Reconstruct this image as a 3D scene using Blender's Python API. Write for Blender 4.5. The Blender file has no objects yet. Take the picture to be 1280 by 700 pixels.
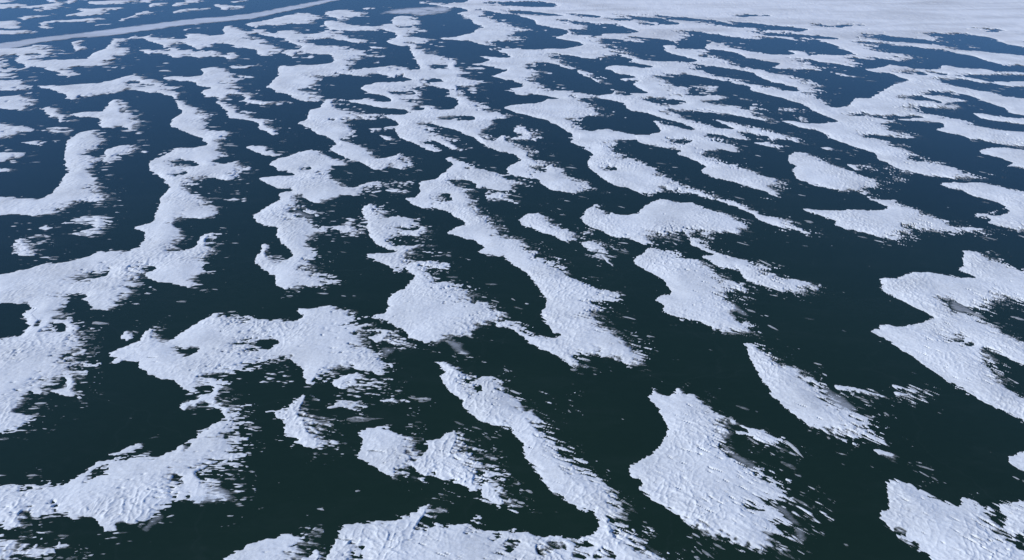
import bpy, math
import numpy as np

# ------------------------------------------------------------------ camera, sky, sun, exposure
scene = bpy.context.scene
CAM_H = 40.0                                    # drone height over the frozen lake, metres
PITCH = math.atan(495.0 / 924.0)                # tilt below the horizon
F_PX = 924.0
cam_data = bpy.data.cameras.new('camera')
cam_data.sensor_width = 36.0
cam_data.lens = 36.0 * 924.0 / 1280.0
cam_data.clip_start = 0.5
cam_data.clip_end = 20000.0
cam = bpy.data.objects.new('camera', cam_data)
scene.collection.objects.link(cam)
cam.location = (0.0, 0.0, CAM_H)
cam.rotation_euler = (math.pi / 2 - PITCH, 0.0, 0.0)
scene.camera = cam

SUN_EL = math.radians(30.0)
SUN_AZ = math.radians(262.0)                    # compass bearing the light comes from (0 = +Y)
world = bpy.data.worlds.new('World')
scene.world = world
world.use_nodes = True
wn = world.node_tree
wn.nodes.clear()
w_out = wn.nodes.new('ShaderNodeOutputWorld')
w_bg = wn.nodes.new('ShaderNodeBackground')
w_sky = wn.nodes.new('ShaderNodeTexSky')
w_sky.sky_type = 'NISHITA'
w_sky.sun_disc = False
w_sky.sun_elevation = SUN_EL
w_sky.sun_rotation = SUN_AZ
w_sky.altitude = 300.0
w_sky.air_density = 0.6
w_sky.dust_density = 0.0
w_sky.ozone_density = 10.0
w_bg.inputs['Strength'].default_value = 0.14
wn.links.new(w_sky.outputs[0], w_bg.inputs[0])
wn.links.new(w_bg.outputs[0], w_out.inputs[0])

sun_data = bpy.data.lights.new('sun', 'SUN')
sun_data.energy = 3.5
sun_data.angle = math.radians(2.0)
sun_data.color = (1.0, 0.96, 0.90)
sun = bpy.data.objects.new('sun', sun_data)
scene.collection.objects.link(sun)
sun.location = (0, 0, 200)
sun.rotation_euler = (math.pi / 2 - SUN_EL, 0.0, math.pi - SUN_AZ)

scene.view_settings.view_transform = 'Standard'
scene.view_settings.look = 'None'
scene.view_settings.gamma = 1.0
scene.view_settings.use_curve_mapping = False
scene.view_settings.exposure = 0.14
scene.cycles.max_bounces = 6
scene.cycles.transparent_max_bounces = 12

# ------------------------------------------------------------------ materials
def new_mat(name):
    m = bpy.data.materials.new(name)
    m.use_nodes = True
    nt = m.node_tree
    nt.nodes.clear()
    return m, nt

def node(nt, kind, **kw):
    n = nt.nodes.new(kind)
    for k, v in kw.items():
        if k in n.inputs.keys():
            n.inputs[k].default_value = v
        else:
            setattr(n, k, v)
    return n

def math_node(nt, op, a, b=None, clamp=False):
    n = nt.nodes.new('ShaderNodeMath')
    n.operation = op
    n.use_clamp = clamp
    for i, v in enumerate((a, b)):
        if v is None:
            continue
        if isinstance(v, (int, float)):
            n.inputs[i].default_value = v
        else:
            nt.links.new(v, n.inputs[i])
    return n.outputs[0]

def ramp(nt, fac, stops):
    r = nt.nodes.new('ShaderNodeValToRGB')
    el = r.color_ramp.elements
    while len(el) < len(stops):
        el.new(0.5)
    for e, (p, c) in zip(el, stops):
        e.position = p
        e.color = c if len(c) == 4 else (*c, 1.0)
    nt.links.new(fac, r.inputs[0])
    return r.outputs[0]

def mapped(nt, scale, rot=0.0):
    g = nt.nodes.new('ShaderNodeNewGeometry')
    mp = nt.nodes.new('ShaderNodeMapping')
    mp.inputs['Scale'].default_value = scale
    mp.inputs['Rotation'].default_value = (0, 0, rot)
    nt.links.new(g.outputs['Position'], mp.inputs[0])
    return mp.outputs[0]

def noise_tex(nt, vec, scale, detail=4.0, rough=0.55, distortion=0.0):
    n = node(nt, 'ShaderNodeTexNoise', Scale=scale, Detail=detail, Roughness=rough, Distortion=distortion)
    nt.links.new(vec, n.inputs['Vector'])
    return n.outputs['Fac']

def snow_material(name, cover_gain, tone, rough=0.75, top=1.0, relief=1.0, band=False):
    """wind-packed snow; the mesh attribute 'cover' is how much of the ice the snow hides"""
    m, nt = new_mat(name)
    out = nt.nodes.new('ShaderNodeOutputMaterial')
    bs = node(nt, 'ShaderNodeBsdfPrincipled', Roughness=rough)
    bs.inputs['Specular IOR Level'].default_value = 0.25
    p1 = mapped(nt, (1, 1, 1))
    big = noise_tex(nt, p1, 0.16, 3.0)
    fine = noise_tex(nt, mapped(nt, (1.0, 1.4, 1.0), math.radians(25)), 2.6, 5.0, 0.62, 0.8)
    fac = math_node(nt, 'ADD', math_node(nt, 'MULTIPLY', big, 0.5), math_node(nt, 'MULTIPLY', fine, 0.5))
    lo = tuple(c * 0.74 for c in tone)
    if band:                                    # long soft tonal bands across old wind crust
        fac = noise_tex(nt, mapped(nt, (0.35, 1.0, 1.0), math.radians(6)), 0.075, 5.0, 0.6, 0.6)
    col = ramp(nt, fac, [(0.32, lo), (0.58, tone)])
    nt.links.new(col, bs.inputs['Base Color'])
    b1 = node(nt, 'ShaderNodeBump', Strength=0.24 * relief, Distance=0.06)
    nt.links.new(fine, b1.inputs['Height'])
    micro = noise_tex(nt, p1, 9.0, 3.0, 0.6)
    b2 = node(nt, 'ShaderNodeBump', Strength=0.20 * relief, Distance=0.03)
    nt.links.new(micro, b2.inputs['Height'])
    nt.links.new(b1.outputs[0], b2.inputs['Normal'])
    nt.links.new(b2.outputs[0], bs.inputs['Normal'])
    at = nt.nodes.new('ShaderNodeAttribute')
    at.attribute_name = 'cover'
    grain = noise_tex(nt, mapped(nt, (1.0, 2.4, 1.0), math.radians(22)), 2.6, 6.0, 0.7)
    # grain decides which spots are covered first where the snow is thin
    a = math_node(nt, 'SUBTRACT', math_node(nt, 'MULTIPLY', at.outputs['Fac'], 2.0 * cover_gain), grain)
    a = math_node(nt, 'ADD', a, 0.28)
    a = math_node(nt, 'MULTIPLY', math_node(nt, 'MULTIPLY', a, 1.0, True), top)
    tr = nt.nodes.new('ShaderNodeBsdfTransparent')
    mx = nt.nodes.new('ShaderNodeMixShader')
    nt.links.new(a, mx.inputs[0])
    nt.links.new(tr.outputs[0], mx.inputs[1])
    nt.links.new(bs.outputs[0], mx.inputs[2])
    nt.links.new(mx.outputs[0], out.inputs[0])
    return m

MAT_SNOW = snow_material('wind_packed_snow', 1.0, (0.815, 0.875, 0.905))
MAT_FIELD = snow_material('smooth_far_snow', 1.0, (0.80, 0.85, 0.88), relief=0.08, band=True)
MAT_THIN = snow_material('thin_grey_snow', 0.42, (0.70, 0.77, 0.84), top=0.66)
MAT_BAND = snow_material('grey_slush_band', 0.62, (0.68, 0.77, 0.87), top=0.88, relief=0.5, band=True)

def ice_material():
    m, nt = new_mat('clear_black_ice')
    out = nt.nodes.new('ShaderNodeOutputMaterial')
    bs = node(nt, 'ShaderNodeBsdfPrincipled', IOR=1.27)
    p = mapped(nt, (1, 1, 1))
    n1 = noise_tex(nt, p, 0.035, 4.0)
    n2 = noise_tex(nt, mapped(nt, (1, 2.0, 1), math.radians(20)), 0.9, 5.0, 0.65)
    fac = math_node(nt, 'ADD', math_node(nt, 'MULTIPLY', n1, 0.7), math_node(nt, 'MULTIPLY', n2, 0.3))
    col = ramp(nt, fac, [(0.30, (0.0100, 0.0255, 0.0185)), (0.55, (0.0120, 0.0300, 0.0210)), (0.75, (0.0165, 0.0345, 0.0255))])
    # frozen-in specks and bubbles
    sp = noise_tex(nt, p, 7.0, 3.0, 0.6)
    spots = ramp(nt, sp, [(0.69, (0, 0, 0)), (0.78, (1, 1, 1))])
    mix = nt.nodes.new('ShaderNodeMixRGB')
    mix.inputs[2].default_value = (0.09, 0.11, 0.13, 1)
    nt.links.new(math_node(nt, 'MULTIPLY', spots, 0.5), mix.inputs[0])
    nt.links.new(col, mix.inputs[1])
    # faint frosty bloom and refrozen seams
    fr = noise_tex(nt, mapped(nt, (0.5, 1.3, 1), math.radians(24)), 0.22, 6.0, 0.7, 0.5)
    bloom = ramp(nt, fr, [(0.52, (0, 0, 0)), (0.78, (1, 1, 1))])
    vo = node(nt, 'ShaderNodeTexVoronoi', feature='DISTANCE_TO_EDGE', Scale=0.045)
    wob = nt.nodes.new('ShaderNodeVectorMath'); wob.operation = 'ADD'
    wn_ = node(nt, 'ShaderNodeTexNoise', Scale=0.12, Detail=4.0)
    nt.links.new(p, wn_.inputs['Vector'])
    sc = nt.nodes.new('ShaderNodeVectorMath'); sc.operation = 'SCALE'; sc.inputs['Scale'].default_value = 9.0
    nt.links.new(wn_.outputs['Color'], sc.inputs[0])
    nt.links.new(p, wob.inputs[0]); nt.links.new(sc.outputs[0], wob.inputs[1])
    nt.links.new(wob.outputs[0], vo.inputs['Vector'])
    seam = ramp(nt, vo.outputs['Distance'], [(0.0, (1, 1, 1)), (0.006, (0, 0, 0))])
    k = math_node(nt, 'ADD', math_node(nt, 'MULTIPLY', bloom, 0.06), math_node(nt, 'MULTIPLY', math_node(nt, 'MULTIPLY', seam, fr), 0.07), True)
    mix2 = nt.nodes.new('ShaderNodeMixRGB')
    mix2.inputs[2].default_value = (0.085, 0.115, 0.12, 1)
    nt.links.new(k, mix2.inputs[0])
    nt.links.new(mix.outputs[0], mix2.inputs[1])
    nt.links.new(mix2.outputs[0], bs.inputs['Base Color'])
    r = math_node(nt, 'ADD', math_node(nt, 'MULTIPLY', n2, 0.14), 0.16)
    nt.links.new(r, bs.inputs['Roughness'])
    b = node(nt, 'ShaderNodeBump', Strength=0.25, Distance=0.02)
    nt.links.new(n2, b.inputs['Height'])
    nt.links.new(b.outputs[0], bs.inputs['Normal'])
    nt.links.new(bs.outputs[0], out.inputs[0])
    return m

MAT_ICE = ice_material()

# ------------------------------------------------------------------ numeric helpers
_A = np.arange(16) * (2 * math.pi / 16) + 0.11
GRAD_X = np.cos(_A).astype(np.float32)
GRAD_Y = np.sin(_A).astype(np.float32)

def vnoise(x, y, seed):
    """gradient noise, about -1..1"""
    x = np.asarray(x, np.float32); y = np.asarray(y, np.float32)
    ix = np.floor(x); iy = np.floor(y)
    fx = x - ix; fy = y - iy
    u = fx * fx * fx * (fx * (fx * 6 - 15) + 10)
    v = fy * fy * fy * (fy * (fy * 6 - 15) + 10)
    hx0 = ix.astype(np.int32).view(np.uint32) * np.uint32(374761393)
    hy0 = iy.astype(np.int32).view(np.uint32) * np.uint32(668265263) + np.uint32((seed * 2654435761) & 0xFFFFFFFF)
    hx1 = hx0 + np.uint32(374761393)
    hy1 = hy0 + np.uint32(668265263)
    def g(h, dx, dy):
        h = (h ^ (h >> np.uint32(15))) * np.uint32(2246822519)
        h = (h ^ (h >> np.uint32(13))) * np.uint32(3266489917)
        k = (h >> np.uint32(20)) & np.uint32(15)
        return GRAD_X[k] * dx + GRAD_Y[k] * dy
    n00 = g(hx0 ^ hy0, fx, fy); n10 = g(hx1 ^ hy0, fx - 1, fy)
    n01 = g(hx0 ^ hy1, fx, fy - 1); n11 = g(hx1 ^ hy1, fx - 1, fy - 1)
    a = n00 + (n10 - n00) * u
    return np.float32(1.5) * (a + (n01 + (n11 - n01) * u - a) * v)

def smooth01(t):
    t = np.clip(t, 0, 1)
    return t * t * (3 - 2 * t)

def decode(s):
    return [np.array([[float(c) / 10.0 for c in t.split(',')] for t in part.split()]) for part in s.split('/')]

def raster(loops, xs, ys):
    """even-odd fill on grid points"""
    m = np.zeros((len(ys), len(xs)), bool)
    x0 = np.concatenate([l[:, 0] for l in loops]); y0 = np.concatenate([l[:, 1] for l in loops])
    x1 = np.concatenate([np.roll(l[:, 0], -1) for l in loops]); y1 = np.concatenate([np.roll(l[:, 1], -1) for l in loops])
    for j, y in enumerate(ys):
        s = ((y0 <= y) & (y1 > y)) | ((y1 <= y) & (y0 > y))
        if s.any():
            xi = np.sort(x0[s] + (y - y0[s]) / (y1[s] - y0[s]) * (x1[s] - x0[s]))
            m[j] = (np.searchsorted(xi, xs) % 2) == 1
    return m

def dist_to_false(m, xs, ys, rmax):
    """distance from each True cell to the nearest False cell, capped at rmax"""
    d = np.zeros(m.shape)
    c = np.full(m.shape[1], rmax * 2.0)
    dy = np.diff(ys, prepend=ys[0])
    for j in range(len(ys)):
        c = np.where(m[j], np.minimum(c + dy[j], rmax * 2), 0.0)
        d[j] = c
    c = np.full(m.shape[1], rmax * 2.0)
    dy2 = np.append(np.diff(ys), 0.0)
    for j in range(len(ys) - 1, -1, -1):
        c = np.where(m[j], np.minimum(c + dy2[j], rmax * 2), 0.0)
        d[j] = np.minimum(d[j], c)
    d2 = d * d
    o = d2.copy()
    dx = xs[1] - xs[0]
    for k in range(1, min(len(xs) - 1, int(rmax / dx) + 1)):
        w = (k * dx) ** 2
        np.minimum(o[:, k:], d2[:, :-k] + w, out=o[:, k:])
        np.minimum(o[:, :-k], d2[:, k:] + w, out=o[:, :-k])
    return np.minimum(np.sqrt(o), rmax)

def box3(a):
    p = np.pad(a, 1, mode='edge')
    a = (p[:, :-2] + 2 * p[:, 1:-1] + p[:, 2:]) / 4
    return (a[:-2] + 2 * a[1:-1] + a[2:]) / 4

def dilate(m):
    o = m.copy()
    o[1:] |= m[:-1]; o[:-1] |= m[1:]; o[:, 1:] |= m[:, :-1]; o[:, :-1] |= m[:, 1:]
    return o

def wind_angle(x, y):
    """drift direction on the ice (radians from +X); it fans from level at left to slanting at right"""
    t = x / np.maximum(y, 10.0)
    return -np.radians(np.clip(22.0 + 38.0 * t, -4.0, 48.0))

def axes(x0, x1, y0, y1, detail=1.0):
    """grid lines, finer where the ice is nearer"""
    yn = max(y0, 20.0)
    ym = 0.5 * (yn + max(y1, 21.0))
    slant = math.hypot(ym, CAM_H)
    dx = detail * 1.0 * slant / F_PX
    ys = [y0]
    while ys[-1] < y1:
        s = math.hypot(max(ys[-1], 20.0), CAM_H)
        step = detail * (s / F_PX) * min(s / CAM_H, 4.5)
        ys.append(ys[-1] + step)
    xs = np.arange(x0, x1 + dx, dx)
    return xs, np.array(ys)

BIN = math.radians(9.0)

def streaks(X, Y, ang, cell, seed, octs):
    """noise drawn out along the drift direction; octaves finer than the grid are left out.
    The direction is taken in steps and blended, so that the grain keeps its size everywhere."""
    q = ang / BIN
    lo = np.floor(q)
    w = q - lo
    out = np.zeros_like(X)
    use = [o for o in octs if o[1] >= cell * 1.2 and o[2] > 0]
    if not use:
        return out
    norm = 1.6 / math.sqrt(sum(o[2] ** 2 for o in use))
    for b in range(int(lo.min()), int(lo.max()) + 2):
        wb = np.where(lo == b, 1 - w, np.where(lo + 1 == b, w, 0.0))
        s = wb > 1e-3
        if not s.any():
            continue
        ca, sa = math.cos(b * BIN), math.sin(b * BIN)
        x, y = X[s], Y[s]
        U = x * ca + y * sa
        V = -x * sa + y * ca
        n = np.zeros(len(x))
        for i, (lu, lv, amp) in enumerate(use):
            n += amp * vnoise(U / lu + 7.3 * i, V / lv - 3.1 * i, seed + int(lv * 100))
        ws = wb[s]
        out[s] += norm * n * ws / np.sqrt(ws * ws + (1 - ws) ** 2)
    return out

OCT_LOW = [(5.5, 2.4, 1.0), (2.8, 1.1, 0.9)]
OCT_EDGE = [(1.9, 0.56, 0.9), (0.95, 0.26, 1.0), (0.5, 0.14, 0.8), (3.6, 1.2, 0.6)]
OCT_FAR = [(9.0, 3.6, 0.8), (5.0, 2.0, 1.0), (2.6, 1.0, 0.9), (1.2, 0.45, 0.6)]
OCT_WISP = [(2.3, 0.36, 0.9), (1.2, 0.21, 1.0), (0.6, 0.12, 0.8)]
OCT_WISP_FAR = [(8.0, 2.4, 0.9), (4.2, 1.35, 1.0), (2.1, 0.7, 0.7)]

def fields(X, Y, sd, gx, gy, cell, far, size, broken):
    """turn the signed distance of a drift into its ragged shape, thickness and cover"""
    shape = X.shape
    near = (np.abs(sd) < (3.5 + 2.0 * broken) * (1 + 1.3 * far)).ravel()          # only the border is worn
    full = sd.ravel().copy()
    X, Y, sd, gx, gy = (a.ravel()[near] for a in (X, Y, sd, gx, gy))
    ang = wind_angle(X, Y)
    lee = np.clip(gx * np.cos(ang) + gy * np.sin(ang), -1, 1)
    # the outward normal points down-wind on the ragged side
    ragged = smooth01((lee + 0.35) / 1.05)
    patchy = smooth01(0.5 + 0.8 * vnoise(X / 8.0, Y / 8.0, 91))
    lo = streaks(X, Y, ang, cell, 11, OCT_LOW)
    hi = streaks(X, Y, ang, cell, 21, OCT_EDGE) * (1 - far) + streaks(X, Y, ang, cell, 31, OCT_FAR) * far
    k = (1.0 + 1.1 * far) * size
    f = sd + k * ((0.10 + 0.40 * ragged) * lo + (0.15 + (0.32 + 1.0 * patchy) * ragged) * hi)
    # crumbling fringe: fine, nearly round gaps and crumbs across the down-wind border
    cr = streaks(X, Y, ang, cell, 51, [(0.70, 0.34, 1.0), (0.36, 0.19, 0.9), (1.4, 0.7, 0.8), (2.8, 1.4, 0.7 * far)])
    f = f + k * (0.08 + 0.85 * ragged * patchy) * cr
    f = f - 0.6 * far * size - 0.05 * ragged
    # wisps blown out over the ice, and matching slits torn into the drift
    def wisp(seed):
        return streaks(X, Y, ang, cell, seed, OCT_WISP) * (1 - far) + streaks(X, Y, ang, cell, seed + 9, OCT_WISP_FAR) * far
    kk = 1.0 + 1.9 * far
    broken = min(1.0, broken + 0.22 * far)
    reach = np.clip(0.22 + 1.9 * ragged * (0.25 + 0.9 * patchy) + 1.6 * broken, 0.05, 3.0) * kk
    w1 = wisp(61)
    f = np.maximum(f, size * 0.30 * kk * (w1 - 0.50 + 0.18 * ragged + 0.2 * broken - np.maximum(-sd, 0) / reach * 0.62))
    w2 = wisp(75)
    deep = np.clip(np.maximum(sd, 0) / reach, 0, 1)
    f = np.minimum(f, (0.30 + 1.6 * deep) * kk * (0.60 - 0.30 * ragged * patchy - 0.55 * broken - w2 + np.minimum(np.maximum(sd, 0) / (reach * 1.0) / size, 0.80 + 0.3 * far)))
    full[near] = f
    rag = np.zeros(len(near)); rag[near] = ragged
    return full.reshape(shape), rag.reshape(shape)

def march(xs, ys, f, zin, cover, z_edge):
    """triangles of the region f > 0 (marching triangles), vertices at grid points and on the outline"""
    ny, nx = f.shape
    inside = f > 0
    idx = np.arange(ny * nx).reshape(ny, nx)
    a = idx[:-1, :-1].ravel(); b = idx[:-1, 1:].ravel(); c = idx[1:, 1:].ravel(); d = idx[1:, :-1].ravel()
    tri = np.concatenate([np.stack([a, b, c], 1), np.stack([a, c, d], 1)])
    ff = f.ravel(); ins = inside.ravel()
    k = ins[tri].sum(1)
    full = tri[k == 3]
    N = ny * nx
    gxx = np.tile(xs, ny); gyy = np.repeat(ys, nx)
    t1 = tri[k == 1]; t2 = tri[k == 2]
    def rot(t, want):
        s = ins[t] == want
        r = np.argmax(s, 1)
        i = np.arange(len(t))
        return t[i, r], t[i, (r + 1) % 3], t[i, (r + 2) % 3]
    faces = [full]
    ek = []
    def edge(p, q):
        lo = np.minimum(p, q); hi = np.maximum(p, q)
        return lo * N + hi
    p, q, r = rot(t1, True) if len(t1) else (np.zeros(0, int),) * 3
    e1, e2 = edge(p, q), edge(p, r)
    o, s, t = rot(t2, False) if len(t2) else (np.zeros(0, int),) * 3   # o is out, s and t in
    e3, e4 = edge(o, s), edge(o, t)
    keys = np.unique(np.concatenate([e1, e2, e3, e4]))
    lo = keys // N; hi = keys % N
    w = ff[lo] / (ff[lo] - ff[hi])
    ex = gxx[lo] + w * (gxx[hi] - gxx[lo]); ey = gyy[lo] + w * (gyy[hi] - gyy[lo])
    find = lambda e: N + np.searchsorted(keys, e)
    faces.append(np.stack([p, find(e1), find(e2)], 1))
    faces.append(np.stack([s, t, find(e4)], 1))
    faces.append(np.stack([s, find(e4), find(e3)], 1))
    F = np.concatenate(faces).astype(np.int64)
    if not len(F):
        return None
    used = np.unique(F)
    remap = np.full(N + len(keys), -1)
    remap[used] = np.arange(len(used))
    V = np.empty((N + len(keys), 3))
    V[:N, 0] = gxx; V[:N, 1] = gyy; V[:N, 2] = zin.ravel()
    V[N:, 0] = ex; V[N:, 1] = ey; V[N:, 2] = z_edge
    C = np.concatenate([cover.ravel(), np.zeros(len(keys))])
    cf = cover.ravel()
    C[N:] = np.maximum(cf[lo], cf[hi]) * 0.85
    return V[used], remap[F], C[used]

def largest_piece(V, F, C):
    """keep only the biggest connected piece of a mesh"""
    lab = np.arange(len(V))
    while True:
        m = lab[F].min(1)
        new = lab.copy()
        for k in range(3):
            np.minimum.at(new, F[:, k], m)
        new = new[new]
        if (new == lab).all():
            break
        lab = new
    ids, cnt = np.unique(lab[F[:, 0]], return_counts=True)
    F = F[lab[F[:, 0]] == ids[np.argmax(cnt)]]
    used = np.unique(F)
    remap = np.full(len(V), -1)
    remap[used] = np.arange(len(used))
    return (V[used], remap[F], C[used]), len(ids)

def mesh_object(name, V, F, C, origin, mat, parent=None):
    me = bpy.data.meshes.new(name)
    V = (V - np.array([origin[0], origin[1], 0.0])).astype(np.float32)
    me.vertices.add(len(V)); me.vertices.foreach_set('co', V.ravel())
    me.loops.add(len(F) * 3); me.loops.foreach_set('vertex_index', F.astype(np.int32).ravel())
    me.polygons.add(len(F))
    me.polygons.foreach_set('loop_start', (np.arange(len(F)) * 3).astype(np.int32))
    me.polygons.foreach_set('loop_total', np.full(len(F), 3, np.int32))
    me.polygons.foreach_set('use_smooth', np.ones(len(F), bool))
    if C is not None:
        at = me.attributes.new('cover', 'FLOAT', 'POINT')
        at.data.foreach_set('value', C.astype(np.float32))
    me.materials.append(mat)
    me.update(calc_edges=True)
    o = bpy.data.objects.new(name, me)
    scene.collection.objects.link(o)
    o.location = (origin[0], origin[1], 0.0)
    if parent is not None:
        o.parent = parent
        o.location = (origin[0] - parent.location[0], origin[1] - parent.location[1], 0.0)
    return o

# ------------------------------------------------------------------ the frozen lake
def build_ice():
    me = bpy.data.meshes.new('lake_ice')
    R = 6000.0
    me.from_pydata([(-R, -200, 0), (R, -200, 0), (R, 2 * R, 0), (-R, 2 * R, 0)], [], [(0, 1, 2, 3)])
    me.materials.append(MAT_ICE)
    o = bpy.data.objects.new('lake_ice', me)
    scene.collection.objects.link(o)
    o['kind'] = 'structure'
    o['label'] = 'dark clear lake ice, blue in the distance and green-black near'
build_ice()

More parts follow.
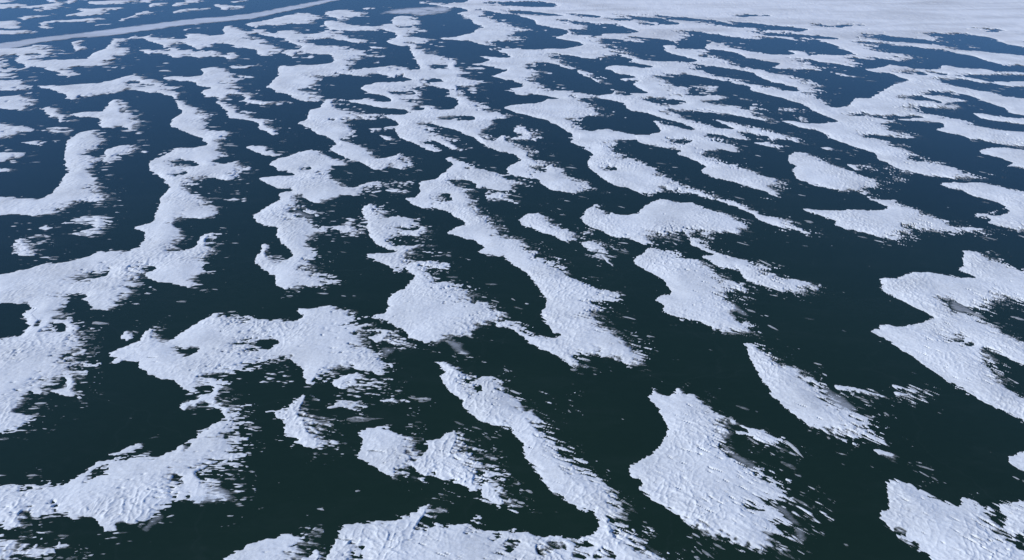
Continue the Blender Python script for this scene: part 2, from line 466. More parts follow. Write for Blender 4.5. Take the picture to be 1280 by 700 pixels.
# ------------------------------------------------------------------ outlines of the drifts on the ice, decimetres from below the camera
# (number, name, label, outline loops; a loop inside another is bare ice)
PATCHES = [
    (0, 'snow_streak', 'sliver of snow in the extreme top left corner of the ice',
     '-1983,3112 -1958,3112 -1934,3066 -1940,3066 -1927,3044 -1933,3044 -1913,3000 -2054,3000 -2097,3066 -2069,3066 -2083,3089 -1970,3089'),
    (1, 'snow_streak', 'thin snow sliver at top edge just right of the long flat streak',
     '-1450,3089 -1393,3089 -1383,3066 -1389,3022 -1380,3000 -1401,3000 -1411,3022 -1435,3022 -1455,3066 -1440,3066'),
    (2, 'snow_streak', 'thin snow sliver at top edge nearest the top end of the pale band',
     '-1067,3066 -1045,3066 -1038,3044 -1029,3044 -1009,3000 -1079,3000 -1087,3022 -1096,3022 -1103,3044 -1060,3044'),
    (3, 'snow_streak', 'small slanting snow sliver at top edge above a tapering streak left of the pale band',
     '-1276,3089 -1220,3089 -1174,3000 -1159,2957 -1220,3000 -1229,3022 -1241,3022 -1249,3044 -1268,3044 -1277,3066 -1267,3066'),
    (4, 'snow_streak', 'tiny snow spot at top edge just left of the long flat streak',
     '-1736,3089 -1717,3089 -1706,3066 -1696,3066 -1667,3022 -1676,3022 -1665,3000 -1671,3000 -1655,2957 -1682,2957 -1734,3044 -1724,3066'),
    (5, 'snow_streak', 'long flat snow streak along the top edge, longest in its row',
     '-1577,3066 -1465,3066 -1445,3022 -1431,2978 -1566,2936 -1576,2957 -1603,2957 -1642,3022 -1566,3044'),
    (6, 'snow_streak', 'short narrow snow streak directly above the longest tapering streak near the pale band',
     '-1253,3044 -1249,3044 -1233,3000 -1226,3000 -1216,2957 -1228,2957 -1220,2936 -1232,2936 -1224,2915 -1266,2895 -1283,2936 -1274,2936 -1283,2957 -1277,2957 -1288,3000 -1245,3000 -1253,3022 -1244,3022'),
    (7, 'snow_streak', 'stubby snow streak right of the long flat top edge streak',
     '-1355,3000 -1321,3000 -1296,2915 -1323,2895 -1314,2874 -1344,2874 -1376,2957 -1367,2957 -1377,2978 -1346,2978'),
    (8, 'snow_streak', 'tiny snow sliver right of the oval patch beyond the pale band',
     '-530,2874 -495,2855 -492,2835 -497,2835 -494,2815 -535,2815 -538,2835 -547,2835 -550,2855 -527,2855'),
    (9, 'snow_patch', 'hook shaped snow patch at top edge right of the forked streak',
     '-1802,3112 -1793,3112 -1762,3066 -1738,3022 -1705,2978 -1683,2936 -1651,2855 -1660,2855 -1649,2835 -1658,2835 -1647,2815 -1656,2815 -1646,2796 -1697,2815 -1730,2874 -1744,2874 -1736,2855 -1776,2936 -1742,2978 -1754,3000 -1794,3022 -1806,3044 -1818,3044 -1831,3066 -1821,3066 -1834,3089 -1790,3089'),
    (10, 'snow_streak', 'snow streak with thick left end, last before the pale band reaches the top',
     '-1127,2978 -1121,2978 -1113,2957 -1092,2957 -1085,2936 -1064,2936 -1057,2915 -982,2915 -976,2895 -967,2895 -949,2855 -1019,2855 -1006,2815 -1035,2815 -1028,2796 -1037,2796 -1043,2815 -1061,2815 -1068,2835 -1056,2835 -1063,2855 -1077,2855 -1084,2874 -1109,2895 -1124,2936 -1118,2936'),
    (11, 'snow_streak', 'narrow tapering snow streak lying just above the middle of the pale band',
     '-1126,2874 -1108,2874 -1101,2855 -1111,2835 -1104,2815 -1119,2815 -1111,2796 -1156,2777 -1149,2759 -1168,2759 -1161,2740 -1178,2740 -1171,2722 -1201,2740 -1213,2777 -1202,2777 -1209,2796 -1201,2796 -1208,2815 -1191,2815 -1198,2835 -1118,2855'),
    (12, 'snow_streak', 'forked snow streak at the left edge, uppermost long one above the pale band',
     '-1888,2978 -1870,2978 -1857,2957 -1845,2957 -1833,2936 -1821,2936 -1809,2915 -1767,2915 -1744,2874 -1742,2855 -1731,2835 -1702,2815 -1668,2759 -1660,2740 -1674,2740 -1664,2722 -1683,2722 -1673,2704 -1728,2722 -1744,2759 -1727,2777 -1738,2796 -1737,2815 -1748,2835 -1780,2855 -1792,2874 -1821,2874 -1809,2855 -1827,2855 -1815,2835 -1867,2835 -1856,2815 -1922,2815 -1910,2796 -1924,2796 -2000,2915 -1982,2915 -1995,2936 -1929,2936 -1942,2957 -1876,2957'),
    (13, 'snow_streak', 'branching snow streak under the long flat streak at the top edge',
     '-1612,2874 -1606,2874 -1596,2855 -1560,2855 -1550,2835 -1487,2855 -1497,2874 -1408,2855 -1399,2835 -1408,2815 -1399,2796 -1439,2796 -1448,2815 -1460,2815 -1421,2740 -1435,2740 -1426,2722 -1417,2722 -1409,2704 -1425,2704 -1417,2686 -1442,2686 -1433,2669 -1519,2686 -1510,2669 -1529,2669 -1520,2651 -1525,2651 -1535,2669 -1540,2669 -1556,2704 -1540,2704 -1549,2722 -1532,2722 -1542,2740 -1525,2740 -1534,2759 -1527,2777 -1537,2796 -1551,2796 -1561,2815 -1578,2815'),
    (14, 'snow_patch', 'small oval snow patch right of where the pale band leaves the top',
     '-639,2815 -549,2796 -545,2777 -528,2777 -504,2704 -504,2686 -520,2686 -517,2669 -534,2669 -530,2651 -547,2651 -543,2634 -583,2600 -586,2617 -600,2617 -603,2634 -629,2651 -639,2686 -645,2686 -665,2740 -669,2759 -648,2777 -652,2796 -635,2796'),
    (15, 'snow_streak', 'short snow streak under the tip of the forked streak at upper left',
     '-1645,2704 -1617,2704 -1598,2669 -1619,2634 -1610,2617 -1614,2600 -1604,2584 -1636,2584 -1646,2600 -1651,2600 -1677,2634 -1687,2651 -1673,2651 -1683,2669 -1635,2686'),
    (16, 'snow_streak', 'slanting snow streak rising to the right above the pale band',
     '-1316,2777 -1279,2777 -1268,2740 -1289,2686 -1270,2617 -1281,2600 -1273,2584 -1303,2567 -1318,2600 -1310,2600 -1318,2617 -1310,2617 -1318,2634 -1307,2634 -1315,2651 -1307,2651 -1317,2686 -1309,2686 -1319,2722 -1311,2722 -1319,2740 -1311,2740 -1319,2759 -1307,2759'),
    (17, 'snow_streak', 'thin level snow streak under the branching streak, above the pale band',
     '-1421,2634 -1399,2634 -1391,2617 -1380,2617 -1372,2600 -1380,2584 -1372,2567 -1393,2567 -1385,2551 -1516,2535 -1543,2584 -1476,2584 -1485,2600 -1445,2600 -1453,2617 -1413,2617'),
    (19, 'snow_patch', 'long wedge of snow hugging the underside of the pale band near its upper end',
     '-753,2740 -724,2740 -720,2722 -703,2722 -699,2704 -676,2704 -672,2686 -664,2686 -660,2669 -644,2669 -641,2634 -631,2600 -654,2551 -651,2535 -656,2535 -653,2504 -694,2488 -707,2519 -717,2519 -713,2504 -729,2504 -725,2488 -737,2488 -733,2473 -761,2473 -766,2488 -792,2488 -796,2504 -804,2504 -799,2488 -833,2473 -829,2458 -841,2458 -846,2473 -854,2473 -859,2488 -874,2504 -879,2519 -863,2519 -868,2535 -845,2535 -850,2551 -823,2567 -827,2584 -814,2584 -819,2600 -808,2600 -813,2617 -802,2617 -807,2634 -796,2634 -801,2651 -790,2651 -795,2669 -784,2669 -789,2686 -757,2704 -762,2722 -748,2722'),
    (20, 'snow_streak', 'faint thin snow dash under the slanting streak, touching close to the pale band',
     '-1312,2519 -1286,2504 -1279,2488 -1287,2488 -1279,2473 -1323,2473 -1315,2458 -1346,2473 -1354,2488 -1336,2488 -1343,2504 -1304,2504'),
    (21, 'snow_streak', 'notched snow streak at the left edge between forked streak and pale band',
     '-1685,2567 -1632,2567 -1623,2551 -1591,2519 -1582,2504 -1591,2488 -1582,2473 -1564,2473 -1544,2443 -1551,2443 -1543,2428 -1689,2428 -1757,2535 -1710,2535 -1720,2551 -1675,2551'),
    (22, 'snow_patch', 'small round snow patch above the left part of the pale band',
     '-1546,2551 -1535,2551 -1504,2504 -1499,2504 -1479,2473 -1461,2458 -1445,2428 -1450,2428 -1436,2399 -1446,2399 -1454,2414 -1469,2414 -1477,2428 -1496,2443 -1507,2458 -1550,2535 -1537,2535'),
    (23, 'snow_streak', 'tiny snow dash tucked under the middle of the pale band',
     '-1017,2443 -993,2414 -982,2385 -999,2385 -994,2371 -1027,2385 -1032,2399 -1025,2399 -1030,2414 -1018,2414 -1024,2428 -1011,2428'),
    (24, 'snow_streak', 'flat snow streak at the left edge closest above the pale band',
     '-1661,2385 -1493,2385 -1485,2371 -1460,2371 -1439,2343 -1488,2329 -1480,2316 -1562,2316 -1570,2329 -1626,2329'),
    (25, 'snow_patch', 'snow patch with a long left pointing tongue at top centre below the snow field',
     '-134,2777 -130,2759 -96,2759 -96,2740 -90,2740 -86,2704 -81,2704 -77,2669 -72,2669 -59,2600 -13,2551 -13,2535 -5,2535 -3,2473 35,2443 35,2428 53,2414 57,2385 22,2357 22,2343 15,2343 10,2316 2,2316 0,2289 33,2263 28,2238 0,2213 7,2176 5,2188 -11,2188 -12,2200 -39,2188 -39,2213 -44,2213 -44,2200 -48,2200 -48,2188 -53,2188 -57,2164 -64,2164 -63,2152 -84,2152 -84,2164 -100,2164 -106,2200 -117,2200 -118,2213 -202,2225 -204,2238 -215,2238 -220,2263 -164,2276 -165,2289 -149,2302 -150,2316 -142,2316 -143,2329 -136,2329 -137,2343 -127,2343 -120,2399 -101,2428 -99,2458 -128,2519 -149,2634 -158,2634 -159,2651 -167,2651 -168,2669 -176,2669 -177,2686 -185,2686 -187,2704 -199,2722 -200,2740 -186,2740 -187,2759 -133,2759'),
    (26, 'snow_patch', 'narrow snow strip with a drooping right end below the long wedge by the pale band',
     '-734,2385 -682,2385 -678,2371 -663,2371 -660,2357 -645,2357 -642,2343 -627,2343 -624,2329 -609,2329 -606,2316 -577,2316 -580,2329 -556,2343 -553,2329 -544,2329 -541,2316 -531,2316 -528,2302 -519,2302 -516,2289 -461,2263 -458,2250 -442,2238 -440,2225 -435,2225 -426,2200 -436,2176 -438,2188 -447,2188 -449,2200 -468,2213 -470,2225 -477,2225 -480,2238 -545,2250 -543,2238 -580,2238 -577,2225 -589,2225 -586,2213 -607,2213 -582,2152 -603,2152 -606,2164 -610,2164 -621,2188 -628,2188 -631,2200 -669,2238 -681,2263 -695,2263 -711,2302 -715,2343 -726,2357'),
    (27, 'snow_patch', 'dumbbell shaped snow patch below the grey smear at top centre',
     '-393,2686 -336,2669 -324,2617 -319,2617 -312,2584 -307,2584 -298,2551 -293,2504 -295,2473 -344,2458 -342,2443 -294,2443 -292,2428 -285,2428 -283,2414 -288,2414 -290,2385 -300,2385 -298,2371 -276,2371 -276,2343 -305,2343 -302,2276 -258,2263 -256,2250 -236,2238 -234,2213 -236,2188 -241,2188 -239,2176 -274,2176 -272,2164 -268,2164 -261,2141 -235,2129 -234,2117 -242,2117 -241,2106 -281,2106 -288,2129 -330,2141 -332,2152 -356,2176 -358,2188 -362,2188 -370,2213 -358,2225 -360,2238 -351,2238 -353,2250 -343,2250 -351,2302 -353,2302 -361,2343 -368,2343 -370,2357 -378,2357 -380,2371 -390,2371 -392,2385 -538,2371 -541,2385 -558,2385 -561,2399 -568,2399 -580,2428 -587,2428 -591,2443 -604,2458 -605,2473 -629,2567 -597,2567 -601,2584 -557,2551 -553,2535 -540,2535 -537,2519 -527,2519 -524,2504 -513,2504 -511,2488 -500,2488 -497,2473 -487,2473 -484,2458 -431,2458 -433,2473 -415,2473 -418,2488 -397,2488 -399,2504 -394,2504 -408,2634 -391,2669'),
    (31, 'snow_streak', 'tiny lone snow dash between the dumbbell patch and the strip left of it',
     '-402,2129 -369,2129 -367,2117 -360,2117 -355,2095 -377,2073 -379,2084 -396,2106'),
    (32, 'snow_patch', 'small C-shaped snow patch under the left part of the pale band',
     '-1264,2225 -1234,2213 -1228,2200 -1236,2176 -1220,2141 -1174,2117 -1163,2095 -1164,2084 -1158,2073 -1172,2062 -1167,2051 -1186,2051 -1236,2141 -1252,2164 -1272,2200 -1257,2213'),
    (33, 'snow_patch', 'broad humped snow patch under the middle of the pale band',
     '-815,2488 -810,2488 -796,2443 -799,2428 -791,2385 -757,2371 -753,2357 -741,2357 -737,2343 -725,2343 -721,2329 -716,2329 -724,2357 -721,2357 -711,2329 -711,2302 -695,2263 -772,2316 -756,2263 -750,2250 -718,2238 -714,2225 -710,2225 -698,2200 -691,2176 -686,2176 -664,2129 -621,2095 -615,2073 -608,2062 -605,2051 -612,2051 -609,2040 -649,2040 -630,1988 -663,1998 -666,2008 -685,2029 -708,2084 -746,2106 -750,2117 -761,2117 -765,2129 -789,2141 -792,2152 -817,2164 -821,2176 -839,2164 -828,2106 -844,2095 -840,2084 -853,2084 -849,2073 -862,2084 -866,2095 -872,2095 -877,2106 -883,2106 -888,2117 -894,2117 -908,2141 -914,2141 -933,2176 -942,2176 -937,2164 -959,2152 -952,2117 -947,2106 -943,2106 -941,2095 -929,2073 -936,2084 -942,2073 -954,2095 -974,2106 -979,2129 -989,2152 -996,2152 -1001,2164 -1007,2164 -1012,2176 -1019,2176 -1024,2188 -1034,2188 -1039,2200 -1046,2200 -1051,2213 -1058,2213 -1063,2225 -1070,2225 -1076,2238 -1083,2238 -1089,2250 -1106,2238 -1101,2225 -1126,2225 -1132,2238 -1127,2238 -1137,2263 -1132,2263 -1138,2276 -1133,2276 -1140,2302 -1132,2289 -1123,2289 -1117,2276 -1100,2276 -1106,2289 -1096,2289 -1102,2302 -1092,2302 -1098,2316 -1084,2316 -1078,2302 -1066,2302 -1060,2289 -1048,2289 -1043,2276 -1031,2276 -1026,2263 -1014,2263 -1009,2250 -997,2250 -992,2238 -954,2238 -990,2316 -965,2316 -971,2329 -939,2329 -934,2316 -908,2316 -903,2302 -871,2316 -876,2343 -888,2357 -908,2399 -908,2414 -918,2443 -923,2473 -882,2473 -877,2458 -842,2414 -821,2371 -802,2371 -806,2385 -796,2385 -805,2414 -821,2443 -828,2473 -810,2473'),
    (34, 'snow_patch', 'low double tailed snow strip directly under the drooping strip near top centre',
     '-682,2385 -672,2385 -668,2371 -678,2371/-580,2385 -558,2385 -555,2371 -525,2357 -522,2343 -515,2343 -512,2329 -505,2329 -502,2316 -495,2316 -492,2302 -485,2302 -482,2289 -475,2289 -473,2276 -466,2276 -463,2263 -516,2289 -519,2302 -528,2302 -531,2316 -541,2316 -544,2329 -553,2329 -556,2343 -580,2329 -577,2316 -606,2316 -609,2329 -597,2329 -600,2343 -590,2343 -594,2357 -584,2357 -587,2371 -577,2371/-527,2250 -515,2250 -512,2238 -524,2238/-664,2238 -652,2225 -648,2213 -641,2213 -638,2200 -631,2200 -628,2188 -621,2188 -618,2176 -613,2176 -603,2152 -582,2152 -607,2213 -595,2213 -592,2200 -587,2200 -584,2188 -580,2188 -569,2164 -566,2176 -563,2164 -554,2164 -551,2152 -542,2152 -539,2141 -481,2141 -478,2129 -467,2129 -465,2117 -456,2117 -454,2106 -443,2106 -441,2095 -391,2062 -389,2051 -382,2051 -381,2040 -376,2040 -369,2019 -362,2019 -360,2008 -367,2008 -368,1988 -384,1988 -383,1978 -412,1978 -414,1988 -422,1988 -424,1998 -428,1998 -426,1988 -433,1988 -435,1998 -468,1988 -477,2019 -557,2029 -554,2019 -558,2019 -557,1998 -566,1998 -563,1978 -567,1978 -569,1988 -574,1988 -583,2008 -594,2008 -597,2029 -609,2040 -612,2051 -605,2051 -615,2073 -621,2095 -617,2095 -614,2084 -586,2095 -587,2106 -598,2141 -603,2152 -612,2152 -615,2164 -626,2164 -629,2176 -642,2188 -651,2213 -655,2213/-505,2238 -480,2238 -477,2225 -458,2213 -456,2200 -438,2188 -436,2176 -431,2176 -433,2188 -429,2188 -428,2213 -421,2213 -419,2200 -415,2200 -406,2176 -438,2164 -440,2176 -468,2188 -470,2200 -479,2200 -482,2213 -491,2213 -493,2225 -503,2225/-442,2238 -437,2238 -428,2213 -433,2213'),
    (35, 'snow_patch', 'flat elongated snow strip under the broad humped patch below the pale band',
     '-945,2117 -921,2117 -905,2084 -862,2073 -858,2062 -827,2062 -831,2073 -809,2084 -805,2073 -796,2073 -792,2062 -784,2062 -780,2051 -738,2029 -726,1998 -724,1998 -714,1968 -730,1948 -734,1958 -749,1968 -761,1988 -805,1988 -801,1978 -809,1978 -806,1968 -818,1968 -822,1978 -832,1978 -836,1988 -847,1988 -851,1998 -872,1968 -876,1978 -893,1978 -918,2019 -927,2019 -931,2029 -978,2019 -989,2040 -1012,2062 -1024,2084 -982,2095 -978,2084 -929,2073 -941,2095/-649,2040 -604,2040 -601,2029 -597,2029 -594,2008 -583,2008 -569,1978 -579,1978 -582,1988 -586,1988 -596,2008 -602,2008 -612,2029 -636,2029 -625,1978 -640,1978 -643,1988 -630,1988'),
    (36, 'snow_patch', 'butterfly shaped snow patch touching the lower left border of the snow field',
     '179,2357 194,2357 193,2343 198,2343 197,2329 201,2329 204,2302 247,2302 246,2289 253,2289 253,2263 260,2263 251,2225 255,2176 269,2176 269,2152 273,2152 275,2129 282,2129 280,2117 287,2117 289,2095 310,2073 308,2062 317,2062 316,2040 320,2040 320,2008 325,1998 320,1978 325,1900 305,1919 303,1978 297,1978 298,1988 292,1988 293,1998 287,1998 288,2008 282,2008 283,2019 273,2019 271,2008 265,2008 264,1998 252,1988 246,1968 237,1968 236,1958 228,1958 227,1948 185,1968 186,1978 174,1978 174,1988 121,2008 121,2019 109,2019 117,1968 106,1968 103,1998 91,1998 90,2029 95,2051 80,2051 76,2073 77,2084 83,2084 84,2095 145,2095 146,2106 159,2106 160,2117 174,2117 174,2129 193,2141 198,2176 194,2176 195,2188 181,2188 182,2200 168,2200 169,2213 155,2213 156,2225 120,2250 126,2276 133,2276 134,2289 141,2289 142,2302 149,2302 150,2316 157,2316 158,2329 177,2329'),
    (37, 'snow_patch', 'snow patch sloping down right just under the dumbbell patch',
     '-279,2106 -259,2106 -252,2084 -232,2084 -228,2062 -224,2062 -223,2051 -218,2051 -217,2040 -213,2040 -207,2019 -196,2019 -195,2008 -184,2008 -184,1998 -166,1988 -157,1958 -156,1938 -149,1919 -146,1881 -164,1881 -170,1909 -217,1909 -217,1890 -220,1900 -242,1900 -244,1919 -249,1928 -256,1968 -261,1978 -264,1998 -266,1998 -268,2019 -271,2019 -273,2040 -280,2062 -284,2095 -278,2095'),
    (38, 'snow_patch', 'tapering snow tongue at right edge, first below the snow field',
     '1212,2062 1294,2062 1288,2051 1307,2051 1301,2040 1320,2040 1314,2029 1334,2029 1327,2019 1346,2019 1340,2008 1363,2008 1357,1998 1399,1998 1412,2019 1417,2019 1324,1872 1274,1872 1279,1881 1225,1890 1230,1900 1222,1900 1228,1909 1222,1909 1227,1919 1214,1938 1219,1948 1213,1948 1218,1958 1212,1958 1218,1968 1209,1968 1215,1978 1209,1978 1214,1988 1208,1988 1214,1998 1207,1998 1213,2008 1199,2019 1205,2029 1199,2029'),
    (39, 'snow_streak', 'thin snow sliver above the star shaped patch at upper left',
     '-716,1900 -688,1881 -685,1872 -665,1872 -668,1881 -656,1881 -659,1890 -640,1881 -645,1900 -643,1900 -629,1872 -625,1872 -617,1845 -616,1836 -626,1836 -631,1854 -637,1854 -635,1845 -693,1845'),
    (40, 'snow_patch', 'diagonal snow ridge sloping right between two dark streaks below the snow field',
     '422,2152 458,2152 456,2141 465,2141 463,2129 469,2129 467,2117 474,2117 471,2106 478,2106 476,2095 526,2084 519,2062 532,2051 530,2019 526,1998 542,1998 540,1988 546,1988 544,1978 552,1978 550,1968 563,1948 556,1928 560,1928 559,1909 565,1909 563,1900 574,1890 572,1881 576,1881 573,1872 577,1872 575,1863 579,1863 578,1845 608,1836 606,1827 578,1827 575,1810 566,1810 568,1818 557,1818 559,1827 547,1827 550,1836 538,1836 540,1845 525,1845 527,1854 515,1854 517,1863 498,1872 500,1881 474,1881 476,1890 468,1890 472,1909 482,1928 485,1948 458,1968 460,1978 454,1978 456,1988 450,1988 452,1998 441,1998 443,2008 426,2019 428,2029 420,2029 422,2040 411,2051 414,2084 412,2084 418,2117 414,2129'),
    (41, 'snow_patch', 'snow patch with a tall peak pointing at the pale band, upper left',
     '-1160,2263 -1129,2225 -1079,2117 -1052,2117 -1038,2095 -1047,2073 -1033,2051 -1018,2019 -1029,1988 -1016,1968 -1002,1938 -1006,1938 -1002,1928 -1004,1890 -1000,1881 -992,1881 -987,1872 -975,1872 -968,1845 -978,1845 -983,1854 -1003,1863 -1007,1872 -1013,1872 -1018,1881 -1069,1872 -1064,1863 -1087,1854 -1078,1836 -1056,1836 -1040,1801 -1035,1784 -1041,1784 -1037,1776 -1044,1776 -1040,1768 -1047,1768 -1043,1759 -1053,1759 -1057,1768 -1061,1768 -1065,1776 -1069,1776 -1073,1784 -1077,1784 -1082,1793 -1086,1793 -1099,1810 -1135,1827 -1140,1836 -1144,1836 -1149,1845 -1153,1845 -1167,1863 -1214,1872 -1219,1881 -1223,1881 -1229,1890 -1233,1890 -1238,1900 -1281,1938 -1293,1958 -1262,1958 -1283,1998 -1252,1998 -1257,2008 -1247,2008 -1235,1988 -1228,1968 -1232,1968 -1227,1958 -1200,1958 -1194,1948 -1101,1968 -1106,1978 -1112,1978 -1124,2008 -1120,2008 -1128,2029 -1124,2029 -1129,2040 -1125,2040 -1131,2062 -1122,2084 -1164,2225 -1159,2225 -1169,2250 -1154,2250'),
    (42, 'snow_patch', 'ragged snow patch at left edge right under the pale band',
     '-1350,2141 -1319,2141 -1312,2129 -1288,2117 -1282,2106 -1275,2106 -1261,2084 -1235,2062 -1222,2040 -1207,1998 -1235,1988 -1230,1978 -1237,1988 -1235,1988 -1251,2019 -1257,2019 -1263,2029 -1286,2029 -1272,2008 -1264,2008 -1258,1998 -1283,1998 -1262,1958 -1287,1958 -1293,1968 -1286,1968 -1298,1988 -1315,2008 -1324,1988 -1242,1863 -1204,1845 -1209,1854 -1204,1854 -1210,1872 -1202,1872 -1190,1845 -1189,1810 -1179,1793 -1154,1776 -1150,1768 -1155,1768 -1150,1759 -1173,1759 -1168,1751 -1239,1751 -1234,1743 -1251,1743 -1462,2073 -1451,2073 -1458,2084 -1410,2084 -1416,2095 -1368,2095 -1375,2106 -1355,2106 -1361,2117 -1343,2129'),
    (43, 'snow_patch', 'long snow strip at right edge, second below the snow field',
     '1074,1890 1099,1881 1095,1872 1115,1872 1110,1863 1128,1863 1123,1854 1140,1854 1135,1845 1157,1845 1152,1836 1166,1836 1161,1827 1174,1827 1169,1818 1279,1801 1242,1743 1238,1743 1254,1768 1070,1784 1065,1776 1059,1776 1055,1768 1064,1768 1058,1751 1080,1751 1076,1743 1090,1735 1085,1727 1078,1727 1074,1719 1075,1712 1069,1704 1073,1712 1060,1712 1064,1719 1048,1727 1058,1751 990,1751 998,1768 1003,1784 988,1784 994,1801 981,1801 989,1827 1034,1827 1045,1845 1051,1845 1056,1863/1015,1801 1009,1793 1017,1793 1012,1784 1018,1784 1014,1776 1037,1784 1042,1793'),
    (44, 'snow_patch', 'thin snow strip at right edge directly under the second long strip',
     '1078,1727 1095,1727 1090,1719 1098,1719 1093,1712 1106,1712 1110,1719 1141,1712 1146,1719 1232,1727 1193,1666 1111,1658 1116,1666 1103,1666 1107,1673 1097,1681 1102,1688 1093,1696 1098,1704 1072,1696 1076,1704 1070,1704'),
    (45, 'snow_patch', 'leaf shaped snow patch pointing at the large dark bay, upper right',
     '578,1827 623,1827 618,1810 626,1810 623,1801 661,1776 658,1768 667,1768 665,1759 686,1735 683,1727 690,1719 687,1712 691,1712 689,1696 694,1696 692,1688 695,1688 692,1681 696,1681 694,1666 700,1666 689,1629 675,1629 673,1622 626,1629 629,1637 625,1637 627,1644 631,1644 632,1658 612,1673 614,1688 600,1696 602,1704 595,1704 597,1712 592,1712 594,1719 579,1743 581,1751 576,1759 579,1776 574,1784 581,1801 575,1801'),
    (46, 'snow_patch', 'small blunt snow patch at left edge above the long arched drift',
     '-1159,1735 -1142,1735 -1137,1727 -1116,1719 -1081,1658 -1083,1658 -1074,1644 -1069,1629 -1125,1622 -1120,1615 -1169,1615 -1236,1719 -1154,1727'),
    (47, 'snow_patch', 'central snow patch with small dark holes and speckled right border, upper middle',
     '-160,1968 -153,1958 -150,1938 -141,1928 -113,1827 -112,1810 -107,1793 -106,1768 -101,1751 -88,1743 -87,1735 -82,1735 -81,1727 -76,1727 -76,1719 -53,1696 -52,1681 -63,1681 -63,1673 -72,1673 -72,1666 -100,1651 -105,1615 -119,1615 -120,1601 -126,1622 -138,1622 -142,1644 -152,1644 -153,1651 -170,1658 -177,1681 -175,1712 -159,1719 -159,1727 -165,1727 -166,1735 -171,1735 -172,1743 -220,1743 -219,1735 -223,1735 -224,1743 -245,1743 -246,1751 -253,1751 -254,1759 -264,1759 -263,1751 -266,1751 -265,1743 -269,1743 -270,1727 -276,1727 -280,1743 -299,1768 -303,1784 -309,1776 -311,1784 -318,1784 -320,1793 -344,1810 -351,1827 -368,1836 -369,1845 -352,1845 -353,1854 -337,1854 -339,1863 -323,1863 -324,1872 -285,1872 -283,1863 -262,1863 -260,1854 -253,1854 -251,1845 -244,1845 -243,1836 -227,1836 -230,1863 -235,1872 -240,1900 -220,1900 -217,1890 -217,1909 -170,1909 -164,1881 -146,1881 -149,1919 -156,1938/-198,1900 -199,1890 -195,1890 -191,1872 -187,1872 -179,1845 -160,1854 -161,1872 -169,1900'),
    (48, 'snow_patch', 'tall snow patch with a thin tail trailing right, left of two dark lakes',
     '-65,2129 -46,2106 -46,2095 -35,2084 -35,2073 -31,2073 -33,2106 -22,2106 -22,2095 20,2106 20,2095 77,2084 80,2051 95,2051 90,2029 91,1998 103,1998 106,1968 121,1968 125,1928 129,1928 128,1919 132,1919 132,1909 136,1909 135,1900 139,1900 139,1890 143,1890 142,1881 146,1881 149,1863 155,1863 157,1845 178,1818 178,1810 182,1810 181,1801 185,1801 184,1793 188,1793 187,1784 203,1751 208,1696 211,1696 212,1673 216,1673 216,1658 222,1651 225,1629 213,1644 214,1651 205,1658 206,1666 201,1666 201,1681 194,1688 194,1704 187,1712 187,1727 183,1727 184,1735 180,1735 181,1743 177,1743 178,1751 174,1751 175,1759 171,1759 172,1768 168,1768 169,1776 165,1776 166,1784 162,1784 160,1801 154,1801 156,1827 132,1845 132,1854 126,1854 127,1863 121,1863 121,1872 115,1872 116,1881 110,1881 110,1890 104,1890 105,1900 97,1900 97,1909 91,1909 92,1919 79,1919 79,1909 71,1909 71,1900 63,1900 62,1890 54,1890 54,1881 46,1881 46,1872 52,1863 53,1845 68,1818 69,1801 73,1801 71,1784 51,1768 51,1751 67,1727 68,1704 70,1704 70,1666 82,1608 57,1608 55,1594 36,1594 36,1588 29,1588 29,1581 17,1581 17,1588 12,1588 12,1594 7,1594 7,1601 0,1601 0,1622 -9,1637 -11,1651 16,1658 16,1666 23,1673 22,1688 7,1704 7,1712 4,1712 0,1727 -28,1735 -28,1743 -41,1743 -41,1751 -56,1759 -57,1768 -51,1768 -51,1776 -46,1776 -46,1784 -40,1784 -40,1793 -33,1793 -33,1801 -27,1801 -27,1810 -21,1810 -21,1818 -14,1818 -12,1836 -20,1836 -20,1845 -28,1845 -28,1854 -36,1854 -36,1863 -66,1872 -66,1881 -114,1890 -115,1900 -103,1900 -103,1909 -81,1909 -81,1919 -73,1919 -74,1928 -67,1928 -68,1938 -60,1938 -62,1958 -79,1968 -79,1978 -84,1978 -89,1998 -34,1988 -33,1978 -23,1978 -23,1988 -10,1978 -11,1988 -6,1988 -8,2008 -17,2019 -19,2040 -34,2040 -35,2051 -41,2051 -41,2062 -63,2073 -64,2084 -68,2084'),
    (49, 'snow_patch', 'star shaped snow patch right of the arched drift, upper left',
     '-757,1863 -715,1863 -712,1854 -704,1854 -693,1827 -685,1818 -682,1810 -676,1810 -673,1801 -667,1801 -664,1793 -659,1793 -656,1784 -646,1784 -644,1776 -618,1759 -615,1751 -630,1727 -624,1704 -626,1704 -618,1681 -615,1681 -594,1644 -590,1644 -574,1615 -571,1615 -559,1594 -556,1594 -548,1581 -538,1547 -545,1547 -547,1554 -569,1567 -571,1574 -578,1574 -580,1581 -594,1574 -591,1567 -602,1567 -599,1561 -657,1574 -659,1581 -664,1581 -686,1629 -670,1644 -679,1658 -705,1666 -712,1681 -716,1681 -724,1696 -736,1704 -739,1712 -753,1712 -756,1719 -771,1719 -774,1727 -808,1727 -828,1759 -813,1759 -817,1768 -771,1768 -768,1759 -737,1768 -740,1784 -749,1810 -770,1845 -754,1854'),
    (50, 'snow_patch', 'large boot shaped snow patch in upper centre left',
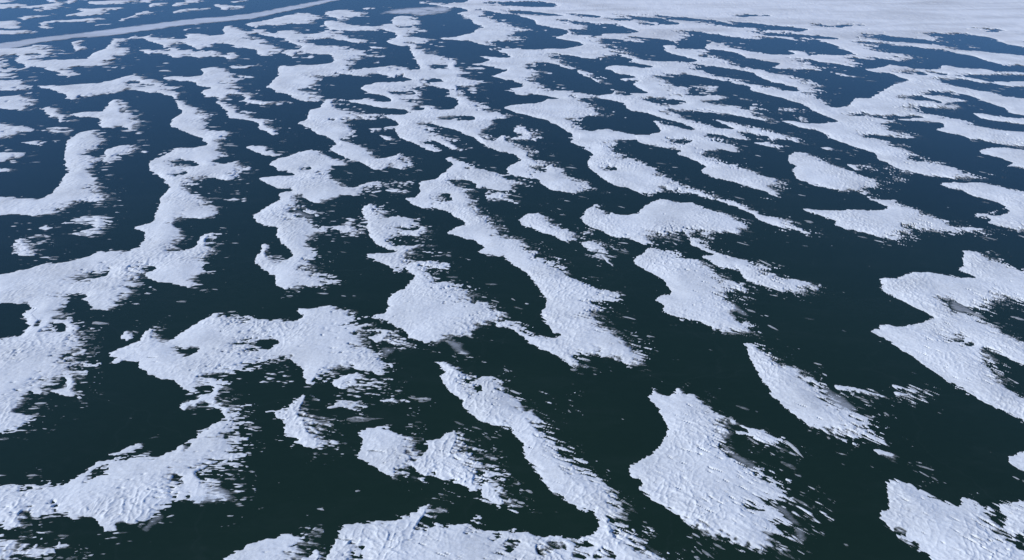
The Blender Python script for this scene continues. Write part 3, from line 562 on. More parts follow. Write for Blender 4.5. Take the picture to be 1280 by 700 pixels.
     '-486,2019 -477,2019 -468,1988 -450,1988 -452,1998 -426,1988 -428,1998 -424,1998 -418,1978 -410,1978 -406,1958 -410,1958 -407,1938 -402,1938 -391,1909 -398,1890 -396,1872 -392,1872 -385,1854 -379,1854 -377,1845 -371,1845 -370,1836 -364,1836 -362,1827 -351,1827 -344,1810 -331,1801 -326,1784 -336,1776 -335,1768 -372,1768 -374,1776 -387,1776 -389,1784 -418,1784 -416,1776 -431,1776 -429,1768 -442,1759 -443,1735 -439,1719 -441,1712 -434,1688 -432,1688 -427,1666 -438,1651 -436,1644 -441,1644 -440,1637 -445,1637 -445,1608 -443,1601 -419,1601 -414,1588 -403,1574 -400,1561 -408,1554 -407,1547 -413,1547 -412,1541 -427,1535 -426,1528 -435,1535 -437,1541 -444,1541 -445,1547 -450,1547 -452,1554 -457,1554 -459,1561 -469,1567 -476,1581 -481,1581 -483,1588 -486,1588 -494,1601 -499,1601 -501,1608 -506,1608 -513,1622 -519,1622 -521,1629 -526,1629 -528,1637 -533,1637 -535,1644 -554,1658 -558,1727 -554,1727 -558,1768 -554,1768 -563,1801 -565,1801 -575,1836 -577,1836 -583,1863 -579,1863 -581,1872 -577,1872 -578,1890 -522,1881 -524,1890 -484,1890 -486,1900 -460,1909 -460,1948 -466,1958 -471,1978 -477,1988'),
    (51, 'snow_streak', 'thin level snow streak beneath the star shaped patch',
     '-572,1554 -547,1554 -545,1547 -482,1535 -480,1528 -474,1528 -472,1522 -465,1522 -464,1515 -470,1515 -469,1509 -521,1509 -523,1515 -535,1515 -537,1522 -548,1515 -555,1528 -573,1541 -575,1547 -570,1547'),
    (52, 'snow_patch', 'rounded snow patch at left edge under the long arched drift start',
     '-1063,1601 -1055,1601 -1051,1594 -1046,1594 -1042,1588 -1038,1588 -1027,1574 -1022,1574 -989,1535 -981,1528 -974,1515 -968,1497 -974,1485 -971,1478 -975,1478 -972,1472 -977,1472 -973,1467 -1086,1485 -1126,1547 -1123,1547 -1127,1554 -1113,1554 -1118,1561 -1104,1561 -1108,1567 -1066,1588 -1070,1594 -1059,1594'),
    (53, 'snow_patch', 'long arched snow drift like an eyebrow, upper left',
     '-913,1776 -881,1776 -877,1768 -864,1759 -861,1751 -857,1751 -846,1735 -821,1727 -817,1719 -810,1719 -807,1712 -789,1696 -781,1681 -777,1681 -769,1666 -766,1666 -758,1651 -755,1651 -742,1629 -739,1629 -727,1608 -723,1608 -714,1594 -697,1554 -688,1541 -685,1541 -682,1535 -692,1535 -682,1509 -681,1509 -669,1485 -664,1478 -659,1467 -650,1455 -645,1443 -653,1443 -658,1455 -677,1485 -709,1547 -731,1581 -736,1581 -739,1588 -744,1588 -747,1594 -752,1594 -755,1601 -762,1601 -765,1608 -798,1608 -801,1615 -822,1622 -825,1629 -851,1629 -848,1622 -862,1622 -859,1615 -866,1601 -863,1594 -866,1594 -863,1581 -897,1581 -894,1574 -902,1574 -899,1567 -908,1567 -904,1561 -913,1561 -909,1554 -918,1554 -914,1547 -929,1547 -933,1554 -941,1554 -970,1601 -975,1601 -979,1608 -984,1608 -988,1615 -993,1615 -997,1622 -1002,1622 -1006,1629 -1013,1629 -1017,1637 -1065,1658 -1069,1666 -1062,1666 -1066,1673 -987,1681 -991,1688 -962,1688 -966,1696 -937,1704 -941,1712 -931,1712 -935,1719 -930,1719 -933,1727 -926,1727 -930,1735 -924,1735 -928,1743 -921,1743 -924,1751 -917,1751 -921,1759 -913,1759 -917,1768 -909,1768/-878,1712 -880,1712 -871,1696 -862,1696 -859,1688 -848,1688 -849,1696 -860,1712/-839,1681 -837,1673 -834,1673 -830,1666 -805,1666 -809,1673 -805,1673 -808,1681'),
    (54, 'snow_patch', 'snow patch with a square dark hole, right of the boot shaped patch',
     '-241,1743 -224,1743 -223,1735 -219,1735 -220,1743 -198,1743 -197,1735 -205,1735 -204,1727 -198,1727 -197,1719 -192,1719 -191,1712 -186,1712 -185,1704 -175,1712 -178,1688 -170,1658 -175,1658 -176,1666 -212,1666 -206,1629 -204,1629 -202,1615 -197,1601 -191,1561 -220,1547 -219,1541 -199,1535 -198,1528 -193,1528 -192,1522 -187,1522 -186,1515 -182,1515 -181,1509 -176,1509 -175,1503 -163,1497 -163,1491 -172,1491 -167,1472 -174,1472 -178,1485 -186,1485 -187,1491 -197,1491 -190,1472 -181,1467 -181,1461 -195,1461 -193,1455 -192,1437 -202,1437 -202,1449 -216,1461 -216,1467 -225,1472 -226,1478 -267,1485 -268,1491 -278,1491 -279,1497 -303,1503 -304,1509 -320,1515 -321,1522 -328,1522 -332,1535 -337,1535 -338,1541 -325,1541 -326,1554 -315,1561 -316,1567 -313,1567 -312,1561 -300,1561 -299,1554 -287,1554 -286,1547 -276,1547 -275,1541 -252,1535 -262,1561 -266,1561 -272,1581 -281,1581 -282,1588 -290,1588 -292,1594 -300,1594 -301,1601 -312,1601 -313,1608 -316,1608 -318,1615 -340,1644 -343,1658 -338,1658 -339,1666 -321,1688 -323,1696 -315,1704 -316,1712 -260,1704 -261,1712 -237,1727/-228,1622 -229,1615 -243,1615 -236,1594 -212,1594 -213,1601 -210,1601 -217,1622'),
    (55, 'snow_patch', 'small comma shaped snow patch between rounded edge patch and hump',
     '-944,1503 -930,1497 -927,1491 -921,1491 -917,1485 -911,1485 -908,1478 -900,1472 -893,1461 -887,1455 -881,1443 -871,1432 -862,1415 -864,1415 -855,1398 -857,1398 -850,1382 -859,1371 -884,1415 -900,1420 -903,1426 -908,1426 -911,1432 -920,1437 -927,1449 -956,1485 -947,1491 -950,1497 -940,1497'),
    (56, 'snow_patch', 'snow strip at right edge, third tongue down beside the dark bay',
     '997,1615 1051,1615 1047,1608 1055,1601 1051,1594 1056,1594 1052,1588 1057,1588 1053,1581 1058,1581 1054,1574 1076,1574 1072,1567 1079,1567 1075,1561 1082,1561 1078,1554 1111,1547 1107,1541 1110,1541 1127,1567 1130,1567 989,1345 980,1345 984,1350 991,1350 1025,1404 1016,1404 1024,1415 1013,1415 1017,1420 1000,1426 1003,1432 994,1432 997,1437 988,1437 991,1443 980,1443 989,1461 997,1485 991,1497 994,1503 989,1503 993,1509 988,1509 992,1515 987,1515 990,1522 985,1522 989,1528 984,1528 988,1535 983,1535 986,1541 981,1541 985,1547 980,1547 987,1561 981,1567'),
    (57, 'snow_patch', 'narrow pointed snow tongue at right edge, fourth from the snow field',
     '912,1449 939,1449 936,1443 944,1443 941,1437 949,1437 945,1432 953,1432 950,1426 958,1426 954,1420 1025,1404 991,1350 975,1345 978,1350 954,1361 957,1366 941,1371 944,1377 933,1377 936,1382 927,1382 930,1387 909,1404 912,1409 906,1415 911,1426 908,1432'),
    (58, 'snow_patch', 'large many armed snow sheet left of the dark bay, upper right',
     '321,1988 326,1988 327,1968 333,1968 332,1958 344,1958 342,1948 355,1948 353,1938 365,1938 364,1928 423,1938 421,1928 435,1928 433,1919 460,1919 462,1928 470,1928 476,1948 485,1948 482,1928 472,1909 468,1890 456,1890 454,1881 458,1881 452,1863 456,1863 454,1854 458,1854 458,1836 464,1836 462,1827 465,1827 463,1818 467,1818 467,1801 473,1801 473,1784 482,1784 480,1776 495,1768 493,1759 501,1759 499,1751 508,1751 506,1743 528,1727 526,1719 531,1719 529,1696 503,1696 505,1704 496,1704 498,1712 489,1712 491,1719 480,1719 482,1727 463,1735 465,1743 446,1751 448,1759 437,1759 439,1768 427,1768 429,1776 418,1776 419,1784 350,1768 349,1751 353,1751 351,1743 355,1743 353,1735 357,1735 356,1727 359,1727 358,1719 362,1719 360,1712 364,1712 362,1704 366,1704 364,1696 368,1696 367,1688 370,1688 371,1673 376,1673 375,1666 404,1658 384,1615 384,1581 411,1581 412,1594 428,1601 426,1594 452,1588 450,1581 457,1581 455,1574 461,1574 461,1561 472,1547 471,1541 434,1547 432,1541 420,1541 419,1535 407,1535 406,1528 422,1522 421,1515 437,1509 436,1503 464,1503 462,1497 472,1491 470,1485 475,1485 473,1478 478,1478 481,1491 497,1515 496,1503 493,1491 494,1485 491,1472 492,1467 489,1455 492,1455 490,1443 495,1437 493,1426 496,1426 496,1415 504,1415 502,1409 506,1409 505,1404 509,1404 508,1398 512,1398 511,1393 523,1393 521,1387 518,1382 512,1382 513,1387 489,1387 484,1371 483,1371 484,1377 481,1377 483,1382 480,1382 481,1387 478,1387 478,1398 463,1404 465,1409 449,1415 451,1420 435,1426 437,1432 427,1432 429,1437 410,1443 411,1449 400,1449 401,1455 346,1455 347,1461 321,1467 320,1461 323,1461 322,1455 325,1455 324,1449 327,1449 328,1437 343,1426 342,1420 353,1409 354,1398 358,1398 357,1393 360,1393 361,1382 369,1377 368,1371 346,1371 348,1345 346,1335 343,1330 334,1330 338,1340 335,1340 336,1345 333,1345 334,1350 331,1350 332,1356 329,1356 331,1361 328,1361 329,1366 326,1366 325,1377 320,1377 321,1382 314,1382 315,1387 309,1387 310,1393 302,1393 303,1398 287,1409 287,1415 283,1415 284,1420 279,1420 280,1426 275,1426 276,1432 272,1432 273,1437 266,1437 267,1443 258,1443 259,1449 235,1461 226,1528 214,1535 214,1541 206,1541 207,1547 197,1547 197,1554 192,1554 190,1567 192,1581 197,1594 202,1594 203,1601 208,1601 209,1608 216,1608 216,1615 222,1615 223,1622 230,1622 232,1601 238,1594 238,1581 249,1588 250,1594 257,1594 258,1601 296,1608 297,1615 287,1622 286,1637 277,1644 273,1681 275,1696 279,1696 283,1712 287,1712 293,1727 278,1727 277,1719 253,1719 252,1727 253,1751 285,1751 291,1768 273,1776 275,1784 261,1784 262,1793 249,1793 247,1810 241,1810 242,1818 239,1818 237,1836 228,1845 230,1863 236,1863 237,1872 248,1881 249,1890 284,1881 283,1872 301,1872 299,1863 317,1863 316,1854 349,1863 350,1872 340,1872 342,1881 334,1881 335,1890 325,1890/322,1561 319,1554 305,1554 304,1547 299,1547 298,1541 305,1541 304,1535 310,1535 309,1528 316,1528 315,1522 321,1522 320,1515 327,1515 326,1509 355,1515 358,1547 339,1554 340,1561'),
    (59, 'snow_patch', 'snow hump with a left pointing spike beneath the arched drift',
     '-842,1554 -822,1547 -808,1528 -805,1528 -797,1515 -788,1509 -780,1497 -771,1491 -764,1478 -755,1472 -742,1455 -728,1426 -729,1426 -716,1393 -704,1382 -695,1366 -698,1356 -696,1350 -699,1350 -696,1340 -699,1335 -696,1325 -699,1325 -707,1335 -711,1335 -719,1345 -723,1345 -731,1356 -738,1356 -736,1350 -742,1350 -739,1345 -766,1345 -782,1366 -788,1377 -792,1398 -795,1398 -804,1409 -808,1409 -811,1415 -845,1415 -848,1420 -853,1420 -862,1432 -867,1432 -871,1443 -860,1443 -863,1449 -852,1449 -855,1455 -818,1461 -824,1472 -824,1478 -829,1491 -829,1497 -841,1528 -839,1541 -842,1547 -839,1547'),
    (61, 'snow_patch', 'slender snow patch sloping right, alone below the star shaped patch',
     '-618,1547 -610,1547 -608,1541 -603,1541 -601,1535 -574,1515 -567,1503 -562,1503 -555,1491 -550,1491 -520,1437 -517,1437 -515,1432 -512,1432 -510,1426 -507,1426 -500,1415 -468,1398 -454,1371 -451,1371 -437,1345 -434,1345 -426,1330 -422,1315 -420,1315 -415,1301 -434,1296 -442,1310 -449,1315 -454,1325 -457,1325 -463,1335 -467,1335 -469,1340 -473,1340 -476,1345 -487,1382 -490,1387 -509,1393 -511,1398 -518,1398 -520,1404 -550,1409 -561,1437 -563,1437 -570,1461 -578,1472 -581,1472 -590,1491 -594,1491 -603,1509 -607,1509 -609,1515 -622,1528 -624,1535 -616,1541'),
    (62, 'snow_field', 'wide unbroken snow field filling the far upper right with a few dark slits',
     '-91,3445 2339,3445 950,1272 942,1272 946,1277 970,1315 966,1310 958,1310 963,1315 982,1345 989,1345 1130,1567 1127,1567 1171,1637 1165,1637 1184,1666 1193,1666 1232,1727 1222,1727 1227,1735 1242,1743 1279,1801 1269,1801 1274,1810 1280,1810 1320,1872 1324,1872 1417,2019 1412,2019 1460,2095 1454,2095 1461,2106 1414,2106 1421,2117 1408,2117 1415,2129 1404,2129 1411,2141 1396,2176 1405,2200 1398,2200 1405,2213 1401,2213 1408,2225 1403,2225 1413,2250 1406,2263 1414,2276 1399,2276 1407,2289 1392,2289 1400,2302 1371,2302 1378,2316 1264,2329 1258,2316 1265,2302 1257,2276 1265,2250 1250,2225 1257,2225 1250,2213 1257,2213 1251,2200 1260,2200 1254,2188 1223,2200 1229,2213 1206,2213 1212,2225 1191,2225 1198,2238 1177,2238 1183,2250 1159,2250 1165,2263 1146,2263 1152,2276 1131,2276 1137,2289 1123,2289 1128,2302 1114,2302 1120,2316 1064,2302 1058,2289 1051,2289 1045,2276 1076,2238 1070,2225 1086,2213 1080,2200 1129,2200 1123,2188 1179,2176 1173,2164 1191,2164 1185,2152 1206,2152 1200,2141 1218,2141 1212,2129 1234,2129 1228,2117 1257,2106 1251,2095 1238,2095 1224,2073 1276,2073 1270,2062 1212,2062 1204,2040 1199,2029 1194,2029 1200,2040 1189,2040 1195,2051 1186,2051 1192,2062 1183,2062 1189,2073 1176,2073 1182,2084 1160,2084 1165,2095 1150,2095 1155,2106 1127,2106 1132,2117 1114,2117 1120,2129 1077,2152 1082,2164 1044,2164 1049,2176 1006,2188 1001,2176 1012,2176 1007,2164 1027,2152 1019,2117 1008,2117 993,2095 1002,2095 997,2084 1006,2084 1001,2073 1010,2073 1005,2062 1014,2062 1009,2051 1018,2051 1013,2040 1049,2029 1044,2019 1057,1998 1049,1968 1036,1958 1031,1948 1025,1948 1020,1938 984,1938 988,1948 965,1948 970,1958 949,1958 953,1968 908,1958 912,1968 895,1968 899,1978 895,1978 860,1854 884,1845 888,1854 898,1854 902,1863 923,1872 928,1881 962,1890 958,1881 991,1872 987,1863 999,1863 994,1854 1006,1854 1002,1845 1014,1845 1009,1836 1039,1836 1034,1827 989,1827 981,1801 983,1810 937,1810 933,1801 927,1801 923,1793 932,1793 929,1784 917,1784 913,1768 909,1759 906,1759 909,1768 904,1768 908,1776 902,1776 906,1784 900,1784 904,1793 898,1793 902,1801 896,1801 900,1810 865,1827 868,1836 851,1845 854,1854 836,1863 840,1872 828,1872 832,1881 822,1881 825,1890 803,1900 806,1909 790,1909 794,1919 779,1928 782,1938 758,1938 761,1948 743,1948 739,1938 747,1938 744,1928 752,1928 749,1919 757,1919 754,1909 764,1909 760,1900 772,1881 769,1863 775,1863 771,1854 777,1854 774,1845 787,1818 785,1801 790,1801 787,1793 793,1793 789,1784 797,1784 794,1776 801,1776 798,1768 805,1768 802,1759 779,1768 782,1776 775,1776 778,1784 770,1784 774,1793 766,1793 769,1801 761,1801 765,1810 739,1818 742,1827 638,1845 652,1881 658,1881 666,1900 670,1900 672,1919 648,1928 651,1938 641,1938 644,1948 633,1948 636,1958 622,1958 624,1968 610,1968 613,1978 603,1988 606,1998 602,1998 604,2008 600,2008 601,2029 595,2029 596,2051 583,2051 586,2062 575,2062 578,2073 537,2084 535,2073 519,2062 524,2073 542,2152 547,2164 551,2164 554,2176 559,2176 561,2188 566,2188 576,2213 586,2213 583,2200 595,2176 592,2164 613,2141 610,2129 629,2106 626,2095 634,2095 631,2084 642,2084 639,2073 656,2062 653,2051 666,2051 662,2040 689,2029 686,2019 746,2019 753,2040 744,2073 748,2084 767,2084 764,2073 790,2073 786,2062 804,2051 800,2040 816,2029 812,2019 901,2008 912,2029 908,2029 912,2051 905,2051 912,2073 908,2073 912,2084 908,2084 912,2106 905,2106 910,2129 903,2129 908,2152 901,2152 905,2176 896,2176 901,2188 894,2188 898,2200 891,2200 896,2213 889,2213 894,2225 835,2225 831,2213 817,2213 821,2225 798,2238 802,2250 743,2250 747,2263 735,2263 732,2238 709,2238 712,2250 689,2250 692,2263 669,2263 672,2276 651,2276 654,2289 633,2289 636,2302 617,2302 620,2316 582,2329 589,2357 535,2371 532,2357 544,2343 535,2302 500,2213 451,2213 454,2225 433,2225 435,2238 412,2238 414,2250 390,2250 392,2263 359,2276 357,2263 362,2263 360,2250 364,2250 363,2238 367,2238 365,2225 370,2225 371,2200 378,2200 376,2188 336,2200 338,2213 319,2213 321,2225 298,2225 299,2238 266,2250 263,2225 267,2176 255,2176 251,2225 260,2263 252,2276 253,2289 258,2289 259,2302 264,2302 272,2329 354,2329 356,2343 388,2357 390,2371 382,2371 384,2385 374,2385 376,2399 352,2443 354,2458 344,2473 342,2504 250,2519 252,2535 183,2567 182,2551 190,2551 189,2535 197,2535 196,2519 211,2519 210,2504 249,2473 237,2399 192,2399 191,2385 186,2385 189,2357 179,2357 177,2329 167,2329 170,2371 164,2385 165,2399 152,2399 153,2414 140,2414 141,2428 126,2428 127,2443 114,2443 115,2458 102,2458 103,2473 75,2488 73,2504 76,2535 71,2551 72,2584 56,2600 57,2617 49,2617 49,2634 38,2634 38,2651 27,2651 28,2669 19,2669 19,2686 8,2686 8,2704 -39,2722 -39,2740 -59,2740 -60,2759 -77,2759 -77,2777 -94,2777 -95,2796 -109,2796 -102,2759 -130,2759 -131,2777 -133,2759 -164,2759 -166,2777 -157,2777 -158,2796 -167,2796 -168,2815 -183,2835 -184,2855 -212,2874 -211,2855 -221,2835 -222,2855 -237,2855 -239,2874 -284,2915 -285,2936 -313,2936 -315,2957 -356,2978 -367,3022 -324,3022 -322,3000 -285,3000 -283,2978 -253,2978 -251,2957 -239,2957 -242,3000 -184,3000 -185,3022 -179,3022 -180,3044 -174,3044 -175,3066 -169,3066 -170,3089 -164,3089 -165,3112 -159,3112 -160,3136 -153,3136 -154,3159 -148,3159 -149,3183 -143,3183 -144,3208 -137,3208 -138,3233 -132,3233 -132,3258 -126,3258 -127,3283 -120,3283 -121,3309 -114,3309 -115,3336 -108,3336 -109,3362 -102,3362 -103,3389 -96,3389/-65,3022 -67,3000 -95,3000 -94,2978 -54,2957 -54,2936 -30,2936 -30,2915 56,2895 56,2874 162,2874 161,2978 120,3000 120,3022 19,3022 18,3000/17,2796 14,2777 0,2777 0,2740 17,2740 17,2722 102,2686 102,2669 179,2669 180,2686 158,2686 159,2704 99,2740 99,2759 65,2759 66,2777/216,2722 212,2704 217,2704 216,2686 232,2686 231,2669 248,2669 246,2651 299,2634 300,2669 283,2669 285,2686/816,2704 808,2686 797,2686 792,2669 778,2669 774,2651 886,2669 891,2686 830,2686 835,2704/501,2686 495,2669 517,2651 514,2634 524,2634 521,2617 532,2617 529,2600 545,2600 542,2584 625,2551 622,2535 640,2535 636,2519 678,2488 674,2473 690,2473 686,2458 701,2458 697,2443 774,2428 770,2414 785,2399 781,2385 873,2385 868,2371 895,2371 900,2385 918,2399 923,2414 913,2414 918,2428 892,2428 897,2443 851,2458 856,2473 820,2473 825,2488 807,2488 812,2504 782,2519 787,2535 721,2535 713,2504 705,2504 709,2519 696,2519 700,2535 687,2535 691,2551 678,2551 682,2567 669,2567 673,2584 635,2584 639,2600 615,2600 619,2617 597,2617 601,2634 562,2634 566,2651 530,2651 534,2669 506,2669 509,2686/399,2669 394,2651 410,2634 408,2617 424,2600 422,2584 470,2551 467,2535 477,2535 475,2519 485,2519 482,2504 493,2504 490,2488 539,2504 542,2519 535,2519 538,2535 527,2535 530,2551 522,2551 525,2567 517,2567 521,2584 513,2584 516,2600 499,2600 502,2617 481,2617 484,2634 462,2634 465,2651 410,2651 413,2669/330,2617 325,2600 363,2584 361,2567 408,2584 411,2600 387,2600 389,2617/438,2504 433,2488 449,2488 446,2473 472,2473 474,2488 456,2488 459,2504/980,2488 972,2473 979,2473 974,2458 999,2458 994,2443 1019,2443 1013,2428 1047,2443 1053,2458 1078,2458 1084,2473 1125,2473 1132,2488 1067,2488 1061,2473 1046,2473 1040,2458 1007,2458 1013,2473/1501,2399 1485,2385 1477,2371 1490,2371 1482,2357 1520,2385 1528,2399/753,2357 747,2343 754,2343 750,2329 760,2329 755,2316 763,2316 759,2302 776,2302 771,2289 839,2276 834,2263 882,2263 877,2250 915,2250 910,2238 950,2238 960,2263 938,2263 943,2276 922,2276 927,2289 852,2316 857,2329 801,2329 805,2343 781,2343 785,2357/1000,2200 992,2188 1004,2188 1009,2200/1263,2188 1272,2188 1266,2176 1256,2176/1277,2176 1286,2176 1280,2164 1271,2164/1286,2164 1296,2164 1289,2152 1280,2152'),
    (63, 'snow_patch', 'pointed snow tongue at left edge beside the large upright drift',
     '-1027,1393 -992,1387 -988,1382 -967,1382 -964,1377 -942,1377 -939,1371 -929,1371 -926,1366 -899,1356 -896,1350 -884,1345 -877,1335 -874,1325 -877,1320 -874,1315 -892,1310 -889,1305 -895,1305 -892,1301 -897,1296 -895,1286 -912,1286 -909,1282 -950,1272'),
    (65, 'snow_patch', 'snow patch where the arched drift bends down towards the viewer',
     '-697,1541 -692,1535 -679,1535 -677,1528 -673,1528 -671,1522 -667,1522 -659,1509 -641,1497 -639,1491 -636,1491 -634,1485 -630,1485 -628,1478 -625,1478 -623,1472 -620,1472 -617,1467 -614,1467 -612,1461 -609,1461 -607,1455 -583,1432 -578,1415 -581,1415 -579,1404 -581,1398 -568,1345 -508,1320 -503,1301 -504,1301 -500,1286 -499,1282 -505,1282 -504,1277 -526,1277 -526,1268 -519,1249 -522,1254 -538,1254 -558,1286 -563,1286 -569,1296 -573,1296 -580,1305 -584,1305 -586,1310 -595,1315 -602,1325 -607,1325 -613,1335 -618,1335 -620,1340 -644,1356 -648,1366 -647,1366 -651,1377 -650,1377 -654,1387 -652,1387 -660,1415 -657,1415 -660,1420 -657,1420 -659,1426 -656,1426 -658,1432 -655,1432 -656,1443 -645,1443 -650,1455 -669,1485'),
    (66, 'snow_patch', 'small speckled oval snow patch in dark ice near upper centre',
     '0,1377 2,1371 11,1371 11,1366 20,1366 20,1361 29,1361 28,1356 37,1356 37,1350 42,1350 42,1345 50,1335 51,1325 54,1325 57,1310 55,1310 53,1286 50,1286 53,1277 50,1254 46,1249 44,1258 35,1263 33,1277 3,1277 9,1296 16,1296 16,1305 1,1325 4,1350 6,1350 6,1361 3,1361'),
    (67, 'snow_streak', 'short thin snow dash left of the large upright drift near left edge',
     '-847,1272 -834,1272 -831,1268 -826,1268 -823,1263 -819,1263 -816,1258 -812,1258 -810,1254 -828,1249 -825,1245 -844,1245 -846,1249 -857,1254 -865,1263 -844,1268'),
    (68, 'snow_patch', 'snow patch tapering into a neck, upper centre right of the speckled oval',
     '70,1673 77,1666 80,1651 85,1651 85,1644 89,1644 91,1629 132,1629 131,1622 156,1608 156,1601 179,1588 178,1581 197,1594 192,1581 190,1567 192,1554 189,1554 190,1561 144,1561 143,1554 147,1554 146,1547 150,1547 149,1541 152,1541 152,1535 155,1535 155,1528 158,1528 157,1522 161,1522 160,1515 163,1515 163,1509 166,1509 165,1503 169,1503 168,1497 182,1472 188,1432 188,1426 155,1426 154,1420 148,1420 148,1415 141,1415 141,1409 123,1398 124,1371 128,1366 129,1356 132,1356 137,1330 152,1330 152,1335 155,1335 151,1320 121,1320 124,1310 121,1272 115,1258 119,1240 125,1240 126,1232 125,1236 113,1236 111,1245 107,1245 105,1254 98,1258 99,1263 106,1272 106,1291 105,1291 106,1305 104,1315 101,1315 100,1325 97,1325 96,1335 93,1335 92,1345 89,1345 88,1356 80,1366 80,1371 76,1371 76,1377 73,1377 70,1387 66,1387 63,1398 57,1398 57,1404 51,1404 51,1409 45,1409 45,1415 39,1415 39,1420 33,1420 33,1426 27,1426 27,1432 2,1449 -3,1467 -24,1485 -24,1491 -18,1491 -18,1497 -11,1497 -11,1503 -3,1503 -3,1509 55,1528 55,1535 62,1535 62,1541 65,1541 69,1554 74,1554 75,1561 98,1554 98,1561 91,1561 92,1567 85,1567 85,1574 78,1574 79,1581 72,1581 72,1588 58,1588 59,1594 55,1594 57,1608 82,1608'),
    (69, 'snow_patch', 'snow patch with a blunt left nose under the boot shaped patch',
     '-395,1561 -326,1547 -325,1541 -338,1541 -337,1535 -332,1535 -328,1522 -331,1528 -341,1528 -342,1535 -362,1535 -361,1528 -357,1528 -353,1515 -350,1515 -338,1491 -333,1491 -328,1478 -323,1478 -317,1467 -313,1467 -312,1461 -297,1449 -296,1443 -255,1443 -254,1437 -210,1437 -210,1443 -207,1443 -206,1437 -208,1426 -239,1426 -222,1382 -227,1393 -234,1398 -237,1409 -271,1409 -270,1404 -291,1398 -290,1393 -310,1393 -308,1382 -300,1366 -295,1345 -290,1335 -287,1335 -285,1325 -287,1320 -285,1310 -287,1305 -285,1282 -295,1272 -294,1268 -282,1263 -281,1258 -301,1258 -296,1236 -297,1232 -308,1232 -309,1236 -304,1236 -305,1240 -307,1240 -309,1249 -310,1249 -312,1258 -317,1268 -323,1272 -327,1282 -334,1286 -337,1296 -351,1301 -352,1305 -359,1310 -363,1320 -374,1330 -378,1340 -390,1350 -394,1361 -405,1371 -408,1382 -405,1382 -406,1387 -403,1387 -403,1398 -398,1398 -398,1409 -405,1437 -403,1437 -412,1478 -392,1485 -392,1497 -395,1509 -392,1541'),
    (70, 'snow_patch', 'blocky snow patch forming the head of a long right trailing drift',
     '170,1345 179,1345 178,1340 184,1340 183,1335 189,1335 189,1330 194,1330 194,1325 201,1325 201,1320 208,1320 207,1315 213,1315 212,1310 224,1310 223,1305 251,1305 252,1310 256,1310 255,1305 248,1291 224,1291 229,1249 235,1249 235,1240 234,1245 223,1249 221,1272 196,1272 195,1268 192,1268 190,1258 187,1258 179,1240 158,1240 156,1232 154,1240 136,1240 134,1232 126,1232 125,1240 119,1240 115,1258 121,1272 124,1310 121,1320 151,1320 155,1335 169,1340'),
    (71, 'snow_patch', 'long snow strip at right edge sloping above the smooth long tongue',
     '818,1432 838,1432 836,1426 842,1426 839,1420 845,1420 842,1415 850,1415 847,1409 869,1404 866,1398 872,1398 869,1387 876,1382 873,1371 877,1371 874,1366 879,1366 876,1361 881,1361 878,1356 885,1356 882,1350 890,1350 887,1345 894,1345 891,1340 899,1340 896,1335 922,1330 919,1325 940,1325 937,1320 956,1320 953,1315 962,1315 958,1310 966,1310 970,1315 946,1277 942,1272 936,1272 908,1227 905,1227 908,1232 894,1232 896,1236 883,1236 885,1240 871,1240 874,1245 860,1245 863,1249 850,1249 853,1254 842,1254 844,1258 835,1258 837,1263 831,1263 834,1268 828,1268 831,1272 814,1272 817,1277 814,1277 816,1282 813,1282 816,1286 813,1286 815,1296 808,1296 811,1301 804,1301 806,1305 793,1310 795,1315 789,1315 792,1320 785,1320 787,1325 778,1330 780,1335 783,1335 792,1345 809,1356 819,1382 812,1382 814,1387 788,1387 792,1398 748,1398 754,1409 813,1415'),
    (72, 'snow_streak', 'short snow streak over the smooth blunt-ended oval patch, right of centre',
     '444,1263 451,1263 451,1254 459,1249 458,1245 466,1240 465,1236 470,1236 470,1227 463,1218 465,1223 457,1223 458,1227 451,1227 452,1232 439,1236 438,1245 423,1249 424,1254 420,1254 421,1258 443,1258'),
    (73, 'snow_streak', 'tiny snow streak between smooth oval patch and long drift by the dark bay',
     '530,1232 552,1232 550,1227 559,1218 558,1210 536,1214 537,1218 533,1218 535,1223 531,1223 532,1227 528,1227'),
    (74, 'snow_patch', 'sprawling fingered snow sheet with narrow dark slits, upper middle',
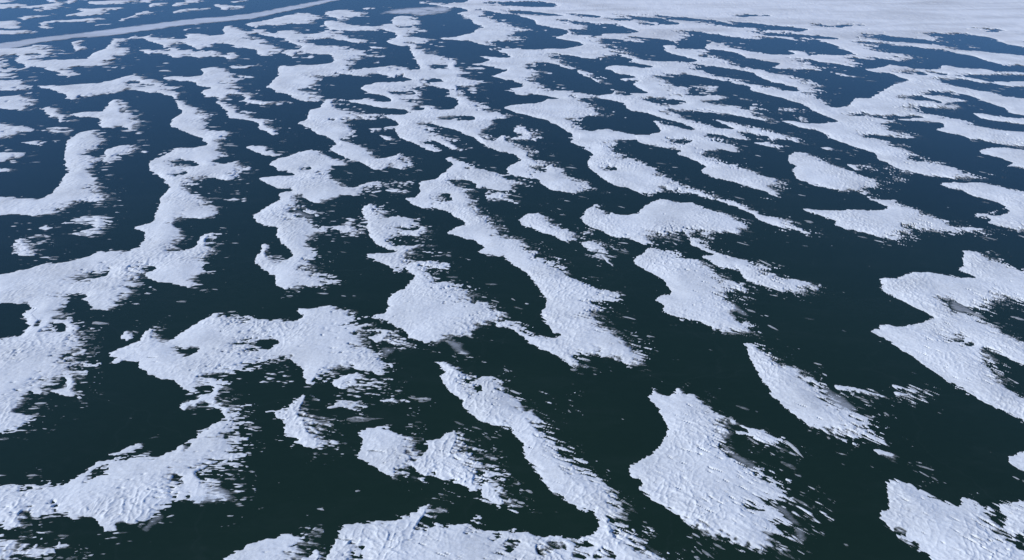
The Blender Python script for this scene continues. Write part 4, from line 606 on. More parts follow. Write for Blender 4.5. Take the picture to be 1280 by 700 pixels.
     '-137,1622 -126,1622 -121,1601 -119,1615 -108,1615 -107,1601 -104,1601 -96,1574 -88,1567 -80,1541 -73,1535 -71,1522 -66,1522 -66,1515 -63,1515 -59,1503 -54,1503 -54,1497 -51,1497 -47,1485 -42,1485 -42,1478 -39,1478 -39,1472 -35,1472 -35,1467 -32,1467 -29,1455 -22,1455 -22,1449 -17,1449 -17,1443 -14,1443 -14,1437 -11,1437 -8,1426 0,1420 0,1415 -6,1415 -6,1409 -37,1404 -34,1393 -30,1345 -51,1325 -46,1291 -59,1291 -40,1232 -46,1236 -46,1240 -49,1240 -52,1249 -56,1249 -59,1263 -65,1268 -72,1286 -76,1286 -76,1291 -79,1291 -79,1296 -82,1296 -86,1305 -90,1305 -90,1310 -93,1310 -97,1320 -101,1320 -105,1330 -110,1330 -111,1335 -115,1335 -116,1340 -120,1340 -121,1345 -133,1350 -133,1356 -138,1356 -138,1361 -143,1361 -143,1366 -149,1366 -150,1371 -168,1371 -167,1366 -148,1350 -147,1345 -141,1340 -138,1330 -132,1325 -130,1315 -125,1315 -125,1310 -122,1310 -119,1301 -114,1301 -114,1296 -108,1291 -99,1268 -91,1258 -83,1236 -83,1227 -78,1218 -78,1214 -98,1214 -98,1218 -104,1218 -104,1223 -107,1223 -107,1227 -110,1227 -113,1236 -118,1236 -118,1240 -121,1240 -124,1249 -128,1249 -129,1254 -132,1254 -132,1258 -148,1277 -147,1249 -144,1249 -138,1232 -135,1232 -131,1218 -127,1214 -127,1197 -129,1197 -130,1201 -132,1201 -136,1210 -140,1210 -140,1214 -143,1214 -147,1223 -151,1223 -154,1232 -159,1232 -162,1240 -167,1240 -170,1249 -175,1249 -175,1254 -178,1254 -182,1263 -186,1263 -187,1268 -189,1268 -190,1272 -193,1272 -197,1282 -205,1286 -211,1310 -217,1325 -219,1340 -241,1335 -240,1330 -247,1325 -246,1310 -240,1310 -239,1305 -235,1305 -234,1301 -230,1301 -229,1296 -225,1296 -224,1291 -220,1291 -219,1286 -198,1277 -197,1272 -225,1272 -228,1282 -242,1296 -245,1305 -259,1320 -262,1330 -268,1330 -270,1350 -253,1345 -254,1350 -239,1350 -240,1356 -216,1356 -217,1377 -220,1377 -239,1426 -208,1426 -207,1443 -192,1437 -191,1443 -195,1461 -181,1461 -180,1472 -167,1472 -172,1491 -156,1491 -156,1485 -149,1485 -149,1478 -142,1478 -142,1472 -118,1478 -118,1503 -115,1509 -116,1528 -115,1528 -115,1554 -125,1561 -126,1567 -134,1567 -135,1574 -143,1574 -144,1588 -133,1594/-113,1426 -114,1420 -135,1415 -135,1409 -129,1409 -128,1404 -114,1404 -114,1398 -77,1398 -77,1404 -71,1404 -71,1409 -74,1409 -75,1415 -78,1415 -81,1426'),
    (75, 'snow_streak', 'lens shaped snow streak isolated left of a mushroom-like drift',
     '-454,1245 -443,1245 -441,1240 -422,1232 -421,1227 -417,1227 -411,1218 -402,1214 -397,1206 -388,1201 -385,1193 -389,1193 -388,1189 -394,1185 -393,1181 -402,1181 -403,1185 -416,1189 -418,1193 -422,1193 -427,1201 -431,1201 -432,1206 -436,1206 -442,1214 -446,1214 -451,1223 -455,1223 -461,1232 -463,1240 -452,1240'),
    (76, 'snow_patch', 'speckled snow patch above the round knob patch, upper centre',
     '-20,1301 -4,1296 -3,1282 0,1282 0,1291 7,1291 3,1277 33,1277 34,1268 33,1272 6,1272 6,1268 8,1268 8,1263 11,1263 11,1258 14,1258 14,1254 17,1254 19,1245 24,1245 24,1240 28,1240 28,1236 39,1227 40,1214 47,1189 43,1189 40,1181 27,1181 25,1173 9,1173 9,1181 7,1189 4,1189 4,1193 -3,1193 -3,1197 -8,1197 -8,1201 -27,1210 -29,1218 -31,1218 -34,1227 -39,1227 -59,1291 -46,1291 -46,1296 -43,1296 -43,1291 -39,1291 -39,1286 -36,1286 -34,1277 -30,1272 -24,1291 -22,1291/-73,1210 -58,1201 -58,1197 -53,1197 -52,1193 -36,1181 -34,1173 -54,1177 -55,1181 -63,1189 -65,1197 -67,1197 -68,1201 -70,1201'),
    (78, 'snow_patch', 'wide forked snow sheet directly under the many armed sheet',
     '383,1409 406,1398 405,1393 412,1393 411,1387 419,1387 417,1382 426,1382 425,1377 431,1377 430,1371 436,1371 434,1366 440,1366 439,1361 445,1361 443,1356 449,1356 448,1350 472,1350 470,1345 476,1345 473,1330 479,1330 477,1325 483,1325 482,1320 500,1305 499,1301 503,1301 503,1291 512,1282 511,1272 508,1272 506,1268 516,1268 515,1249 496,1254 497,1258 495,1258 496,1263 493,1263 493,1272 454,1272 461,1296 436,1305 438,1310 428,1310 429,1315 419,1315 419,1291 425,1286 424,1282 438,1282 437,1277 444,1277 442,1272 403,1272 404,1277 392,1282 394,1286 382,1291 383,1296 360,1305 358,1286 364,1286 362,1282 393,1277 391,1272 369,1272 368,1268 373,1263 372,1258 375,1258 376,1249 383,1245 383,1236 393,1227 392,1218 382,1201 370,1206 371,1210 365,1210 367,1214 321,1206 315,1181 317,1164 296,1164 297,1168 293,1168 294,1173 290,1173 291,1177 287,1177 287,1181 283,1181 284,1185 275,1193 278,1201 287,1210 286,1218 267,1218 267,1223 260,1223 261,1227 254,1227 255,1232 235,1240 235,1249 229,1249 224,1291 248,1291 258,1315 272,1325 270,1340 272,1350 269,1361 271,1371 269,1377 270,1387 269,1398 284,1387 283,1382 289,1382 288,1377 294,1377 293,1371 303,1366 302,1361 308,1361 307,1356 316,1350 315,1345 320,1345 319,1340 329,1340 328,1335 336,1335 334,1330 343,1330 346,1335 348,1345 346,1371 372,1371 371,1366 380,1361 379,1356 383,1356 382,1350 387,1350 385,1345 409,1340 411,1345 408,1345 409,1350 406,1350 407,1356 404,1356 406,1361 403,1361 402,1371 398,1371 397,1382 390,1387 391,1393 381,1404/296,1272 294,1268 297,1268 299,1249 318,1268 319,1272'),
    (79, 'snow_patch', 'thin curved snow bow linking upright drift and big left drift',
     '-683,1245 -649,1240 -647,1236 -634,1232 -633,1227 -614,1218 -612,1214 -594,1210 -592,1206 -588,1206 -586,1201 -590,1197 -588,1193 -607,1193 -609,1197 -622,1197 -624,1201 -640,1201 -638,1197 -644,1197 -642,1193 -647,1193 -645,1189 -655,1185 -652,1173 -655,1173 -652,1153 -668,1153 -673,1160 -671,1160 -683,1185 -682,1185 -697,1218 -693,1218 -695,1223 -691,1223 -693,1227 -689,1227 -691,1232 -687,1232 -689,1236 -685,1236 -687,1240 -681,1240'),
    (80, 'snow_patch', 'thin ragged snow wedge at left edge beside the upright drift',
     '-829,1223 -827,1223 -824,1218 -813,1177 -816,1177 -814,1173 -816,1173 -814,1168 -817,1168 -814,1164 -817,1164 -814,1160 -817,1160 -815,1153 -871,1149 -900,1193 -885,1193 -887,1197 -836,1210 -838,1214 -831,1214 -834,1218 -827,1218'),
    (81, 'snow_patch', 'short snow tongue at right edge with pointed left tip, above the long smooth tongue',
     '823,1232 858,1232 855,1227 865,1227 862,1223 872,1223 869,1218 879,1218 876,1214 894,1210 891,1206 894,1206 837,1114 834,1114 836,1118 825,1118 827,1122 816,1122 818,1126 792,1133 799,1141 803,1141 805,1145 809,1145 811,1149 815,1149 818,1153 814,1153 816,1157 812,1160 814,1168 809,1168 811,1173 806,1173 808,1177 803,1177 805,1181 800,1181 802,1185 797,1185 799,1189 789,1193 793,1210 798,1218 812,1223 814,1227 821,1227'),
    (82, 'snow_patch', 'lobed snow patch with speckled right end, under the blunt nosed patch',
     '-301,1258 -275,1258 -275,1254 -268,1254 -267,1249 -262,1249 -262,1245 -243,1232 -232,1210 -231,1201 -230,1201 -229,1181 -225,1181 -224,1177 -210,1177 -210,1181 -199,1185 -199,1189 -195,1189 -194,1197 -188,1201 -187,1197 -184,1197 -184,1193 -181,1193 -181,1189 -165,1173 -160,1153 -159,1153 -158,1145 -155,1141 -154,1133 -164,1126 -163,1122 -167,1122 -167,1118 -170,1118 -170,1114 -180,1118 -181,1122 -189,1122 -189,1126 -196,1122 -196,1118 -202,1114 -201,1111 -222,1118 -223,1122 -226,1122 -226,1126 -229,1126 -229,1129 -232,1129 -233,1133 -235,1133 -236,1137 -238,1137 -239,1141 -242,1141 -242,1145 -245,1145 -246,1149 -248,1149 -252,1157 -256,1157 -259,1164 -278,1173 -279,1177 -281,1177 -282,1181 -299,1197 -302,1206 -308,1210 -312,1218 -314,1218 -315,1223 -313,1223 -312,1232 -297,1232 -296,1236'),
    (83, 'snow_patch', 'triangular top of a mushroom-like drift, left of centre',
     '-341,1227 -336,1218 -322,1206 -319,1197 -315,1197 -314,1193 -310,1193 -309,1189 -305,1189 -304,1185 -300,1185 -299,1181 -295,1181 -295,1177 -291,1177 -290,1173 -282,1173 -281,1168 -273,1168 -272,1164 -268,1164 -269,1168 -259,1164 -256,1157 -260,1160 -258,1153 -259,1145 -262,1145 -261,1141 -281,1137 -280,1133 -284,1133 -285,1126 -304,1126 -303,1122 -310,1133 -342,1133 -342,1129 -338,1114 -334,1107 -355,1107 -356,1111 -371,1114 -375,1122 -377,1122 -384,1133 -393,1141 -395,1153 -392,1153 -393,1160 -389,1164 -390,1173 -385,1173 -386,1177 -382,1177 -383,1181 -379,1181 -380,1185 -375,1185 -376,1189 -372,1189 -373,1193 -369,1193 -370,1197 -366,1197 -367,1201 -363,1201 -364,1206 -359,1206 -360,1210 -352,1214 -353,1218 -346,1218 -347,1223 -340,1223'),
    (84, 'snow_streak', 'thin snow sliver at left edge between ragged wedge and upright drift foot',
     '-830,1126 -790,1126 -788,1122 -789,1118 -786,1111 -845,1107 -854,1122 -827,1122'),
    (85, 'snow_streak', 'small snow flake strip right of the smooth oval patch',
     '541,1149 561,1137 557,1107 541,1114 543,1126 541,1126 542,1133 540,1133'),
    (86, 'snow_streak', 'thin snow dash beneath the long drift running from the dark bay',
     '582,1133 600,1126 598,1122 605,1122 604,1118 611,1118 610,1114 616,1114 614,1111 622,1111 620,1107 625,1107 623,1103 593,1111 594,1114 589,1114 591,1118 587,1118 589,1122 585,1122 587,1126 583,1126 585,1129 581,1129'),
    (87, 'snow_patch', 'long snow drift sweeping from the dark bay down to the right',
     '871,1827 878,1827 875,1818 867,1818/880,1818 890,1818 886,1810 877,1810/888,1810 900,1810 896,1801 884,1801/927,1801 940,1801 936,1793 944,1793 940,1784 970,1784 966,1776 1003,1784 998,1768 990,1751 1058,1751 1048,1727 1045,1727 1049,1735 999,1735 995,1727 989,1727 985,1719 989,1719 984,1704 990,1704 986,1696 999,1696 995,1688 998,1688 994,1673 1001,1673 997,1666 1004,1666 1000,1658 1008,1658 1004,1651 1013,1651 1009,1644 1017,1644 1014,1637 1022,1637 1018,1629 1029,1629 1025,1622 1046,1622 1042,1615 997,1615 981,1567 979,1574 983,1581 978,1581 981,1588 975,1588 978,1594 966,1594 970,1601 951,1608 955,1615 913,1622 909,1615 915,1615 911,1608 894,1608 890,1601 906,1594 902,1588 933,1581 930,1574 938,1574 935,1567 943,1567 940,1561 947,1561 943,1554 951,1554 948,1547 954,1541 951,1535 938,1535 934,1528 909,1522 901,1509 898,1509 894,1503 924,1503 921,1497 901,1485 898,1478 851,1478 854,1485 804,1478 801,1472 818,1467 815,1461 821,1461 818,1455 835,1437 832,1432 818,1432 813,1415 798,1420 801,1426 721,1426 724,1432 703,1432 706,1437 681,1437 678,1432 703,1426 700,1420 708,1420 706,1415 713,1415 711,1409 719,1409 716,1404 724,1404 721,1398 728,1398 730,1404 792,1398 788,1387 790,1393 744,1393 741,1387 732,1387 729,1382 722,1382 719,1377 705,1371 703,1366 706,1366 703,1361 706,1361 704,1356 707,1356 705,1350 708,1350 705,1345 708,1345 707,1335 711,1335 709,1330 719,1315 718,1305 724,1301 722,1296 725,1296 719,1286 680,1286 682,1291 671,1291 673,1296 661,1296 663,1301 645,1301 647,1305 639,1305 635,1296 634,1286 644,1286 642,1282 649,1282 647,1277 657,1277 655,1272 667,1268 666,1258 670,1258 669,1249 673,1249 671,1245 674,1245 672,1236 677,1236 674,1232 679,1223 676,1206 679,1201 677,1193 680,1189 677,1181 681,1177 678,1168 681,1168 679,1160 687,1157 685,1153 691,1153 689,1149 694,1149 692,1145 698,1145 696,1141 701,1137 700,1129 706,1126 704,1118 710,1114 708,1107 712,1107 711,1100 715,1100 713,1096 716,1096 715,1089 719,1089 717,1085 719,1085 718,1078 706,1075 704,1071 695,1071 694,1068 673,1068 675,1071 668,1071 670,1075 663,1075 665,1078 658,1078 660,1082 654,1082 656,1085 640,1093 641,1096 636,1096 638,1100 633,1100 635,1103 630,1103 632,1107 626,1107 623,1103 628,1111 613,1122 615,1126 612,1126 614,1129 611,1129 613,1133 611,1133 612,1137 610,1137 612,1141 609,1141 611,1145 608,1145 610,1149 607,1149 608,1157 604,1157 606,1160 602,1160 604,1164 600,1168 606,1185 605,1185 610,1197 608,1201 610,1206 605,1206 607,1210 603,1210 605,1214 601,1214 603,1218 599,1218 600,1223 595,1223 597,1227 593,1227 594,1232 589,1232 591,1236 587,1236 588,1240 583,1240 585,1245 580,1245 582,1249 578,1249 580,1254 576,1254 577,1258 573,1258 575,1263 571,1263 573,1268 568,1268 570,1272 560,1272 569,1296 565,1305 567,1310 564,1310 566,1315 563,1315 565,1320 562,1320 564,1325 544,1335 546,1340 537,1340 539,1345 533,1345 533,1356 526,1361 526,1371 519,1377 521,1382 518,1382 523,1393 544,1393 542,1387 552,1387 550,1382 559,1382 557,1377 595,1377 597,1382 611,1382 613,1387 620,1387 622,1393 619,1393 621,1398 618,1398 620,1404 617,1404 619,1415 614,1415 616,1420 613,1420 614,1432 609,1432 610,1443 606,1443 608,1449 603,1449 604,1461 599,1461 601,1467 598,1467 602,1478 599,1478 601,1485 598,1485 600,1491 597,1491 599,1497 596,1497 598,1503 595,1503 596,1515 591,1515 593,1522 588,1522 590,1528 583,1528 586,1535 572,1554 576,1567 568,1567 570,1574 561,1574 563,1581 557,1581 559,1588 550,1588 552,1594 544,1594 546,1601 524,1622 526,1629 523,1637 529,1651 529,1673 510,1688 512,1696 529,1696 531,1712 538,1712 536,1704 545,1704 543,1696 550,1696 548,1688 571,1673 569,1666 589,1651 587,1644 600,1637 598,1629 654,1622 651,1615 641,1615 638,1608 651,1588 649,1581 652,1581 650,1574 653,1574 651,1567 654,1567 652,1561 655,1561 653,1554 660,1528 646,1497 665,1491 668,1497 684,1497 692,1509 697,1522 714,1547 728,1561 731,1567 761,1567 769,1581 772,1581 775,1588 792,1601 799,1615 816,1629 824,1644 828,1644 836,1658 840,1658 855,1681 861,1681 864,1688 878,1696 882,1704 889,1704 893,1712 900,1712 904,1719 913,1719 917,1735 908,1751 917,1784 929,1784 932,1793 923,1793/1064,1768 1062,1759 1073,1759 1069,1751 1058,1751/851,1574 850,1574 843,1561 847,1561 843,1554 854,1554 850,1547 861,1547 857,1541 877,1541 874,1535 883,1535 879,1528 889,1522 894,1535 891,1535 896,1547 891,1547 894,1554 886,1554 889,1561 880,1561 884,1567/661,1185 657,1181 662,1177 661,1168 665,1168 664,1160 674,1160 677,1168 672,1173 674,1177 671,1177 673,1185'),
    (88, 'snow_patch', 'broad winged snow patch heading the big left drift',
     '-526,1277 -512,1277 -511,1272 -516,1272 -513,1263 -512,1263 -508,1254 -507,1254 -486,1210 -473,1189 -471,1181 -479,1177 -478,1173 -482,1173 -480,1168 -485,1168 -485,1164 -481,1157 -479,1157 -475,1149 -468,1145 -469,1149 -464,1149 -466,1153 -459,1153 -460,1157 -455,1157 -456,1160 -446,1164 -428,1137 -428,1129 -426,1122 -427,1118 -425,1111 -426,1107 -424,1100 -425,1096 -423,1089 -423,1078 -425,1078 -424,1075 -429,1075 -428,1071 -432,1071 -431,1068 -440,1068 -442,1071 -456,1075 -457,1078 -470,1078 -469,1075 -486,1071 -485,1054 -500,1054 -498,1044 -501,1044 -504,1051 -519,1051 -535,1071 -537,1071 -544,1082 -547,1082 -551,1089 -553,1089 -558,1096 -560,1096 -564,1103 -567,1103 -571,1111 -577,1114 -595,1157 -592,1157 -593,1164 -589,1164 -590,1173 -586,1173 -588,1177 -581,1193 -583,1197 -586,1197 -588,1206 -584,1206 -582,1201 -578,1206 -584,1227 -576,1227 -578,1232 -545,1232 -546,1236 -531,1240 -532,1245 -536,1254 -522,1254 -519,1249 -526,1268/-546,1164 -546,1160 -541,1157 -538,1149 -534,1149 -533,1145 -520,1137 -518,1133 -505,1137 -507,1141 -509,1141 -511,1145 -513,1145 -515,1149 -517,1149 -519,1153 -522,1153 -523,1157 -526,1157 -531,1164/-516,1107 -515,1103 -524,1103 -523,1100 -520,1096 -510,1096 -514,1107'),
    (89, 'snow_patch', 'snow patch forming the upper right shoulder of the longest central drift',
     '-102,1181 -98,1181 -98,1177 -96,1177 -95,1173 -93,1173 -89,1164 -72,1157 -64,1137 -62,1137 -59,1126 -40,1122 -39,1118 -36,1118 -35,1114 -20,1103 -18,1096 -14,1096 -14,1093 -10,1093 -10,1089 -6,1089 -6,1085 -2,1085 -2,1082 1,1082 1,1078 6,1078 6,1075 11,1075 11,1071 16,1071 16,1068 21,1068 21,1064 27,1064 27,1061 33,1061 33,1058 19,1051 19,1047 13,1047 13,1044 8,1041 6,1031 4,1031 1,1021 -1,1021 -1,1024 -9,1024 -9,1028 -25,1028 -25,1031 -31,1031 -31,1034 -37,1034 -37,1037 -53,1037 -55,1044 -56,1058 -71,1068 -73,1075 -102,1075 -101,1078 -103,1122 -99,1137 -97,1137 -96,1145 -100,1149 -100,1153 -104,1153 -105,1157 -107,1157 -110,1164 -113,1164 -115,1173 -108,1173 -109,1177 -102,1177'),
    (90, 'snow_streak', 'tiny snow dash right of the mushroom-like drift',
     '-176,1034 -166,1034 -165,1031 -163,1031 -162,1028 -160,1028 -157,1021 -178,1018 -178,1021 -186,1024 -189,1031 -176,1031'),
    (91, 'snow_patch', 'smooth snow slab with blunt left end, right of centre upper half',
     '478,1210 501,1201 500,1197 504,1197 503,1189 510,1185 510,1177 516,1173 514,1168 520,1164 518,1160 521,1160 520,1153 524,1153 523,1149 525,1149 524,1145 526,1145 525,1141 527,1141 526,1137 529,1137 527,1133 530,1133 528,1129 531,1129 529,1126 532,1126 531,1118 535,1118 534,1114 537,1114 536,1111 540,1111 538,1107 542,1107 541,1103 544,1103 543,1100 548,1100 546,1096 550,1096 549,1093 552,1093 551,1089 561,1078 559,1064 561,1064 561,1058 558,1051 554,1051 549,1044 545,1044 544,1041 537,1037 520,1012 508,1012 509,1015 501,1015 502,1018 482,1024 483,1028 479,1028 480,1031 475,1031 476,1034 472,1034 473,1037 468,1037 469,1041 465,1041 466,1044 461,1044 462,1047 457,1047 459,1051 454,1051 455,1054 450,1054 451,1058 447,1058 448,1061 439,1068 440,1071 437,1078 441,1096 440,1096 442,1103 442,1111 445,1118 458,1137 454,1137 455,1141 450,1149 452,1157 452,1164 456,1177'),
    (92, 'snow_patch', 'oval snow patch with a round knob at its left end, upper centre',
     '27,1181 39,1181 37,1173 42,1173 42,1168 46,1168 46,1164 51,1164 51,1160 56,1160 56,1157 60,1157 60,1153 65,1153 65,1149 71,1145 71,1141 74,1141 76,1133 80,1133 79,1129 82,1129 84,1122 84,1114 85,1114 84,1107 86,1107 87,1089 100,1082 100,1078 105,1078 105,1075 107,1075 107,1071 118,1058 119,1037 113,1031 113,1028 110,1028 110,1024 108,1024 107,1021 105,1021 105,1018 102,1018 102,1015 100,1015 99,1012 73,1018 73,1021 56,1028 51,1041 47,1044 40,1064 40,1071 38,1078 19,1082 19,1085 4,1089 4,1093 -1,1093 -1,1096 -9,1100 -10,1114 -11,1114 -10,1126 -8,1126 -3,1141 5,1149 7,1157 14,1164 15,1168 11,1168 11,1173 25,1173/46,1122 44,1118 46,1118 47,1107 52,1107 52,1122'),
    (93, 'snow_patch', 'snow slab pointing right in front of the smooth blunt slab',
     '321,1206 326,1206 327,1185 330,1185 329,1181 331,1181 332,1173 336,1173 335,1168 338,1168 338,1160 342,1160 343,1153 348,1153 347,1149 365,1137 364,1133 368,1133 367,1129 370,1129 369,1126 375,1126 373,1122 377,1122 376,1118 380,1118 379,1114 391,1103 391,1096 395,1096 394,1093 398,1093 397,1089 400,1089 399,1085 404,1085 403,1082 407,1082 406,1078 413,1075 411,1064 410,1064 408,1058 403,1051 391,1044 389,1037 392,1037 391,1028 393,1028 392,1021 395,1021 395,1015 389,999 384,999 385,1002 374,1012 377,1021 374,1021 375,1024 370,1024 371,1028 358,1034 359,1037 356,1037 357,1041 348,1044 349,1047 345,1047 346,1051 342,1051 342,1054 339,1054 340,1058 335,1058 336,1061 331,1061 332,1064 327,1064 328,1068 311,1078 310,1085 306,1085 307,1089 305,1089 304,1096 298,1100 299,1118 303,1122 306,1129 309,1129 312,1137 309,1137 310,1141 308,1141 309,1145 306,1145 307,1149 304,1149 305,1153 303,1153 302,1160 298,1160 299,1164 317,1164 315,1181'),
    (94, 'snow_patch', 'speckled thin snow patch right of the longest central drift shoulder',
     '-25,1021 -21,1021 -21,1018 -9,1018 -9,1015 0,1015 0,996 3,996 3,993 6,993 6,990 8,990 10,984 14,984 14,981 16,981 18,975 22,975 22,972 3,975 1,981 -6,984 -5,990 -38,996 -41,1005 -43,1005 -43,1012 -30,1015 -31,1018 -25,1018'),
    (95, 'snow_patch', 'wide lower half of the mushroom-like drift with two side points',
     '-342,1133 -330,1133 -329,1129 -332,1129 -327,1118 -320,1122 -324,1133 -310,1133 -305,1122 -304,1126 -286,1126 -286,1122 -289,1118 -280,1089 -264,1061 -262,1061 -261,1058 -258,1058 -258,1054 -255,1054 -252,1047 -244,1044 -243,1041 -236,1041 -236,1044 -230,1047 -229,1054 -225,1054 -226,1058 -222,1058 -223,1061 -219,1061 -220,1064 -207,1068 -207,1071 -201,1071 -201,1068 -198,1068 -198,1064 -195,1064 -192,1058 -197,1054 -197,1051 -202,1051 -201,1047 -205,1047 -204,1044 -217,1037 -217,1034 -228,1031 -227,1028 -225,1028 -222,1021 -215,1018 -215,1012 -221,1012 -220,1009 -226,1009 -226,1005 -235,1005 -236,1009 -250,1012 -252,999 -255,999 -254,996 -256,996 -257,990 -261,990 -260,987 -262,987 -263,981 -267,981 -268,975 -282,975 -283,978 -295,987 -306,1005 -304,996 -300,990 -295,975 -279,952 -278,949 -281,949 -297,975 -302,990 -303,990 -308,1005 -310,1005 -310,1015 -314,1015 -315,1021 -326,1028 -330,1034 -350,1034 -351,1037 -353,1037 -354,1041 -357,1041 -358,1044 -360,1044 -361,1047 -364,1047 -364,1051 -367,1051 -368,1054 -370,1054 -371,1058 -374,1058 -375,1061 -377,1061 -378,1064 -381,1064 -382,1068 -384,1068 -385,1071 -393,1078 -394,1082 -374,1085 -375,1089 -340,1093 -349,1107 -334,1107 -338,1114 -342,1129'),
    (96, 'snow_patch', 'large upright snow drift bending like a boot to the left edge',
     '-780,1335 -751,1315 -725,1282 -714,1258 -715,1258 -706,1236 -708,1236 -707,1227 -711,1227 -709,1223 -712,1223 -709,1218 -714,1201 -712,1197 -710,1197 -708,1193 -705,1193 -703,1189 -681,1173 -665,1133 -665,1126 -661,1118 -661,1111 -657,1103 -656,1096 -653,1096 -651,1093 -643,1089 -641,1085 -639,1085 -633,1078 -629,1078 -613,1041 -609,1037 -599,1021 -596,1021 -592,1015 -590,1015 -582,1005 -576,1002 -573,996 -588,990 -587,987 -594,987 -592,984 -599,984 -597,981 -604,981 -603,978 -610,978 -608,975 -614,975 -612,972 -616,972 -614,969 -623,960 -621,957 -624,957 -622,954 -624,954 -623,952 -625,952 -624,949 -626,949 -624,946 -626,946 -625,943 -627,943 -626,937 -633,937 -631,935 -640,935 -639,932 -647,932 -646,929 -659,929 -660,932 -665,932 -666,935 -671,935 -672,937 -733,932 -774,996 -768,996 -770,999 -749,999 -751,1002 -729,1002 -731,1005 -711,1005 -709,1002 -703,1002 -702,999 -678,999 -680,1002 -678,1002 -680,1005 -675,1018 -678,1024 -678,1031 -682,1037 -682,1044 -688,1058 -687,1061 -696,1082 -702,1111 -708,1118 -712,1126 -725,1141 -760,1206 -759,1206 -791,1272 -789,1282 -792,1286 -789,1286 -791,1291 -788,1291 -792,1301 -789,1305 -792,1320 -783,1325 -785,1330 -778,1330'),
    (98, 'snow_patch', 'snow drift with a very long thin tail trailing right across centre',
     '136,1240 154,1240 154,1232 158,1240 178,1240 177,1236 174,1236 173,1227 185,1218 185,1210 182,1210 183,1214 173,1214 173,1210 175,1210 175,1206 177,1206 177,1201 180,1201 179,1197 182,1197 181,1193 184,1193 183,1189 186,1189 186,1185 188,1185 190,1177 205,1173 205,1164 208,1164 207,1160 210,1160 211,1153 220,1149 219,1145 222,1149 222,1141 225,1141 226,1129 228,1129 231,1114 239,1103 239,1096 245,1089 245,1082 247,1082 247,1078 249,1078 248,1075 251,1075 250,1071 253,1071 252,1068 254,1068 254,1064 256,1064 255,1061 258,1061 259,1054 263,1054 262,1051 266,1051 267,1044 279,1034 280,1028 283,1028 282,1024 286,1024 285,1021 289,1021 288,1018 292,1018 291,1015 294,1015 294,1012 297,1012 296,1009 300,1009 299,1005 303,1005 302,1002 305,1002 304,999 309,999 308,996 314,993 315,987 326,978 326,975 328,975 328,969 332,969 331,966 333,966 332,963 335,963 335,957 339,957 338,954 344,946 344,940 347,937 348,929 367,929 366,926 368,926 368,921 371,921 371,918 373,918 373,913 376,913 375,910 378,910 378,905 381,905 382,900 385,900 385,895 388,895 389,889 395,884 394,882 396,882 397,877 400,877 399,874 401,874 400,872 402,872 401,869 403,869 402,867 404,867 405,862 393,864 394,867 386,867 387,869 378,872 379,874 376,874 377,877 374,877 375,879 371,879 372,882 369,882 370,884 366,884 367,887 348,895 349,897 346,897 345,902 342,902 343,905 340,905 339,910 336,910 335,916 332,916 330,940 327,940 328,943 326,943 325,949 322,949 323,952 320,952 320,957 316,957 316,963 312,963 313,966 310,966 310,969 304,972 304,978 296,981 297,984 294,984 295,987 291,987 292,990 288,990 289,993 286,993 286,996 282,996 282,999 278,999 279,1002 274,1002 275,1005 270,1005 271,1009 266,1009 267,1012 262,1012 263,1015 258,1015 259,1018 236,1024 237,1028 230,1028 230,1031 223,1034 225,1024 224,1021 220,1021 220,1018 206,1018 205,1015 199,1015 199,1012 189,1009 189,1012 187,1012 188,1015 185,1015 186,1018 183,1018 184,1021 182,1021 182,1024 180,1024 180,1028 178,1028 178,1031 176,1031 174,1037 154,1047 154,1051 152,1051 152,1054 142,1068 141,1075 137,1078 136,1085 134,1085 131,1103 128,1103 121,1133 122,1157 133,1185 136,1185 137,1193 134,1193 134,1201 129,1206 128,1214 125,1214 123,1223 136,1227 137,1232 134,1232/151,1129 150,1126 151,1118 154,1118 153,1114 162,1114 166,1122 166,1126'),
    (99, 'snow_streak', 'tiny snow dash near left edge under the boot shaped upright drift',
     '-622,902 -619,902 -617,900 -606,895 -605,892 -607,889 -606,887 -609,887 -608,884 -613,884 -614,887 -622,889 -626,895 -621,897'),
    (100, 'snow_patch', 'streaky snow bridge between crooked drift and kite shaped patch',
     '-233,905 -204,905 -203,902 -198,902 -193,892 -195,889 -194,884 -195,884 -195,872 -215,872 -216,874 -222,877 -222,879 -228,882 -228,884 -245,882 -248,892 -252,892 -255,900 -232,902'),
    (102, 'snow_patch', 'large snow tongue at right edge with a notch in its lower side',
     '668,1064 676,1064 674,1061 718,1061 716,1058 722,1058 720,1054 726,1054 724,1051 731,1051 729,1047 735,1047 733,1044 738,1044 736,1041 742,1041 740,1037 745,1037 743,1034 749,1034 747,1031 752,1031 750,1028 756,1028 754,1024 759,1024 757,1021 761,1021 759,1018 765,1018 763,1015 768,1015 766,1012 772,1012 681,867 674,869 675,872 671,872 673,874 668,874 669,877 665,877 667,879 661,879 663,882 659,882 660,884 655,884 657,887 652,887 654,889 649,889 650,892 647,892 648,895 644,895 646,897 641,897 643,900 640,900 641,902 635,905 636,910 641,916 643,916 649,926 643,926 642,924 632,921 633,926 629,929 632,935 640,943 659,943 661,946 664,946 666,949 669,949 671,952 689,960 695,966 692,966 695,972 693,972 695,978 693,978 694,984 689,984 691,987 685,990 686,993 680,996 682,999 672,1002 674,1005 670,1005 671,1012 668,1012 670,1015 667,1015 668,1021 665,1021 666,1028 662,1028 664,1031 658,1031 660,1034 655,1034 657,1037 651,1037 653,1041 647,1044 649,1047 646,1047 648,1051 646,1051 647,1058 667,1061/689,954 686,952 681,952 679,949 676,949 674,946 670,946 668,943 665,943 663,940 659,940 657,937 664,935 666,937 671,937 673,940 683,943 688,949 690,949 696,954'),
    (103, 'snow_patch', 'ragged forked snow patch right of tiny dash, under the upright drift',
